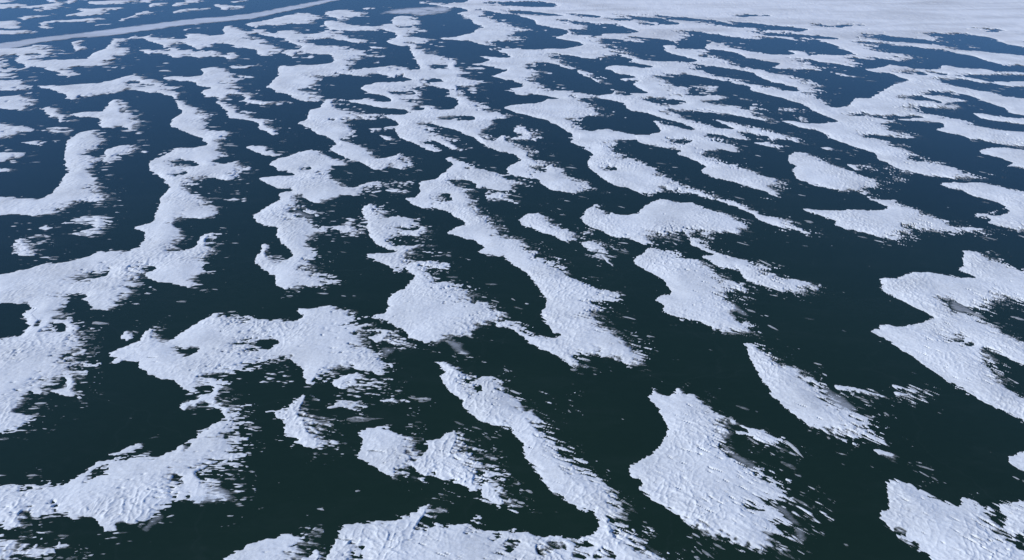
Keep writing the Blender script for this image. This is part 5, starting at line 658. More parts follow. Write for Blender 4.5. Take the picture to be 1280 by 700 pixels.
     '-565,940 -562,940 -560,937 -548,929 -542,910 -535,902 -532,897 -529,895 -526,889 -527,887 -525,882 -526,879 -523,872 -533,869 -532,867 -560,867 -561,869 -566,869 -568,872 -571,872 -572,877 -568,877 -570,879 -566,879 -568,882 -565,882 -566,884 -554,889 -555,892 -552,892 -553,895 -555,895 -565,905 -597,905 -598,908 -605,910 -606,916 -601,916 -603,918 -599,918 -600,921 -596,921 -597,924 -593,924 -594,926 -589,926 -590,929 -586,929 -587,932 -582,932 -583,935 -578,935 -579,937 -564,937'),
    (105, 'snow_patch', 'spindle shaped snow patch tapering right, above the open dark ice',
     '514,1009 521,1005 520,1002 523,1002 522,999 527,999 525,996 529,996 527,993 531,993 530,990 546,993 545,990 547,990 545,987 548,987 546,984 549,984 547,981 550,981 549,975 552,975 552,969 555,969 554,966 557,966 556,963 562,963 560,960 566,960 564,957 568,957 566,954 569,954 567,952 569,952 568,949 570,949 569,946 571,946 571,940 574,940 572,937 576,937 574,935 578,935 576,932 580,932 578,929 581,929 580,926 583,926 582,924 586,924 585,921 594,916 593,905 595,905 594,900 597,900 596,897 621,892 619,889 626,889 625,887 629,887 628,884 620,879 618,877 616,877 615,874 613,874 611,872 607,872 609,874 592,874 593,877 551,877 552,879 543,879 545,882 538,882 540,884 524,889 523,884 525,884 524,874 522,874 519,869 514,867 510,862 508,862 507,859 498,859 497,857 486,857 488,859 472,862 473,864 464,869 465,872 459,874 460,877 457,877 458,879 453,879 454,882 448,882 449,884 436,889 437,892 434,892 435,895 425,900 437,916 433,916 434,918 431,918 432,921 429,921 430,924 427,924 428,926 424,926 425,929 422,929 423,932 419,932 420,935 417,935 418,937 411,940 412,943 407,946 408,949 406,949 407,952 405,952 405,957 420,960 419,957 427,954 426,952 453,952 454,954 464,954 465,957 494,957 493,954 503,954 502,952 515,952 520,957 527,960 530,966 524,969 525,972 520,975 521,978 519,978 519,984 516,984 516,990 512,990'),
    (106, 'snow_patch', 'small rounded bean shaped snow patch in dark ice at centre',
     '34,946 50,932 58,910 65,908 66,900 65,900 63,892 74,889 74,887 81,884 81,879 83,879 85,874 83,864 81,862 81,857 78,852 70,845 70,847 62,852 62,855 60,855 60,857 58,857 58,859 56,859 56,862 54,862 55,864 52,864 53,867 51,867 49,872 37,877 38,879 35,879 36,882 33,882 34,884 31,884 32,887 29,887 29,889 27,889 25,895 14,897 11,905 11,910 9,913 9,921 12,924 14,932 16,932 19,940 34,943'),
    (107, 'snow_patch', 'big cloud-like snow patch right of the bean shaped patch',
     '214,999 215,996 230,990 229,987 234,987 233,984 238,984 237,981 259,981 258,978 260,978 261,972 265,972 266,966 269,966 270,960 273,960 273,957 276,957 275,954 280,954 279,952 284,952 283,949 287,949 287,946 291,946 290,943 301,935 302,929 305,929 305,926 308,926 309,921 312,921 313,916 317,913 314,892 311,889 308,884 303,882 301,877 296,874 295,872 293,872 294,874 286,874 286,877 278,877 279,879 243,884 234,869 233,864 235,862 235,857 229,859 227,850 228,850 228,838 225,840 226,864 224,874 214,874 205,859 204,862 198,862 199,864 192,864 193,867 181,862 180,852 182,845 176,840 176,838 174,838 173,836 173,838 169,838 169,840 165,840 165,843 162,843 163,845 160,845 160,847 155,850 154,855 136,857 136,859 125,864 119,884 104,892 105,895 103,895 102,900 98,902 97,908 95,908 93,916 93,921 92,921 94,932 98,937 98,943 108,963 110,963 116,975 123,975 122,972 127,972 121,960 122,954 126,954 126,952 133,949 133,946 136,946 136,943 148,940 147,937 162,937 162,940 174,943 175,949 176,949 177,954 180,960 183,960 185,966 187,966 189,972 191,972 198,984 200,984 201,987 203,987 206,993 214,996'),
    (108, 'snow_streak', 'short snow streak just below right of the bean shaped patch',
     '95,852 101,852 101,850 104,850 103,847 110,845 110,843 114,840 114,836 116,836 117,831 119,831 118,829 127,820 128,815 117,813 117,815 113,815 113,818 109,818 109,820 98,822 98,824 91,831 88,840 88,845 86,847 86,850 94,850'),
    (109, 'snow_patch', 'small ragged snow patch at left edge inside a dark bay',
     '-633,864 -622,859 -620,857 -617,857 -616,855 -613,855 -611,852 -608,852 -604,847 -601,847 -599,845 -594,843 -590,838 -588,838 -585,833 -583,833 -579,829 -572,824 -567,818 -569,818 -568,815 -570,815 -568,813 -570,813 -569,811 -571,811 -570,809 -572,809 -571,804 -577,800 -575,798 -596,802 -600,806 -602,806 -608,813 -610,813 -617,820 -630,843 -633,859 -631,859'),
    (110, 'snow_patch', 'kite shaped snow patch with ragged fringes left of the longest drift',
     '-206,978 -201,978 -201,975 -197,975 -197,972 -189,969 -185,960 -183,960 -179,952 -177,952 -171,940 -170,935 -167,929 -152,935 -152,932 -134,924 -128,913 -126,913 -123,905 -121,905 -119,900 -112,895 -110,884 -111,884 -110,867 -113,867 -113,864 -128,864 -128,867 -144,872 -144,867 -149,862 -147,855 -144,852 -144,847 -141,843 -137,843 -137,840 -131,840 -131,838 -116,840 -114,838 -112,824 -114,818 -116,818 -117,811 -119,811 -115,793 -103,796 -103,798 -95,798 -94,796 -89,796 -88,793 -73,789 -71,785 -73,783 -74,773 -76,771 -76,773 -87,775 -88,779 -105,779 -106,777 -104,762 -103,760 -104,762 -116,762 -116,764 -120,766 -121,771 -125,773 -127,777 -139,771 -141,775 -145,777 -146,781 -150,783 -152,787 -154,787 -154,789 -156,789 -156,791 -158,791 -159,793 -161,793 -163,798 -166,798 -166,800 -179,806 -180,811 -178,811 -177,815 -145,820 -145,822 -149,822 -150,824 -156,827 -156,829 -158,829 -159,831 -170,840 -183,862 -187,879 -188,879 -191,889 -192,889 -191,874 -195,872 -195,884 -194,884 -195,889 -193,892 -196,897 -197,900 -194,900 -196,908 -199,913 -200,921 -201,921 -202,926 -206,932 -207,940 -208,940 -211,952/-134,895 -135,892 -145,892 -144,889 -140,889 -140,887 -125,887 -125,889 -121,889 -121,892 -125,892 -125,895'),
    (111, 'snow_streak', 'tiny slanting snow dash left of the ragged heart-like patch',
     '108,813 117,804 119,798 118,793 122,785 122,779 118,783 118,787 114,789'),
    (113, 'snow_patch', 'crooked snow drift with a hooked lower left lobe, left of centre',
     '-336,1024 -318,1021 -314,1015 -310,1015 -310,1005 -308,1005 -306,996 -302,990 -297,975 -281,949 -276,949 -271,940 -262,937 -261,932 -269,929 -271,935 -273,935 -274,937 -277,937 -278,940 -281,940 -282,943 -285,943 -286,946 -289,946 -290,949 -293,949 -294,952 -303,952 -303,946 -299,943 -290,929 -270,924 -265,910 -252,889 -248,892 -246,884 -242,882 -241,879 -248,882 -249,877 -254,874 -254,867 -255,864 -254,859 -256,857 -254,852 -257,845 -256,840 -252,838 -250,833 -248,833 -245,829 -244,824 -241,822 -240,818 -238,815 -239,811 -238,806 -239,804 -238,800 -239,800 -232,777 -229,773 -227,773 -224,766 -222,766 -220,762 -218,762 -211,753 -203,749 -202,745 -211,737 -213,728 -233,730 -233,728 -240,728 -239,726 -257,726 -258,728 -261,728 -271,741 -273,749 -272,749 -274,754 -273,754 -275,758 -277,758 -277,760 -279,760 -280,762 -281,762 -282,764 -284,764 -284,766 -296,775 -305,787 -307,779 -307,781 -309,789 -308,789 -311,798 -310,798 -313,806 -312,806 -313,811 -311,818 -312,822 -311,829 -314,836 -317,840 -317,845 -313,845 -314,847 -308,845 -304,838 -302,838 -301,820 -299,820 -298,818 -296,818 -293,813 -290,813 -289,811 -288,811 -284,806 -281,806 -281,804 -279,804 -278,802 -276,802 -273,798 -268,809 -271,815 -272,815 -274,822 -301,859 -311,892 -324,897 -325,900 -329,900 -333,905 -340,908 -341,910 -345,913 -350,924 -353,926 -355,935 -355,940 -352,940 -353,946 -351,946 -350,954 -346,957 -347,963 -342,969 -343,975 -339,978 -339,984 -334,990 -335,996 -336,996 -339,1005 -340,1005 -344,1018 -335,1021'),
    (114, 'snow_patch', 'long snow finger pointing right into the open dark ice',
     '229,859 237,857 237,852 239,852 241,843 244,843 245,838 252,833 253,827 257,824 256,820 258,820 258,818 260,818 261,813 264,813 263,811 266,811 265,809 268,809 268,806 271,806 270,804 274,804 273,802 281,802 281,800 291,798 290,793 292,793 292,789 294,789 294,785 296,785 295,781 299,777 299,766 308,762 308,760 310,760 310,756 313,756 312,754 314,754 315,751 318,751 317,749 331,747 330,745 335,745 334,743 338,743 337,741 342,739 341,737 343,737 340,718 338,717 330,715 329,713 320,711 320,713 315,713 316,715 310,715 311,717 297,720 297,722 288,726 288,728 286,728 286,730 284,730 284,731 281,731 281,733 272,739 272,741 271,741 271,743 269,743 270,745 268,745 269,747 267,747 267,749 265,749 265,753 267,769 247,777 247,779 245,779 246,781 244,781 244,783 237,791 237,796 234,798 234,802 230,804 230,809 233,809 234,811 248,811 249,813 245,815 244,820 241,820 241,822 239,822 238,827 235,827 234,831 231,831 232,833 228,836 227,840 228,850 227,850'),
    (117, 'snow_patch', 'upper lobe of the big forked snow mass at right edge',
     '565,827 580,815 578,813 580,813 579,811 581,811 580,809 582,809 580,806 582,806 581,804 583,804 582,802 584,802 582,800 584,800 583,798 585,798 585,793 587,793 586,791 589,791 588,789 591,789 589,787 592,787 591,785 594,785 593,783 596,783 594,781 602,775 601,771 604,771 603,769 606,766 605,764 607,764 606,760 609,760 608,756 611,756 610,754 612,754 611,751 615,749 614,747 580,693 554,695 555,697 548,697 549,699 540,700 539,699 537,699 536,697 535,697 534,695 532,695 531,693 529,693 528,692 526,692 525,690 524,690 523,688 521,688 520,687 518,687 517,685 516,685 515,683 513,683 512,682 510,682 507,678 507,680 501,680 502,682 496,682 497,683 494,683 490,678 488,678 489,683 485,688 486,692 484,692 485,693 483,693 484,695 482,695 483,699 473,699 473,682 474,682 473,673 483,673 482,670 484,670 483,668 486,668 485,667 459,667 460,672 456,672 451,662 446,657 431,657 434,660 438,662 440,665 438,665 438,675 436,675 437,676 435,676 436,678 434,678 435,680 433,680 434,682 432,682 433,683 432,683 432,685 431,685 431,687 430,687 431,688 429,688 430,690 428,690 429,692 427,692 428,693 426,693 427,695 425,695 426,697 424,697 425,699 423,699 424,700 422,700 423,702 421,702 422,704 420,704 421,706 420,706 420,708 419,708 419,709 414,717 414,720 415,724 414,724 417,730 416,730 418,737 417,737 420,743 419,743 423,751 445,753 445,754 452,756 456,760 462,762 466,766 491,766 490,764 502,762 501,760 510,758 509,756 518,754 517,753 535,753 536,754 534,754 535,756 533,756 535,758 533,758 533,762 530,762 531,764 528,764 530,766 524,771 529,777 536,781 544,798 543,798 545,802 546,802 557,822 559,824 564,824'),
    (118, 'snow_patch', 'big left drift running diagonally from top to the left edge',
     '-500,1054 -486,1054 -485,1051 -488,1051 -484,1041 -481,1041 -467,1021 -461,1018 -457,1012 -451,1009 -448,1002 -446,1002 -439,993 -437,993 -433,987 -431,987 -411,960 -411,957 -407,946 -408,946 -404,935 -407,932 -406,929 -413,929 -412,926 -420,926 -419,924 -446,924 -446,908 -444,902 -429,884 -427,879 -426,879 -424,874 -423,874 -421,869 -417,864 -415,857 -417,857 -416,850 -418,850 -418,843 -413,829 -409,829 -408,827 -401,827 -401,833 -399,833 -398,840 -401,850 -400,852 -402,862 -402,869 -398,869 -399,872 -396,872 -397,874 -393,874 -393,877 -388,879 -382,852 -379,850 -377,845 -370,836 -365,827 -366,815 -368,815 -368,806 -370,806 -369,802 -371,802 -372,798 -366,787 -365,787 -363,783 -362,783 -361,779 -360,779 -358,775 -360,756 -368,754 -367,753 -360,753 -356,745 -355,745 -353,739 -352,739 -351,735 -353,735 -353,733 -354,733 -354,731 -355,731 -355,730 -357,730 -357,726 -366,726 -367,728 -370,728 -371,730 -373,730 -376,733 -379,733 -382,737 -385,737 -386,739 -398,741 -399,743 -406,743 -407,745 -412,745 -413,747 -417,747 -418,749 -423,749 -422,745 -423,745 -421,741 -422,741 -417,722 -418,704 -420,704 -419,697 -421,697 -421,687 -426,683 -426,682 -428,682 -427,680 -430,680 -429,678 -450,683 -461,697 -470,702 -471,704 -468,704 -468,706 -473,713 -484,713 -483,711 -491,713 -482,695 -483,695 -478,685 -477,685 -471,672 -468,670 -461,657 -488,657 -488,652 -486,649 -506,667 -508,670 -508,680 -509,683 -513,687 -519,687 -525,692 -538,692 -540,693 -558,693 -559,695 -577,695 -578,697 -582,697 -618,753 -605,756 -606,758 -599,758 -601,760 -595,760 -596,762 -591,762 -592,764 -586,764 -588,766 -581,766 -582,769 -577,769 -578,771 -572,771 -573,773 -570,773 -571,775 -569,775 -569,779 -567,779 -568,781 -566,781 -566,785 -563,785 -565,787 -562,787 -563,789 -539,791 -540,793 -533,793 -534,796 -525,798 -526,800 -522,800 -524,802 -521,802 -521,806 -518,806 -518,811 -515,811 -516,815 -513,815 -513,820 -510,820 -510,824 -498,824 -499,827 -473,824 -474,827 -472,827 -472,831 -466,836 -468,843 -467,845 -469,850 -468,852 -479,879 -481,879 -485,884 -488,884 -489,887 -493,887 -494,889 -497,889 -499,895 -497,895 -497,900 -494,900 -495,902 -491,902 -492,905 -489,905 -490,908 -484,910 -484,916 -487,924 -486,924 -490,932 -489,932 -492,940 -491,940 -495,949 -494,949 -497,957 -496,957 -508,993 -508,1002 -511,1009 -510,1021 -513,1028 -512,1041 -518,1051 -504,1051 -501,1044 -498,1044/-430,781 -430,779 -440,779 -439,777 -437,777 -431,771 -429,771 -427,766 -425,766 -426,769 -423,769 -423,773 -420,773 -424,781/-473,769 -472,766 -480,764 -479,762 -486,760 -485,758 -491,756 -490,754 -493,754 -492,753 -494,753 -493,751 -480,749 -480,751 -471,754 -472,756 -470,758 -471,762 -471,766'),
    (120, 'snow_patch', 'ragged heart-like snow patch beneath the cloud-like patch',
     '169,833 186,831 186,829 197,822 196,820 200,818 200,813 203,811 205,804 228,798 228,793 230,793 230,789 232,789 232,785 234,785 235,777 237,777 239,771 242,769 242,764 245,762 248,747 259,743 259,741 263,741 263,739 267,739 266,731 265,731 261,718 258,718 258,717 248,717 247,715 238,715 235,711 239,699 238,695 240,685 239,682 235,676 234,673 235,673 235,670 237,670 238,665 241,663 242,655 244,655 245,647 247,647 247,644 246,641 238,631 212,635 213,637 204,640 204,643 199,646 199,649 196,651 196,654 191,655 191,657 187,657 187,659 184,659 184,660 177,662 177,663 175,663 175,665 173,665 173,667 171,667 171,668 162,673 160,680 160,683 164,685 165,688 162,692 162,693 160,693 160,697 157,699 156,702 156,706 159,709 160,709 161,711 175,713 177,720 177,720 177,728 173,737 174,741 172,749 168,753 167,758 165,758 165,762 163,762 163,764 162,764 162,766 160,766 160,769 158,769 159,771 157,771 157,773 155,773 156,775 154,775 154,777 152,777 153,779 151,779 151,781 149,781 149,783 145,787 147,802 150,806 159,813 167,827'),
    (121, 'snow_patch', 'tiny snow islet left of the wide bone shaped drift',
     '-393,638 -390,638 -390,637 -388,637 -387,635 -377,629 -375,626 -378,626 -377,625 -380,623 -381,620 -385,620 -385,622 -391,623 -393,628 -392,631 -393,634'),
    (123, 'snow_patch', 'dome shaped snow patch with fibrous texture at centre left',
     '-105,779 -88,779 -87,775 -88,777 -101,777 -100,771 -96,766 -96,762 -89,751 -87,751 -85,745 -83,745 -83,743 -72,743 -72,741 -69,741 -69,739 -67,739 -67,737 -65,737 -63,733 -61,733 -60,731 -59,731 -57,728 -54,728 -54,726 -52,726 -50,722 -47,722 -47,720 -45,720 -43,715 -42,711 -41,709 -39,704 -37,704 -35,700 -28,697 -28,695 -26,695 -26,693 -24,693 -24,692 -22,692 -22,690 -14,683 -13,680 -9,678 -8,675 -5,673 -4,668 -5,668 -6,660 -8,660 -7,657 -7,655 -12,655 -12,652 -14,652 -11,644 -7,644 -7,641 -7,643 -15,644 -18,652 -21,652 -21,651 -28,647 -28,646 -30,646 -31,643 -34,643 -35,638 -37,638 -40,631 -55,629 -57,625 -58,625 -59,622 -61,622 -62,617 -75,609 -75,610 -88,613 -90,616 -93,616 -95,619 -97,619 -97,620 -104,625 -106,628 -106,631 -113,641 -117,643 -118,646 -122,647 -123,651 -129,651 -129,654 -128,654 -127,657 -130,657 -131,659 -134,659 -134,660 -138,660 -138,662 -142,662 -142,663 -146,663 -146,665 -150,665 -150,667 -146,667 -146,668 -142,668 -143,670 -138,670 -139,672 -133,673 -134,680 -133,680 -134,685 -133,685 -134,690 -135,690 -135,695 -136,695 -137,702 -133,715 -131,715 -131,717 -130,717 -130,718 -122,726 -118,737 -118,741 -115,749 -115,753 -114,756 -111,756 -115,762 -104,762 -103,760 -104,762 -106,777/-10,659 -11,657 -7,657 -7,659'),
    (124, 'snow_patch', 'longest diagonal snow drift running through the middle of the ice',
     '-104,1118 -103,1118 -102,1103 -103,1103 -101,1078 -102,1075 -73,1075 -71,1068 -72,1071 -92,1068 -91,1064 -85,1061 -83,1054 -78,1051 -77,1044 -72,1041 -70,1034 -55,1037 -55,1044 -53,1037 -42,1037 -42,1034 -54,1034 -53,1031 -62,1021 -63,1015 -46,990 -51,966 -47,963 -43,952 -41,952 -37,940 -35,940 -7,874 -5,874 -5,872 -3,872 -1,867 2,867 2,864 5,864 5,862 8,862 8,859 16,855 26,829 30,827 31,822 36,818 37,813 39,813 42,806 44,806 45,802 47,802 48,796 50,796 54,785 59,781 60,775 62,775 63,771 67,766 69,760 71,760 71,756 76,753 77,747 79,747 79,745 81,745 80,743 82,743 82,741 84,741 84,739 85,739 85,737 87,737 87,735 89,735 90,731 93,731 93,730 95,730 95,728 98,728 98,726 100,726 100,724 103,724 103,722 105,722 107,718 111,717 114,709 113,706 115,702 105,699 104,697 97,697 96,695 102,680 102,676 101,676 101,673 100,673 100,670 99,670 96,662 98,660 97,657 99,654 99,651 102,644 103,644 103,643 106,641 107,638 108,638 108,637 111,635 111,632 113,632 125,602 125,599 126,597 126,595 128,589 129,578 124,576 124,575 123,575 122,573 119,573 120,575 109,576 109,577 108,577 108,578 107,578 107,580 105,580 105,581 104,581 103,584 97,584 97,585 87,587 87,588 86,588 86,589 84,589 83,592 65,592 68,581 66,577 64,577 61,571 58,571 59,572 53,575 49,582 47,582 45,588 44,588 41,593 38,595 37,597 36,597 36,599 34,599 34,600 33,600 33,602 31,602 30,604 27,604 27,606 23,607 21,610 17,612 9,628 7,628 6,632 4,632 0,640 -3,640 -3,641 -7,641 -7,644 -11,644 -14,651 -12,655 -7,655 -7,659 2,659 2,657 6,657 6,655 9,654 9,649 10,649 12,637 15,637 16,634 19,634 19,632 21,632 21,631 23,631 23,629 26,629 26,628 36,626 36,625 43,625 43,626 51,628 51,629 53,629 53,631 50,631 50,632 47,632 47,634 42,635 39,641 39,644 34,654 34,657 29,667 28,667 28,670 35,682 37,700 34,706 34,709 33,711 33,715 31,717 31,720 29,724 29,728 26,731 26,735 24,739 24,743 20,749 20,753 12,771 10,771 9,775 8,775 7,779 5,779 4,783 2,783 1,787 -1,787 -3,793 -5,793 -7,800 -9,800 -11,804 -19,806 -20,809 -28,811 -28,813 -37,815 -37,818 -42,818 -43,822 -36,829 -36,833 -39,840 -41,840 -45,850 -47,850 -48,855 -62,859 -63,862 -66,862 -66,864 -70,864 -70,867 -73,867 -73,869 -85,874 -84,882 -80,884 -79,889 -75,892 -74,897 -69,897 -69,900 -62,902 -69,918 -71,918 -73,924 -79,929 -85,943 -89,943 -90,946 -98,949 -98,952 -106,954 -106,957 -127,957 -128,960 -130,960 -130,963 -143,975 -146,984 -149,984 -152,993 -154,993 -155,999 -139,1002 -138,1009 -138,1015 -137,1021 -141,1058 -140,1058 -141,1068 -126,1071 -127,1075 -117,1075 -108,1107 -106,1107/-101,1015 -103,1012 -100,999 -92,993 -91,987 -87,987 -85,993 -93,1015'),
    (125, 'snow_streak', 'small snow streak under the right end of the bone shaped drift',
     '-146,564 -135,562 -135,559 -137,554 -142,552 -142,550 -144,550 -144,549 -146,549 -146,548 -148,548 -149,546 -150,546 -150,543 -152,543 -153,541 -157,542 -157,543 -161,544 -161,546 -163,547 -163,554 -161,554 -162,555 -160,555 -160,557 -159,557 -158,559 -156,559 -156,560 -152,560 -152,562 -146,563/-160,540 -159,538 -160,535 -162,535 -161,534 -165,534 -165,532 -171,531 -170,530 -173,530 -173,529 -183,530 -183,531 -180,531 -180,532 -177,532 -177,534 -173,534 -174,535 -170,535 -170,536 -167,536 -167,537 -163,537 -164,538 -159,538'),
    (126, 'snow_streak', 'upper of two tiny snow flakes by the forked mass at right',
     '343,548 354,542 353,538 350,536 351,537 344,541'),
    (128, 'snow_streak', 'long thin snow thread right of the leaf-like lower right drift',
     '292,546 299,544 298,543 304,543 304,542 309,542 308,541 316,538 315,537 318,537 317,536 320,536 319,535 322,535 321,534 324,534 323,532 326,532 325,531 328,531 327,530 330,530 329,529 332,529 332,527 330,524 328,524 329,525 325,525 326,527 320,528 320,529 318,529 318,530 315,530 316,531 312,531 313,532 308,532 309,534 293,537 294,538 292,538 291,542'),
    (129, 'snow_streak', 'lower of two tiny snow flakes by the forked mass at right',
     '341,536 348,535 347,534 351,534 350,532 355,532 355,530 354,530 353,527 349,524 350,525 340,529 340,534'),
    (130, 'snow_streak', 'thin level snow dash in dark ice right of ragged streaks',
     '-107,527 -101,525 -101,524 -97,524 -96,523 -92,523 -92,522 -90,522 -90,521 -113,520 -114,521 -117,522 -117,523 -116,523 -116,524 -111,524 -112,525 -107,525'),
    (132, 'snow_patch', 'ragged branching snow patch right of the small ragged triangle patch',
     '-128,532 -125,532 -125,530 -126,528 -128,528 -128,527 -131,525 -131,524 -133,523 -131,520 -130,520 -128,516 -125,515 -126,513 -128,513 -128,512 -130,512 -130,511 -132,511 -132,510 -134,510 -134,509 -142,510 -142,511 -147,511 -148,512 -161,512 -161,513 -160,513 -160,514 -158,514 -159,515 -157,515 -158,516 -156,516 -156,518 -155,518 -155,519 -154,519 -154,520 -153,520 -153,521 -151,521 -151,523 -136,521 -134,525 -133,525 -132,529 -129,530'),
    (133, 'snow_patch', 'wide bone shaped snow drift with two dark holes, left of centre',
     '-198,690 -184,687 -184,685 -179,685 -179,683 -171,680 -162,668 -151,668 -150,667 -154,667 -153,665 -164,665 -160,647 -152,651 -152,652 -136,652 -137,649 -140,649 -140,647 -143,647 -143,646 -151,643 -150,638 -149,638 -148,634 -146,631 -145,626 -139,628 -139,629 -134,629 -135,631 -130,631 -130,632 -147,637 -149,640 -133,641 -133,640 -129,640 -128,638 -124,638 -124,637 -120,637 -120,635 -113,634 -113,632 -115,632 -116,628 -117,629 -121,629 -121,628 -112,625 -112,623 -110,623 -110,622 -108,622 -108,620 -107,620 -106,619 -105,619 -105,617 -103,617 -103,616 -101,616 -99,613 -120,613 -120,614 -135,616 -135,617 -144,623 -143,614 -144,614 -143,609 -140,604 -138,604 -135,599 -133,599 -120,580 -120,575 -119,575 -118,569 -117,568 -118,567 -118,564 -119,563 -120,559 -122,559 -122,560 -124,560 -124,562 -127,562 -127,563 -130,563 -130,564 -142,567 -143,568 -144,568 -144,569 -146,569 -146,571 -148,571 -150,573 -154,573 -154,572 -160,572 -163,562 -166,560 -167,558 -169,558 -169,557 -173,554 -173,552 -176,550 -177,547 -187,547 -191,557 -193,559 -197,572 -197,572 -198,576 -200,576 -200,577 -202,577 -202,578 -203,578 -204,580 -205,580 -206,581 -207,581 -209,584 -222,584 -222,585 -239,581 -239,580 -245,577 -245,575 -249,573 -250,571 -254,569 -255,567 -257,567 -257,566 -259,566 -258,564 -261,564 -260,563 -262,563 -262,562 -269,559 -268,558 -266,552 -265,552 -263,546 -262,546 -254,522 -248,515 -247,513 -243,510 -238,499 -239,499 -240,501 -240,499 -244,499 -247,502 -247,504 -250,506 -252,510 -257,511 -259,513 -263,514 -264,515 -268,516 -268,518 -272,516 -271,515 -274,515 -273,514 -276,514 -275,513 -278,513 -277,512 -279,512 -279,511 -281,511 -280,510 -283,509 -285,512 -287,513 -287,515 -289,516 -289,519 -285,520 -285,521 -283,521 -284,522 -282,522 -282,523 -279,523 -280,524 -276,525 -277,528 -278,528 -285,535 -287,535 -287,536 -288,536 -289,537 -290,537 -291,538 -300,543 -306,549 -307,549 -310,553 -323,555 -324,557 -326,557 -326,558 -337,562 -339,564 -340,564 -345,569 -346,569 -351,575 -354,582 -368,581 -367,580 -381,581 -381,584 -378,587 -379,589 -387,589 -390,593 -391,593 -392,597 -390,597 -391,599 -389,599 -390,600 -389,600 -388,603 -383,604 -384,606 -382,606 -382,607 -379,607 -380,609 -378,609 -378,610 -376,610 -377,612 -374,612 -374,614 -371,616 -370,619 -372,622 -371,623 -372,626 -371,628 -372,631 -372,637 -370,637 -370,643 -363,640 -353,628 -340,620 -341,622 -338,623 -338,626 -336,628 -336,631 -334,631 -335,634 -333,634 -334,637 -332,637 -332,640 -331,640 -331,643 -330,643 -330,646 -327,647 -328,651 -324,654 -324,657 -319,662 -320,665 -318,665 -318,667 -317,667 -317,668 -316,668 -316,670 -315,670 -314,673 -304,672 -304,670 -298,670 -297,668 -293,668 -292,667 -288,667 -288,665 -280,663 -279,662 -274,662 -274,660 -269,660 -268,659 -235,659 -234,657 -224,657 -224,659 -219,663 -219,667 -227,675 -230,683 -212,683 -213,685 -208,685 -208,687 -203,687 -203,688 -198,688/-255,623 -258,620 -257,619 -259,619 -259,617 -261,617 -261,616 -263,614 -262,612 -255,609 -253,606 -250,606 -250,603 -237,603 -237,604 -236,604 -236,609 -234,609 -234,612 -232,612 -231,616 -233,619 -236,620 -238,623/-331,609 -331,607 -329,606 -324,599 -322,599 -321,597 -319,597 -318,596 -316,596 -316,595 -313,595 -313,593 -310,593 -310,592 -306,603 -307,604 -323,604 -323,606/-276,547 -276,546 -279,546 -279,544 -282,544 -281,543 -284,543 -283,540 -283,540 -280,535 -278,532 -267,532 -269,538 -268,538 -270,543 -271,543 -271,544'),
    (135, 'snow_patch', 'thick left edge snow mass pierced by dark holes',
     '-517,687 -513,687 -509,683 -508,680 -508,670 -506,667 -487,649 -486,649 -488,652 -488,657 -461,657 -468,670 -471,672 -472,675 -469,672 -467,672 -464,668 -460,662 -456,660 -452,655 -450,655 -444,649 -437,637 -436,637 -430,628 -427,626 -424,620 -421,619 -409,595 -411,593 -410,589 -412,589 -411,585 -406,582 -405,581 -403,581 -402,580 -401,580 -398,577 -396,577 -394,575 -407,575 -406,572 -406,567 -405,564 -401,562 -400,559 -393,553 -393,552 -389,544 -390,544 -386,537 -387,537 -386,534 -387,534 -383,528 -393,529 -393,530 -398,530 -398,531 -403,531 -403,532 -407,532 -408,534 -412,534 -413,535 -415,535 -415,534 -419,529 -423,532 -427,534 -429,536 -432,537 -430,531 -431,530 -429,525 -430,524 -428,522 -428,522 -425,516 -424,516 -418,508 -417,508 -416,505 -415,505 -414,503 -413,503 -412,501 -410,499 -405,490 -412,485 -407,480 -442,477 -532,619 -494,628 -494,634 -496,637 -495,641 -497,644 -496,646 -503,654 -503,654 -505,657 -506,657 -508,660 -509,660 -511,663 -512,663 -513,667 -514,667 -517,672 -516,673 -517,676 -514,678 -515,682 -514,682/-474,652 -474,651 -471,647 -468,643 -468,643 -461,634 -453,637 -462,652/-423,602 -423,600 -420,600 -420,599 -416,600 -417,602/-412,559 -412,558 -419,557 -419,555 -426,554 -425,553 -428,553 -427,552 -427,552 -419,542 -416,541 -416,540 -414,540 -413,538 -405,540 -406,541 -403,541'),
    (136, 'snow_patch', 'long lower arm of the big forked snow mass at right edge',
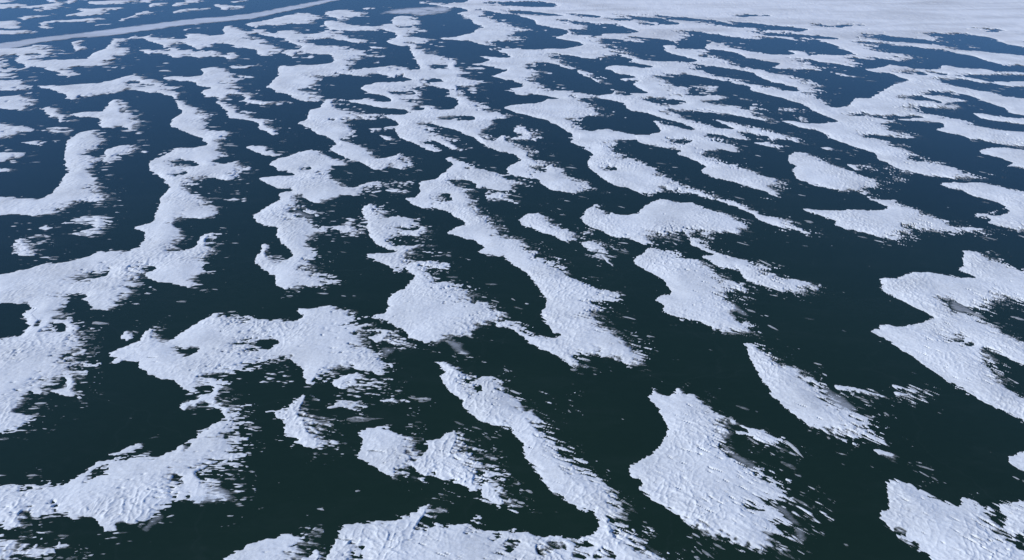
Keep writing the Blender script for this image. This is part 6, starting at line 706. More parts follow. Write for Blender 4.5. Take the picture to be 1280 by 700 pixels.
     '456,673 456,672 460,672 459,667 488,667 487,665 491,663 490,662 491,662 490,660 492,660 491,659 493,659 493,655 495,655 494,654 496,654 495,652 497,652 497,649 500,647 499,644 501,643 500,640 502,640 501,637 502,637 502,632 505,631 504,628 505,628 504,625 506,625 506,620 508,619 507,616 508,616 508,614 509,614 508,613 510,613 509,612 511,612 510,610 511,610 510,609 512,609 511,607 513,607 512,606 513,606 512,604 514,604 513,603 515,603 514,602 518,596 497,563 495,563 495,564 493,564 494,566 492,566 493,567 490,567 491,568 489,568 490,569 487,569 488,571 482,575 482,576 481,576 482,577 480,577 481,578 479,578 480,580 479,580 480,581 478,581 479,582 477,582 478,584 477,584 477,585 476,585 477,587 475,587 476,588 474,588 475,589 474,589 475,591 473,591 474,592 472,592 472,595 460,602 460,580 458,577 449,576 448,573 448,555 449,555 449,548 450,548 449,541 451,541 450,537 452,537 452,530 453,530 452,528 454,528 454,523 456,522 455,520 457,520 456,518 458,516 457,514 459,514 458,512 460,511 459,509 461,509 461,506 441,475 439,477 439,479 437,481 437,483 434,485 435,487 432,489 433,491 430,494 431,496 429,496 430,497 429,497 429,498 428,498 429,499 427,499 428,500 427,500 427,501 426,501 426,502 425,502 426,503 424,503 425,504 424,504 424,505 423,505 424,506 419,511 420,513 418,513 419,514 415,519 415,521 414,521 414,522 410,527 411,529 409,529 410,530 405,535 406,537 404,537 405,538 400,543 401,546 399,547 399,549 397,552 397,555 396,555 396,558 394,560 394,564 393,564 393,567 391,569 391,573 390,573 390,576 388,578 388,582 387,582 387,585 385,588 385,592 383,593 382,599 380,600 380,603 379,603 379,606 377,607 377,610 374,613 375,616 371,619 372,622 368,625 368,629 367,629 367,635 365,635 365,638 366,640 375,641 377,649 390,649 389,647 394,647 393,646 402,646 403,647 422,652 422,654 425,654 426,655 427,655 430,659 432,659 431,657 446,657 451,662 456,672/438,620 436,619 439,619 438,617 448,617 450,620/455,613 453,612 447,612 446,610 451,609 452,610 456,612 457,613'),
    (137, 'snow_patch', 'smooth leaf-like snow drift with a grey upper right rim, lower right',
     '229,614 237,614 237,613 240,613 241,610 243,610 243,609 244,609 245,606 247,606 247,604 252,600 252,597 254,596 254,593 256,593 260,577 265,575 264,573 267,573 266,572 270,571 269,569 271,569 272,566 273,566 274,559 277,557 279,550 278,548 279,547 278,544 279,543 278,541 279,540 278,537 279,536 278,534 279,532 278,530 279,529 279,525 280,525 280,523 282,522 283,518 286,516 287,512 289,512 288,511 290,511 290,509 292,509 292,508 293,508 294,505 296,505 295,504 297,504 297,502 299,502 300,500 303,499 299,484 300,483 300,479 302,479 303,474 301,468 295,469 295,470 293,470 293,471 281,472 281,473 277,473 278,474 267,476 268,477 266,477 266,478 260,480 260,481 253,484 253,486 249,487 247,494 246,494 246,496 243,498 241,504 240,504 239,511 237,511 236,518 235,518 233,524 232,524 229,532 230,538 229,538 230,543 229,544 229,549 228,550 229,553 228,553 229,555 228,555 229,558 228,558 229,560 228,560 229,563 228,563 229,566 228,566 229,568 228,568 229,571 228,571 229,573 228,573 229,576 228,576 229,578 228,578 229,581 228,581 229,584 228,584 229,587 228,587 229,589 228,589 229,592 228,592 229,595 228,595 229,597 228,597 229,600 228,603 230,607 229,607'),
    (140, 'snow_patch', 'small ragged triangular snow patch under the bone shaped drift',
     '-186,531 -184,531 -182,529 -181,529 -178,525 -175,516 -174,516 -173,511 -169,508 -169,505 -165,502 -165,500 -163,498 -159,496 -158,488 -159,488 -158,483 -157,483 -153,475 -150,473 -146,469 -144,469 -142,467 -137,465 -136,463 -144,463 -143,462 -147,462 -147,461 -150,461 -149,460 -152,460 -152,459 -161,459 -161,460 -163,460 -164,461 -166,461 -166,462 -168,462 -170,464 -172,464 -172,465 -174,465 -174,466 -177,467 -177,472 -188,477 -189,484 -189,484 -190,489 -203,503 -205,508 -202,508 -203,509 -195,512 -195,514 -194,514 -193,519 -192,519 -191,523 -189,523 -189,527 -187,527'),
    (141, 'snow_streak', 'detached snow sliver above the long lower left drift',
     '-300,468 -294,464 -295,459 -298,459 -297,458 -300,458 -300,457 -308,454 -308,453 -312,452 -312,451 -314,451 -313,450 -317,450 -317,451 -321,452 -321,453 -313,456 -313,458 -311,459 -311,460 -309,461 -309,463 -305,464 -305,465 -303,465 -304,466 -301,466 -302,467 -300,467'),
    (143, 'snow_streak', 'branching snow streak off the lower tip of the leaf-like drift',
     '290,459 296,459 295,458 297,458 297,457 299,457 298,456 300,456 300,455 302,455 301,454 305,453 305,451 305,449 304,446 299,447 300,448 297,448 297,449 294,450 294,451 291,453 291,456 290,456'),
    (146, 'snow_patch', 'blunt snow nose entering from right edge in the lower right',
     '408,456 428,456 408,424 404,426 405,427 402,427 403,428 401,428 402,429 400,429 400,429 399,429 399,430 397,430 398,431 396,431 396,432 395,432 395,433 391,436 392,438 390,439 389,445 400,453 402,453 402,454 404,454 405,455 407,455'),
    (148, 'snow_patch', 'two humped snow patch alone in dark ice, lower centre',
     '-109,488 -107,488 -105,485 -104,485 -102,481 -89,479 -87,477 -85,477 -84,475 -82,475 -81,474 -79,473 -77,471 -77,469 -75,467 -75,465 -73,464 -74,462 -76,461 -76,459 -72,458 -70,455 -69,456 -69,458 -69,458 -69,459 -68,459 -68,461 -67,463 -68,466 -67,466 -67,467 -69,466 -69,465 -71,465 -71,466 -69,466 -68,469 -65,470 -65,471 -59,471 -54,480 -52,480 -52,481 -51,481 -51,482 -50,482 -49,484 -36,478 -35,474 -35,474 -35,471 -33,469 -32,460 -16,455 -17,451 -23,451 -23,450 -21,446 -21,445 -19,443 -19,441 -17,440 -17,438 -16,437 -15,433 -14,432 -13,422 -12,422 -12,421 -11,421 -11,420 -10,420 -10,419 -8,419 -8,418 -7,418 -7,417 -6,417 -6,417 -5,417 -5,416 -4,416 -2,414 -2,409 -1,409 -1,405 0,405 0,402 -1,402 -1,397 -2,396 -10,397 -12,400 -13,400 -18,406 -20,407 -21,408 -23,409 -24,411 -25,411 -25,412 -26,412 -26,412 -28,412 -29,414 -31,414 -32,416 -34,416 -34,417 -35,417 -36,418 -38,418 -38,419 -40,419 -40,420 -42,420 -42,421 -44,421 -44,422 -46,422 -46,422 -53,424 -53,425 -56,426 -56,427 -59,428 -59,429 -69,429 -69,430 -71,430 -71,431 -72,431 -72,432 -73,432 -73,433 -75,433 -76,435 -79,435 -79,434 -81,434 -81,433 -83,433 -83,432 -85,432 -85,430 -88,429 -88,428 -89,428 -90,426 -91,427 -92,427 -92,428 -99,431 -100,434 -101,434 -105,438 -115,443 -116,445 -117,445 -119,447 -120,447 -122,449 -122,453 -122,453 -122,456 -121,456 -122,460 -121,460 -122,465 -123,465 -123,469 -124,469 -126,476 -126,476 -128,480 -125,481 -124,483 -122,483 -121,485 -114,486 -114,487 -108,487/-25,418 -25,418 -25,413 -22,412 -22,414 -22,414 -21,417 -22,418'),
    (149, 'snow_patch', 'long diagonal snow drift leading down to the bottom drift',
     '-72,582 -61,582 -61,581 -59,581 -59,580 -58,580 -57,578 -56,578 -56,577 -48,572 -42,562 -41,562 -41,560 -37,558 -37,557 -41,554 -40,552 -38,552 -38,550 -33,552 -33,553 -29,554 -28,557 -21,557 -21,558 -15,558 -14,555 -8,553 -7,550 -7,546 -6,546 -5,540 -4,540 -1,535 1,535 3,531 4,531 6,528 8,528 11,522 11,520 13,518 14,514 15,514 17,511 19,511 21,508 22,508 29,496 30,484 27,481 27,479 30,475 31,475 33,470 35,470 43,456 44,456 47,450 48,450 51,445 52,445 61,429 63,429 65,424 66,424 69,420 70,420 78,407 79,407 80,403 81,403 84,399 84,398 85,396 85,395 84,395 84,394 81,393 80,392 79,392 78,389 75,389 73,387 71,387 68,384 68,382 67,382 64,388 60,388 60,387 59,387 58,389 56,389 55,390 53,390 52,392 50,392 50,392 48,393 47,395 47,398 46,398 45,399 44,399 43,401 42,401 42,403 41,403 38,406 37,406 37,407 36,407 36,408 30,411 27,416 27,417 24,421 24,422 23,424 23,426 21,427 21,429 20,431 19,435 12,445 11,448 10,449 10,453 8,456 10,466 8,468 8,470 6,472 6,474 5,476 3,476 3,478 1,478 0,480 0,485 -13,487 -13,488 -15,488 -15,489 -17,489 -17,490 -19,490 -20,491 -28,495 -32,501 -33,501 -37,508 -39,508 -43,514 -43,519 -43,519 -42,523 -46,525 -46,527 -47,527 -47,528 -49,528 -49,529 -50,529 -50,530 -52,530 -52,531 -53,531 -55,534 -55,536 -58,540 -58,542 -62,546 -65,559 -64,562 -62,562 -62,566 -68,573 -68,576/-29,543 -35,541 -34,538 -34,538 -34,536 -32,534 -27,535 -27,543'),
    (150, 'snow_patch', 'long lower left drift with fibrous surface reaching the left edge',
     '-240,501 -240,501 -239,499 -237,499 -235,497 -234,495 -232,494 -230,489 -227,486 -227,484 -227,484 -227,482 -227,482 -227,480 -228,479 -227,476 -220,473 -219,471 -220,470 -219,466 -220,465 -220,463 -220,461 -220,459 -219,459 -218,457 -218,457 -217,455 -215,453 -214,450 -217,444 -229,442 -229,441 -231,441 -231,439 -233,439 -233,438 -235,438 -235,436 -237,436 -238,435 -236,433 -235,433 -233,431 -232,431 -225,424 -224,424 -221,422 -218,417 -216,414 -215,414 -212,412 -208,410 -205,401 -207,401 -207,402 -213,402 -213,403 -222,403 -221,403 -224,403 -223,402 -229,400 -230,401 -231,401 -232,402 -233,402 -234,403 -235,403 -236,403 -237,403 -238,404 -248,403 -248,402 -249,402 -249,400 -250,400 -250,399 -251,399 -252,398 -251,393 -252,391 -253,391 -253,390 -254,390 -253,389 -255,389 -254,389 -255,389 -255,388 -256,388 -256,387 -257,387 -257,386 -258,386 -258,386 -259,386 -258,385 -259,385 -259,384 -260,384 -260,383 -261,383 -261,383 -262,383 -262,382 -263,382 -263,380 -266,380 -266,380 -275,380 -274,376 -275,376 -274,374 -275,373 -285,374 -292,380 -293,380 -295,383 -296,383 -300,386 -312,386 -313,386 -321,387 -322,388 -325,388 -326,389 -329,389 -329,388 -330,388 -330,387 -332,387 -331,386 -333,386 -332,386 -335,386 -334,385 -336,385 -336,384 -345,386 -346,377 -353,377 -354,377 -359,378 -359,379 -361,379 -361,380 -364,380 -364,380 -366,380 -366,381 -369,381 -369,382 -371,382 -372,383 -374,383 -374,383 -376,383 -377,384 -378,384 -379,385 -383,386 -403,416 -401,416 -401,417 -394,417 -395,417 -388,417 -389,418 -381,418 -382,419 -375,419 -376,420 -343,420 -344,421 -338,421 -338,422 -336,423 -337,425 -335,426 -335,428 -334,428 -333,430 -332,430 -332,432 -331,432 -331,435 -330,435 -329,440 -328,440 -327,442 -325,442 -326,443 -324,443 -324,444 -323,444 -323,445 -321,445 -321,445 -319,445 -320,446 -315,446 -316,447 -303,447 -303,448 -301,448 -301,449 -299,449 -299,450 -297,450 -297,451 -279,451 -278,453 -276,453 -277,454 -275,454 -275,456 -273,456 -273,457 -270,459 -270,462 -269,462 -267,468 -265,468 -265,469 -263,469 -264,470 -262,470 -262,471 -260,471 -260,473 -259,474 -260,476 -259,477 -260,479 -259,480 -259,483 -258,483 -258,485 -256,485 -256,486 -255,486 -254,488 -252,488 -252,489 -251,489 -251,490 -250,490 -250,491 -249,491 -249,493 -248,493 -248,494 -247,494 -247,496 -241,497 -243,499 -240,499/-262,466 -262,465 -265,465 -265,464 -263,464 -261,462 -259,462 -260,466/-314,438 -317,436 -316,436 -317,436 -317,435 -318,435 -318,434 -319,434 -319,433 -320,433 -320,430 -319,429 -316,430 -316,432 -315,432 -314,435 -312,436 -313,437/-255,426 -256,425 -248,419 -251,426'),
    (153, 'snow_patch', 'ragged snow patch cut by the right edge beside the bottom right slab',
     '387,404 395,404 366,359 363,360 364,360 362,360 363,361 361,361 361,362 359,362 360,362 358,362 359,363 356,363 357,364 355,364 356,364 354,364 354,365 352,365 353,366 351,366 351,367 348,367 348,371 347,371 346,377 355,386 355,389 354,389 353,395 354,396 356,397 358,399 359,399 360,399 361,399 363,401 367,401 367,402 371,402 372,403 378,403 378,403 387,403'),
    (154, 'snow_streak', 'small star-like snow fleck above the bottom left corner patch',
     '-314,367 -313,367 -312,365 -311,365 -309,362 -306,362 -306,362 -304,362 -303,361 -305,361 -305,360 -310,358 -312,360 -313,361 -312,361 -313,362 -312,362 -313,364 -313,365'),
    (156, 'snow_patch', 'largest fan shaped snow patch with criss-cross ridges, lower right of centre',
     '127,540 129,538 130,536 131,536 131,534 134,532 134,531 137,531 136,530 139,530 139,529 140,529 143,532 145,532 148,537 149,540 151,538 151,536 152,536 154,532 164,532 172,509 174,509 175,506 177,506 178,504 180,504 181,502 183,502 184,500 187,499 187,498 185,498 184,496 190,496 190,495 191,495 191,494 192,494 192,493 194,493 193,491 195,491 194,490 196,490 195,489 197,489 197,487 199,487 200,485 205,483 205,482 206,482 206,481 207,481 207,480 208,480 208,479 209,479 209,478 210,478 211,476 213,476 212,475 217,474 216,473 221,471 219,469 217,469 215,463 210,464 211,465 209,465 209,466 206,466 207,467 204,467 204,468 202,468 202,469 200,469 200,470 197,470 197,471 195,471 195,472 193,472 193,473 184,475 184,476 182,476 182,475 174,471 173,469 175,466 174,464 176,461 175,459 177,457 178,457 178,454 180,454 180,451 182,451 182,448 183,448 184,445 185,445 186,443 187,443 188,439 189,439 190,436 191,436 192,432 193,432 195,426 197,426 197,424 198,424 198,422 199,422 199,421 201,421 201,419 202,419 202,417 203,417 203,416 204,416 204,414 206,414 206,412 208,411 208,408 210,408 210,407 211,407 211,404 212,404 213,402 212,400 209,399 209,399 205,397 205,399 203,399 203,399 199,401 199,402 197,402 197,403 188,405 188,403 185,400 185,399 188,397 188,396 189,396 189,395 192,393 192,392 195,390 198,383 199,383 199,381 199,380 197,380 197,381 193,381 193,382 190,382 190,383 186,383 187,381 186,380 188,377 187,376 189,374 188,372 189,372 188,370 188,370 187,369 182,368 182,366 182,364 182,359 184,358 185,357 186,357 186,356 187,356 187,355 183,354 183,355 180,355 180,357 177,357 177,356 174,355 171,352 170,352 170,353 169,353 169,353 168,353 168,354 167,354 167,355 166,355 166,355 165,355 165,356 164,356 165,357 163,357 164,357 163,357 162,359 160,359 159,360 158,360 157,362 155,362 155,363 153,363 152,364 151,364 150,366 148,366 148,367 146,367 145,369 143,369 143,370 141,370 141,371 139,372 138,373 136,373 135,374 134,374 134,375 132,375 131,377 128,377 128,378 126,379 126,380 124,381 124,383 121,383 118,389 117,389 116,392 115,392 115,393 114,393 113,395 112,395 112,396 111,396 110,398 109,398 109,399 108,399 107,401 106,401 106,403 105,403 104,404 103,404 103,406 100,408 98,413 96,414 96,416 99,419 99,422 92,426 91,429 90,429 91,431 89,432 90,434 91,435 91,436 93,437 93,439 94,441 97,442 100,445 101,445 104,448 105,448 106,450 109,451 120,464 120,466 122,467 123,471 124,472 125,474 126,475 127,477 130,481 131,488 130,488 130,497 129,499 129,503 127,504 128,509 125,514 125,516 121,527 122,530 124,531 125,536 127,537/183,493 182,491 184,489 183,487 186,481 194,481 193,480 195,480 194,483 193,483 191,488 189,488 189,489 187,489 188,490 186,490 186,491/176,396 175,396 176,394 177,394 177,392 186,392 186,392 185,392 185,393 184,393 183,395 180,395 180,396 176,396'),
    (157, 'snow_patch', 'snow patch in the bottom left corner',
     '-327,369 -322,368 -322,367 -324,367 -324,365 -327,364 -325,363 -324,363 -323,362 -322,362 -321,360 -320,360 -318,359 -317,359 -315,357 -314,356 -315,356 -314,355 -315,354 -314,352 -320,351 -320,351 -324,351 -324,350 -328,350 -327,349 -332,349 -332,349 -337,349 -336,348 -341,348 -341,347 -346,347 -345,347 -358,345 -371,366 -339,366 -338,365 -336,365 -336,364 -333,364 -333,364 -331,364 -330,363 -328,363 -327,362 -327,364 -328,366 -327,367'),
    (158, 'snow_patch', 'wide layered snow drift along the bottom edge with a peak',
     '-64,398 -62,398 -58,392 -58,391 -57,390 -56,387 -54,386 -54,385 -54,385 -54,383 -52,382 -50,382 -50,381 -46,380 -46,380 -44,380 -44,379 -39,379 -39,380 -32,380 -32,380 -31,380 -31,379 -29,379 -29,378 -28,378 -28,377 -27,377 -26,376 -20,375 -20,374 -3,374 -3,375 0,375 0,373 15,372 15,371 21,370 21,369 23,369 23,369 36,370 36,369 45,368 45,367 47,367 47,368 48,368 48,369 51,369 51,369 52,369 52,370 55,370 55,372 56,372 57,372 58,372 58,374 60,374 61,386 60,386 60,388 64,388 68,382 68,384 71,387 73,387 75,389 78,389 76,388 76,386 74,385 74,383 76,381 76,380 78,377 78,376 79,374 80,374 80,374 81,374 81,373 86,370 87,369 88,363 89,361 90,361 90,360 91,360 92,358 93,358 93,357 94,357 95,355 96,355 96,354 97,354 97,353 98,353 99,351 101,350 103,347 103,345 104,344 104,341 105,341 105,338 106,338 106,336 106,336 106,335 107,334 107,332 -124,332 -120,340 -123,340 -127,345 -128,348 -125,352 -124,347 -124,347 -125,354 -124,354 -124,357 -123,357 -123,360 -122,362 -123,364 -122,364 -122,373 -121,374 -120,374 -120,377 -118,377 -118,379 -107,380 -107,381 -102,381 -102,382 -98,382 -98,383 -94,383 -94,383 -90,383 -90,384 -86,384 -86,385 -83,385 -83,386 -80,386 -80,386 -77,386 -77,387 -73,388 -70,392 -69,392 -67,396 -66,396 -65,397 -64,397/-58,386 -58,386 -58,381 -55,380 -54,383 -55,383 -55,384 -57,384/-10,372 -11,372 -10,372 -9,369 -8,369 -7,371/44,364 43,363 44,363 45,360 53,360 54,361 54,362 53,362 52,363/1,362 0,362 0,358 4,359 4,360 5,361 5,362 1,362/26,360 26,360 27,360 27,359 29,359 29,358 38,357 38,358 36,358 36,359/-106,356 -106,356 -105,353 -105,353 -105,351 -103,350 -101,350 -101,351 -100,351 -101,354 -101,354 -102,356/43,353 43,353 44,353 44,352 46,352 46,351 47,351 47,351 52,351 52,352 50,352 50,353 45,353 45,353/66,353 65,352 62,352 62,351 58,351 58,351 58,350 67,351 67,351 69,351 69,352 68,353'),
    (159, 'snow_patch', 'rounded snow patch at bottom edge left of the wide layered drift',
     '-155,373 -151,373 -151,372 -141,371 -139,367 -139,367 -138,365 -136,364 -136,362 -134,361 -134,360 -132,358 -131,358 -129,356 -128,356 -126,353 -125,352 -128,348 -127,345 -123,340 -120,340 -119,339 -124,332 -188,332 -192,349 -190,354 -188,354 -188,355 -182,357 -183,359 -182,360 -182,361 -182,362 -180,362 -181,363 -176,363 -177,364 -175,364 -175,365 -173,365 -173,366 -165,368 -165,369 -163,369 -164,369 -162,369 -162,370 -161,370 -161,371 -159,371 -159,372 -157,372 -157,372 -154,372/-135,356 -137,355 -137,354 -138,354 -138,353 -139,353 -139,353 -140,353 -140,352 -141,352 -141,351 -137,351 -137,352 -136,352 -136,353 -134,355 -134,356'),
    (160, 'snow_patch', 'large ridged snow slab in the bottom right corner',
     '287,425 295,424 295,423 297,423 296,422 298,422 298,422 304,419 304,418 306,417 305,416 307,415 307,413 308,413 308,412 310,411 311,408 312,408 312,407 313,407 312,406 314,406 313,405 314,405 314,404 315,404 315,403 316,403 316,402 322,400 321,399 324,399 323,399 326,399 325,398 328,399 333,405 336,408 335,406 337,406 336,404 338,404 338,402 340,401 340,399 342,399 341,397 343,397 343,396 345,396 345,395 347,394 347,392 349,391 349,389 348,389 347,387 345,386 344,383 345,377 346,377 346,375 346,374 345,375 344,374 345,374 344,372 345,372 344,371 344,371 344,369 344,369 343,368 344,368 343,367 343,365 344,365 345,362 347,362 347,359 349,358 349,357 350,357 351,355 352,355 352,355 353,355 353,353 355,353 355,352 357,352 356,351 360,349 344,323 279,323 280,326 279,326 280,327 280,327 280,329 280,329 280,330 280,330 280,331 280,331 281,332 280,332 281,334 280,334 281,335 280,335 281,336 280,336 281,338 281,338 281,339 281,339 281,340 281,340 281,341 281,341 282,343 281,343 282,344 281,344 282,345 281,345 282,347 281,347 282,348 282,348 282,349 282,349 282,351 282,351 283,352 282,352 283,353 282,353 283,355 282,356 281,356 282,357 281,357 281,357 280,357 280,358 279,358 279,359 278,359 279,360 274,362 275,363 273,363 273,364 272,364 272,365 270,365 271,366 268,367 267,372 267,373 266,376 266,377 265,380 266,381 265,383 265,384 264,386 265,388 265,388 266,391 275,396 279,406 279,406 280,408 279,408 280,411 280,411 285,422 286,422/270,374 270,374 269,372 270,371 273,370 273,369 275,370 276,372 274,372 274,372 272,372 272,373 270,373'),
]
THIN = [
    (117, '469,695 481,700 488,684 490,672 473,672 469,679'),
    (137, '274,544 287,546 293,532 296,515 296,503 286,508 277,522'),
    (156, '159,488 175,490 185,479 179,470 164,472'),
    (156, '170,465 177,456 186,445 196,433 186,435 174,448'),
    (113, '-307,949 -297,956 -268,931 -266,917 -288,924'),
    (148, '-85,432 -70,435 -66,418 -76,421'),
    (158, '78,374 89,368 97,359 106,348 97,351 85,364'),
    (87, '870,1712 924,1723 930,1651 901,1606 874,1637 865,1675'),
    (150, '-262,382 -258,387 -251,393 -249,383 -254,377 -253,367 -259,373'),
    (150, '-239,405 -220,419 -205,408 -205,400 -228,399'),
    (133, '-130,609 -113,606 -119,589 -124,585'),
    (123, '-66,620 -51,613 -38,592 -46,590 -58,602'),
    (120, '238,700 244,683 251,663 241,665 233,679'),
    (156, '199,377 205,376 203,366 197,362'),
    (156, '185,396 193,390 199,380 208,376 203,384 196,398'),
    (62, '1475,2385 1542,2436 1664,2428 1606,2336 1478,2336'),
    (62, '153,2984 260,3089 366,2984 411,2864 302,2796 215,2796 168,2855'),
]
WISPS = [
    (0.3, '-721,1206 -664,1206 -552,968 -583,918 -616,960 -592,990 -654,1098'),
    (0.4, '-626,932 -553,946 -502,855 -566,855'),
    (0.25, '-494,1185 -427,1206 -349,968 -412,968 -445,1013 -429,1063'),
    (0.3, '-681,918 -616,918 -557,820 -552,787 -591,777'),
    (0.45, '-272,939 -189,932 -177,849 -254,849'),
    (0.3, '-262,1080 -142,1080 -134,1005 -246,998'),
    (0.3, '-137,932 -103,918 -102,855 -127,855'),
    (0.3, '-126,843 -67,831 -63,756 -97,752'),
    (0.45, '-57,1046 6,1046 6,975 -45,968'),
    (0.35, '-159,663 -99,647 -89,599 -140,578 -143,620'),
    (0.2, '-177,566 -89,566 -79,506 -162,506'),
    (0.25, '-460,585 -397,585 -358,506 -410,498'),
    (0.35, '-498,723 -411,723 -403,667 -462,667'),
    (0.35, '-248,451 -205,458 -187,399 -228,399'),
    (0.3, '-316,566 -257,566 -235,498 -286,498'),
    (0.2, '-248,585 -200,585 -188,535 -232,535'),
    (0.3, '-359,380 -307,377 -293,349 -338,345'),
    (0.25, '-291,373 -272,373 -261,350 -281,350'),
    (0.35, '244,732 289,732 255,635 230,647'),
    (0.3, '187,410 238,405 219,355 170,350'),
    (0.2, '284,553 404,553 383,512 294,512'),
    (0.25, '11,538 72,538 68,496 20,496'),
    (0.35, '75,905 148,892 132,777 99,777 75,831'),
    (0.25, '542,1155 663,1135 607,1046 530,1021'),
    (0.25, '541,932 657,905 627,855 505,855'),
    (0.15, '646,1227 765,1145 724,1071 624,1107'),
    (0.3, '-133,501 -97,490 -109,478 -129,480'),
    (0.2, '-74,429 1,412 1,388 -61,399'),
    (0.25, '25,485 66,442 88,403 81,390 61,424 29,468'),
    (0.35, '-1191,1948 -1067,1877 -971,1688 -1056,1727'),
    (0.4, '-918,1948 -866,1948 -786,1747 -842,1747'),
    (0.4, '-741,1727 -685,1727 -640,1598 -683,1598'),
    (0.35, '-807,1412 -698,1412 -655,1296 -742,1296'),
    (0.3, '-943,1455 -852,1455 -771,1296 -847,1284'),
    (0.3, '-922,1261 -834,1261 -768,1145 -843,1135'),
    (0.4, '-491,2024 -357,2051 -333,1900 -444,1900'),
    (0.4, '-359,1877 -249,1877 -239,1789 -344,1789'),
    (0.45, '-481,1670 -404,1670 -365,1485 -434,1485'),
    (0.4, '-144,1948 -52,1948 -44,1615 -105,1615'),
    (0.4, '-256,1633 -185,1633 -173,1515 -231,1515'),
    (0.4, '376,1708 490,1688 454,1581 365,1564'),
    (0.25, '83,1727 148,1727 140,1615 79,1615'),
    (0.35, '0,1358 75,1358 71,1272 0,1272'),
    (0.4, '376,1973 469,1973 424,1854 359,1877'),
    (0.35, '528,1515 624,1485 575,1371 484,1371'),
    (0.4, '917,1670 1004,1633 908,1455 851,1485'),
    (0.35, '652,1768 717,1688 676,1581 605,1598'),
    (0.4, '183,879 233,873 224,831 181,837'),
    (0.35, '232,892 290,892 277,843 237,843'),
    (0.3, '379,1089 441,1089 405,982 348,982'),
    (0.25, '60,1185 131,1089 128,1005 59,1013'),
]
BAND = '-1501,2117 -1450,2194 -1400,2273 -1335,2329 -1255,2417 -1172,2516 -1079,2613 -972,2677 -905,2749 -838,2895 -759,3033 -708,3159 -645,3342 -594,3245 -645,3124 -683,3022 -729,2905 -801,2759 -849,2634 -862,2609 -861,2605 -957,2535 -1058,2458 -1141,2357 -1191,2283 -1273,2257 -1347,2179 -1361,2106 -1377,2073 -1433,2011'
SMEAR = '-481,2749 -436,2830 -382,2864 -311,2890 -254,2915 -201,2855 -213,2759 -263,2686 -308,2651 -375,2695 -445,2699'

# ------------------------------------------------------------------ drifts
LOOPS = {i: decode(s) for i, _, _, s in PATCHES}
BOX = {i: (min(l[:, 0].min() for l in ls), max(l[:, 0].max() for l in ls),
           min(l[:, 1].min() for l in ls), max(l[:, 1].max() for l in ls)) for i, ls in LOOPS.items()}
MARGIN_NEAR = 3.2
# drifts that are little more than streaks and crumbs: how broken they are
BROKEN = {100: 1.0, 103: 0.9, 109: 0.9, 80: 0.7, 132: 0.6, 94: 0.9, 76: 0.4, 66: 0.7, 79: 0.4, 42: 0.4, 55: 0.5,
          63: 0.35, 140: 0.35, 126: 0.3, 128: 0.3, 143: 0.3, 157: 0.5, 47: 0.35, 39: 0.5, 51: 0.6, 84: 0.5, 108: 0.5, 125: 0.4,
          153: 0.3, 82: 0.3, 52: 0.3, 89: 0.3, 110: 0.3, 69: 0.2, 54: 0.2, 65: 0.2}
fleck_spots = []
rng = np.random.default_rng(5)

def ripples(X, Y, ang, cell):
    """hard wind ridges (sastrugi), metres"""
    ca, sa = math.cos(ang), math.sin(ang)
    wx = 0.5 * vnoise(X / 2.3, Y / 2.3, 41); wy = 0.5 * vnoise(X / 2.3, Y / 2.3, 42)
    U = X * ca + Y * sa + wx
    V = -X * sa + Y * ca + wy
    z = np.zeros_like(X)
    kind = smooth01(0.5 + 0.9 * vnoise(X / 14.0, Y / 14.0, 43))
    def ridge(a, b, seed):
        return np.clip(1.0 - np.abs(vnoise(a, b, seed)) / 0.40, 0, 1) ** 3
    rough = 0.10 + 0.85 * smooth01(0.5 + 0.9 * vnoise(X / 7.0, Y / 7.0, 52))
    z += 0.060 * vnoise(X / 3.5, Y / 3.5, 44) + 0.018 * vnoise(X / 1.5, Y / 1.5, 53)
    if cell < 0.5:
        z += 0.055 * rough * (0.3 + 0.7 * kind) * ridge(U / 2.2, V / 0.75, 45)
        z += 0.065 * rough * (1 - 0.7 * kind) * ridge(U / 0.8, V / 1.5, 46)
        z += 0.055 * rough * ridge((U + V) / 1.0, (U - V) / 1.2, 49)
    if cell < 0.2:
        z += 0.034 * rough * ridge(U / 0.55, V / 0.35, 47)
        z += 0.006 * vnoise(X / 0.3, Y / 0.3, 48)
    return z

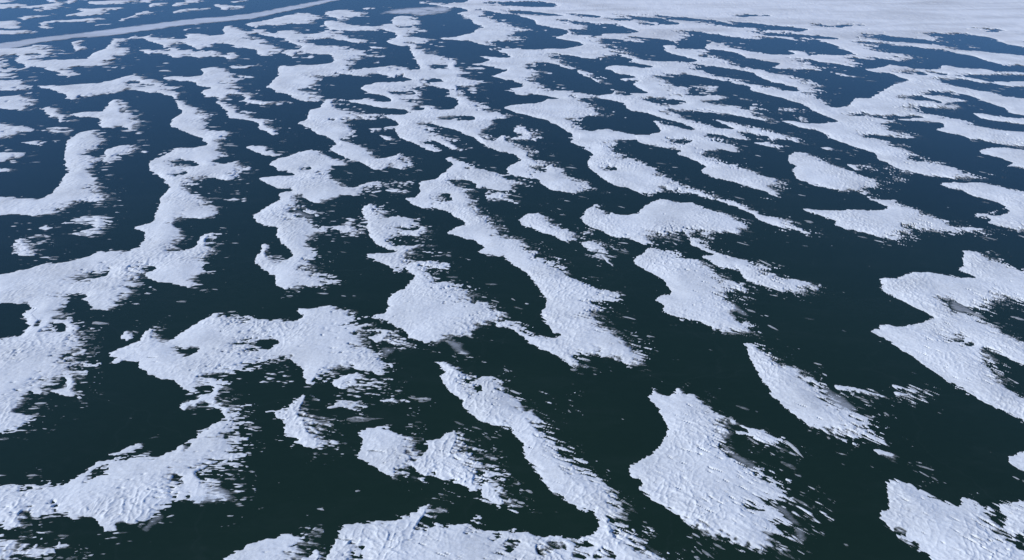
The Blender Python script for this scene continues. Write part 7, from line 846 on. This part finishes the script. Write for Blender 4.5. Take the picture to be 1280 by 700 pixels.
def build_patch(i, name, label):
    x0, x1, y0, y1 = BOX[i]
    slant = math.hypot(0.5 * (y0 + y1), CAM_H)
    far = float(np.clip((slant - 62.0) / 150.0, 0, 1))
    mg = MARGIN_NEAR * (1 + 1.2 * far)
    xs, ys = axes(x0 - mg, x1 + mg, y0 - mg, y1 + mg)
    cell = xs[1] - xs[0]
    own = raster(LOOPS[i], xs, ys)
    if not own.any():
        return None
    oth = np.zeros_like(own)
    for j, b in BOX.items():
        if j != i and b[0] < xs[-1] and b[1] > xs[0] and b[2] < ys[-1] and b[3] > ys[0]:
            oth |= raster(LOOPS[j], xs, ys)
    uni = own | oth | (dilate(own) & dilate(oth))      # close the joint to the neighbour
    rmax = 3.7 * (1 + 1.3 * far)
    sd = dist_to_false(uni, xs, ys, rmax) - dist_to_false(~uni, xs, ys, rmax)
    sd = box3(sd)
    s2 = box3(box3(box3(sd)))
    gy, gx = np.gradient(s2, ys, xs)
    gl = np.sqrt(gx * gx + gy * gy) + 1e-6
    X, Y = np.meshgrid(xs, ys)
    broken = 0.0 if name == 'snow_streak' else BROKEN.get(i, 0.0)
    size = float(np.clip(sd[own].max() / (1.0 + 0.8 * far), 0.28, 1.0))     # small drifts fray less
    f, ragged = fields(X, Y, sd, -gx / gl, -gy / gl, cell, far, size, broken)
    if oth.any():
        d_own = dist_to_false(~own, xs, ys, rmax)
        d_oth = dist_to_false(~oth, xs, ys, rmax)
        mine = dilate(dilate((d_own <= d_oth)))
        f = np.where(mine, f, -1.0)
    f[0] = f[-1] = -1; f[:, 0] = f[:, -1] = -1
    ang = float(wind_angle(np.mean(X[own]), np.mean(Y[own])))
    ins = f > 0
    z = np.zeros_like(X)
    fi = f[ins]
    z[ins] = (0.06 + 0.08 * smooth01(sd[ins] / 2.5)) * (1 - np.exp(-fi / 0.5)) \
        + ripples(X[ins], Y[ins], ang, cell) * smooth01(fi / 0.7)
    z = np.maximum(z, 0.004)
    soft = 0.06 + 1.3 * ragged * smooth01(0.45 + vnoise(X / 4.0, Y / 4.0, 71))
    cover = 0.14 + 0.86 * smooth01(f / (soft * (1 + far)))
    r = march(xs, ys, f, z, cover, -0.003)
    if r is None:
        return None
    if len(r[1]) < 30000:
        one, pieces = largest_piece(*r)
        if name == 'snow_streak' or pieces < 14 or len(r[1]) < 5000:
            r = one
    org = (round(float(np.mean(X[own])), 2), round(float(np.mean(Y[own])), 2))
    o = mesh_object(name, *r, org, MAT_FIELD if name == 'snow_field' else MAT_SNOW)
    o['label'] = label
    o['category'] = name.replace('_', ' ')
    o['group'] = 'snow drifts on the dark lake ice' if name != 'snow_streak' else 'small snow streaks on the dark lake ice'
    if name == 'snow_field':
        del o['group']
    # spots just down-wind of the drift where loose flecks lie
    band = (sd < -0.15) & (sd > -2.5 * (1 + far)) & (ragged > 0.3) & (f < -0.05) & (vnoise(X / 3.0, Y / 2.0, 77) > 0.12)
    jj, ii = np.nonzero(band)
    if len(jj):
        n = min(len(jj), int(len(jj) * 0.014) + 1)
        pick = rng.choice(len(jj), n, replace=False)
        for q in pick:
            fleck_spots.append((X[jj[q], ii[q]], Y[jj[q], ii[q]]))
    return o

BUILT = {}
for i, name, label, _ in PATCHES:
    BUILT[i] = build_patch(i, name, label)

# ------------------------------------------------------------------ thin grey snow, the pale band and the smear
def build_sheet(name, loops, mat, soft_w, z0, parent=None, ragged_amp=0.35, detail=1.4, gain=1.0):
    P = np.concatenate(loops)
    mg = 2.5
    xs, ys = axes(P[:, 0].min() - mg, P[:, 0].max() + mg, P[:, 1].min() - mg, P[:, 1].max() + mg, detail)
    m = raster(loops, xs, ys)
    if m.sum() < 3:
        return None
    sd = box3(box3(dist_to_false(m, xs, ys, 4.0) - dist_to_false(~m, xs, ys, 4.0)))
    X, Y = np.meshgrid(xs, ys)
    ang = wind_angle(X, Y)
    f = sd + ragged_amp * streaks(X, Y, ang, xs[1] - xs[0], 211, OCT_FAR) + 0.15
    f[0] = f[-1] = -1; f[:, 0] = f[:, -1] = -1
    z = z0 + 0.03 * smooth01(f / 1.0) + 0.01 * vnoise(X / 1.5, Y / 1.5, 61)
    cover = smooth01((f + 0.05) / soft_w) * gain
    r = march(xs, ys, f, np.maximum(z, 0.003), cover, -0.002)
    if r is None:
        return None
    return mesh_object(name, *r, (round(float(X[m].mean()), 2), round(float(Y[m].mean()), 2)), mat, parent)

for owner, s in THIN:
    loops = decode(s)
    far = max(1.0, float(np.mean(loops[0][:, 1])) / 70.0)
    o = build_sheet('thin_snow', loops, MAT_THIN, 1.0 * far, 0.012, BUILT.get(owner))
    if o is not None:
        o['label'] = 'thin grey snow film letting the dark ice show through'

o = build_sheet('snow_band', decode(BAND), MAT_BAND, 3.0, 0.02, None, 0.9, 1.2)
o['label'] = 'long pale grey band of smooth snow curving across the ice at upper left'
o['category'] = 'snow band'
o = build_sheet('snow_smear', decode(SMEAR), MAT_BAND, 5.0, 0.02, None, 1.2, 1.2)
o['label'] = 'soft grey smear of thin snow near the top, right of the pale band'
o['category'] = 'snow smear'

# ------------------------------------------------------------------ veils of blown wisps beside the drifts
def build_wisps():
    vs, fs, cs = [], [], []
    base = 0
    for k, s in WISPS:
        loops = decode(s)
        P = loops[0]
        slant = math.hypot(float(P[:, 1].mean()), CAM_H)
        far = float(np.clip((slant - 62.0) / 150.0, 0, 1))
        xs, ys = axes(P[:, 0].min() - 1, P[:, 0].max() + 1, P[:, 1].min() - 1, P[:, 1].max() + 1)
        m = raster(loops, xs, ys)
        cell = xs[1] - xs[0]
        if not m.any():
            continue
        depth = dist_to_false(m, xs, ys, 2.5 * (1 + far))
        X, Y = np.meshgrid(xs, ys)
        x, y = X[m], Y[m]
        ang = wind_angle(x, y)
        w = streaks(x, y, ang, cell, 131, OCT_WISP) * (1 - far) + streaks(x, y, ang, cell, 141, OCT_WISP_FAR) * far
        blot = vnoise(x / (3.0 + 4 * far), y / (3.0 + 4 * far), 151)
        f = np.full(X.shape, -1.0)
        f[m] = 0.3 * (1 + far) * (w - 0.68 + k + 0.7 * blot - 0.8 * (1 - smooth01(depth[m] / (1.6 * (1 + far)))))
        f[0] = f[-1] = -1; f[:, 0] = f[:, -1] = -1
        z = 0.006 + 0.04 * smooth01(f / 0.3)
        r = march(xs, ys, f, z, 0.16 + 0.7 * smooth01(f / (0.22 * (1 + far))), -0.002)
        if r is None:
            continue
        vs.append(r[0]); fs.append(r[1] + base); cs.append(r[2])
        base += len(r[0])
    o = mesh_object('snow_wisps', np.concatenate(vs), np.concatenate(fs), np.concatenate(cs), (0, 80), MAT_SNOW)
    o['kind'] = 'stuff'
    o['label'] = 'fine streaky wisps of blown snow trailing over the dark ice beside the drifts'
build_wisps()

# ------------------------------------------------------------------ loose flecks: far too many to count
def build_flecks():
    pts = list(fleck_spots)
    # sparse ones anywhere on the open ice in view
    for _ in range(250):
        py = rng.uniform(0, 1) ** 0.6
        y = 30.0 + 110.0 * (1 - py)
        pts.append((rng.uniform(-0.75, 0.75) * math.hypot(y, CAM_H) * 0.95, y))
    pts = np.array(pts)
    n = len(pts)
    dist = np.hypot(pts[:, 1], CAM_H)
    base = 0.024 + 0.16 * rng.random(n) ** 4
    base *= (dist / 55.0) ** 0.8
    base[rng.random(n) < 0.05] *= 2.0
    K = 9
    th = np.linspace(0, 2 * math.pi, K, endpoint=False)
    V = np.zeros((n, K + 1, 3)); C = np.zeros((n, K + 1))
    rad = 0.55 + 0.75 * rng.random((n, K))
    el = 1.4 + 2.2 * rng.random(n)
    ang = wind_angle(pts[:, 0], pts[:, 1]) + rng.normal(0, 0.22, n)
    u = rad * np.cos(th) * (base * el)[:, None]
    v = rad * np.sin(th) * base[:, None] * 0.75
    ca, sa = np.cos(ang)[:, None], np.sin(ang)[:, None]
    V[:, 1:, 0] = pts[:, :1] + u * ca - v * sa
    V[:, 1:, 1] = pts[:, 1:2] + u * sa + v * ca
    V[:, 1:, 2] = -0.002
    V[:, 0, 0] = pts[:, 0]; V[:, 0, 1] = pts[:, 1]; V[:, 0, 2] = 0.012 + 0.15 * base
    cv = 0.10 + 0.45 * rng.random(n) ** 1.5
    C[:] = cv[:, None]
    C[:, 1:] *= 0.75
    k = np.arange(K)
    F = np.stack([np.zeros(K, int), 1 + k, 1 + (k + 1) % K], 1)
    F = (F[None] + (np.arange(n) * (K + 1))[:, None, None]).reshape(-1, 3)
    o = mesh_object('snow_flecks', V.reshape(-1, 3), F, C.ravel(), (0, 60), MAT_SNOW)
    o['kind'] = 'stuff'
    o['label'] = 'loose flecks and crumbs of blown snow scattered over the dark ice'
build_flecks()

# ------------------------------------------------------------------ the same drifted snow going on past the edges of the view
def build_surround():
    parts_v, parts_f, parts_c = [], [], []
    base = 0
    for (x0, x1, y0, y1, det) in ((-150, 150, 6, 110, 5.0), (-700, 700, 110, 900, 6.0)):
        xs, ys = axes(x0, x1, y0, y1, det)
        X, Y = np.meshgrid(xs, ys)
        # picture position of each spot, to start where the traced drifts end
        depth = Y * math.cos(PITCH) + CAM_H * math.sin(PITCH)
        px = 640 + F_PX * X / depth
        py = 350 + F_PX * (CAM_H * math.cos(PITCH) - Y * math.sin(PITCH)) / depth
        out = np.maximum(np.maximum(-26 - px, px - 1306), np.maximum(py - 722, -12 - py))
        f = streaks(X.ravel(), Y.ravel(), wind_angle(X, Y).ravel(), 0.3, 301,
                    [(20, 9, 1.0), (10, 4.5, 0.8), (5, 2.0, 0.55), (2.5, 1.0, 0.35)]).reshape(X.shape)
        f = f + 0.10 + np.clip((X - 40) / 200.0, -0.1, 0.5) * np.clip((Y - 250) / 100.0, 0, 1)
        f = np.minimum(f - 1.1 * (1 - smooth01(out / 50.0)), out / 18.0)
        f[0] = f[-1] = -1; f[:, 0] = f[:, -1] = -1
        z = np.where(f > 0, 0.10 * (1 - np.exp(-np.maximum(f, 0) / 0.4)) + 0.004, 0)
        r = march(xs, ys, f, z, np.clip(f * 4, 0.3, 1.0), -0.003)
        parts_v.append(r[0]); parts_f.append(r[1] + base); parts_c.append(r[2])
        base += len(r[0])
    o = mesh_object('drifted_snow', np.concatenate(parts_v), np.concatenate(parts_f), np.concatenate(parts_c), (0, 100), MAT_SNOW)
    o['kind'] = 'stuff'
    o['label'] = 'drifted snow continuing over the lake ice all around'
build_surround()
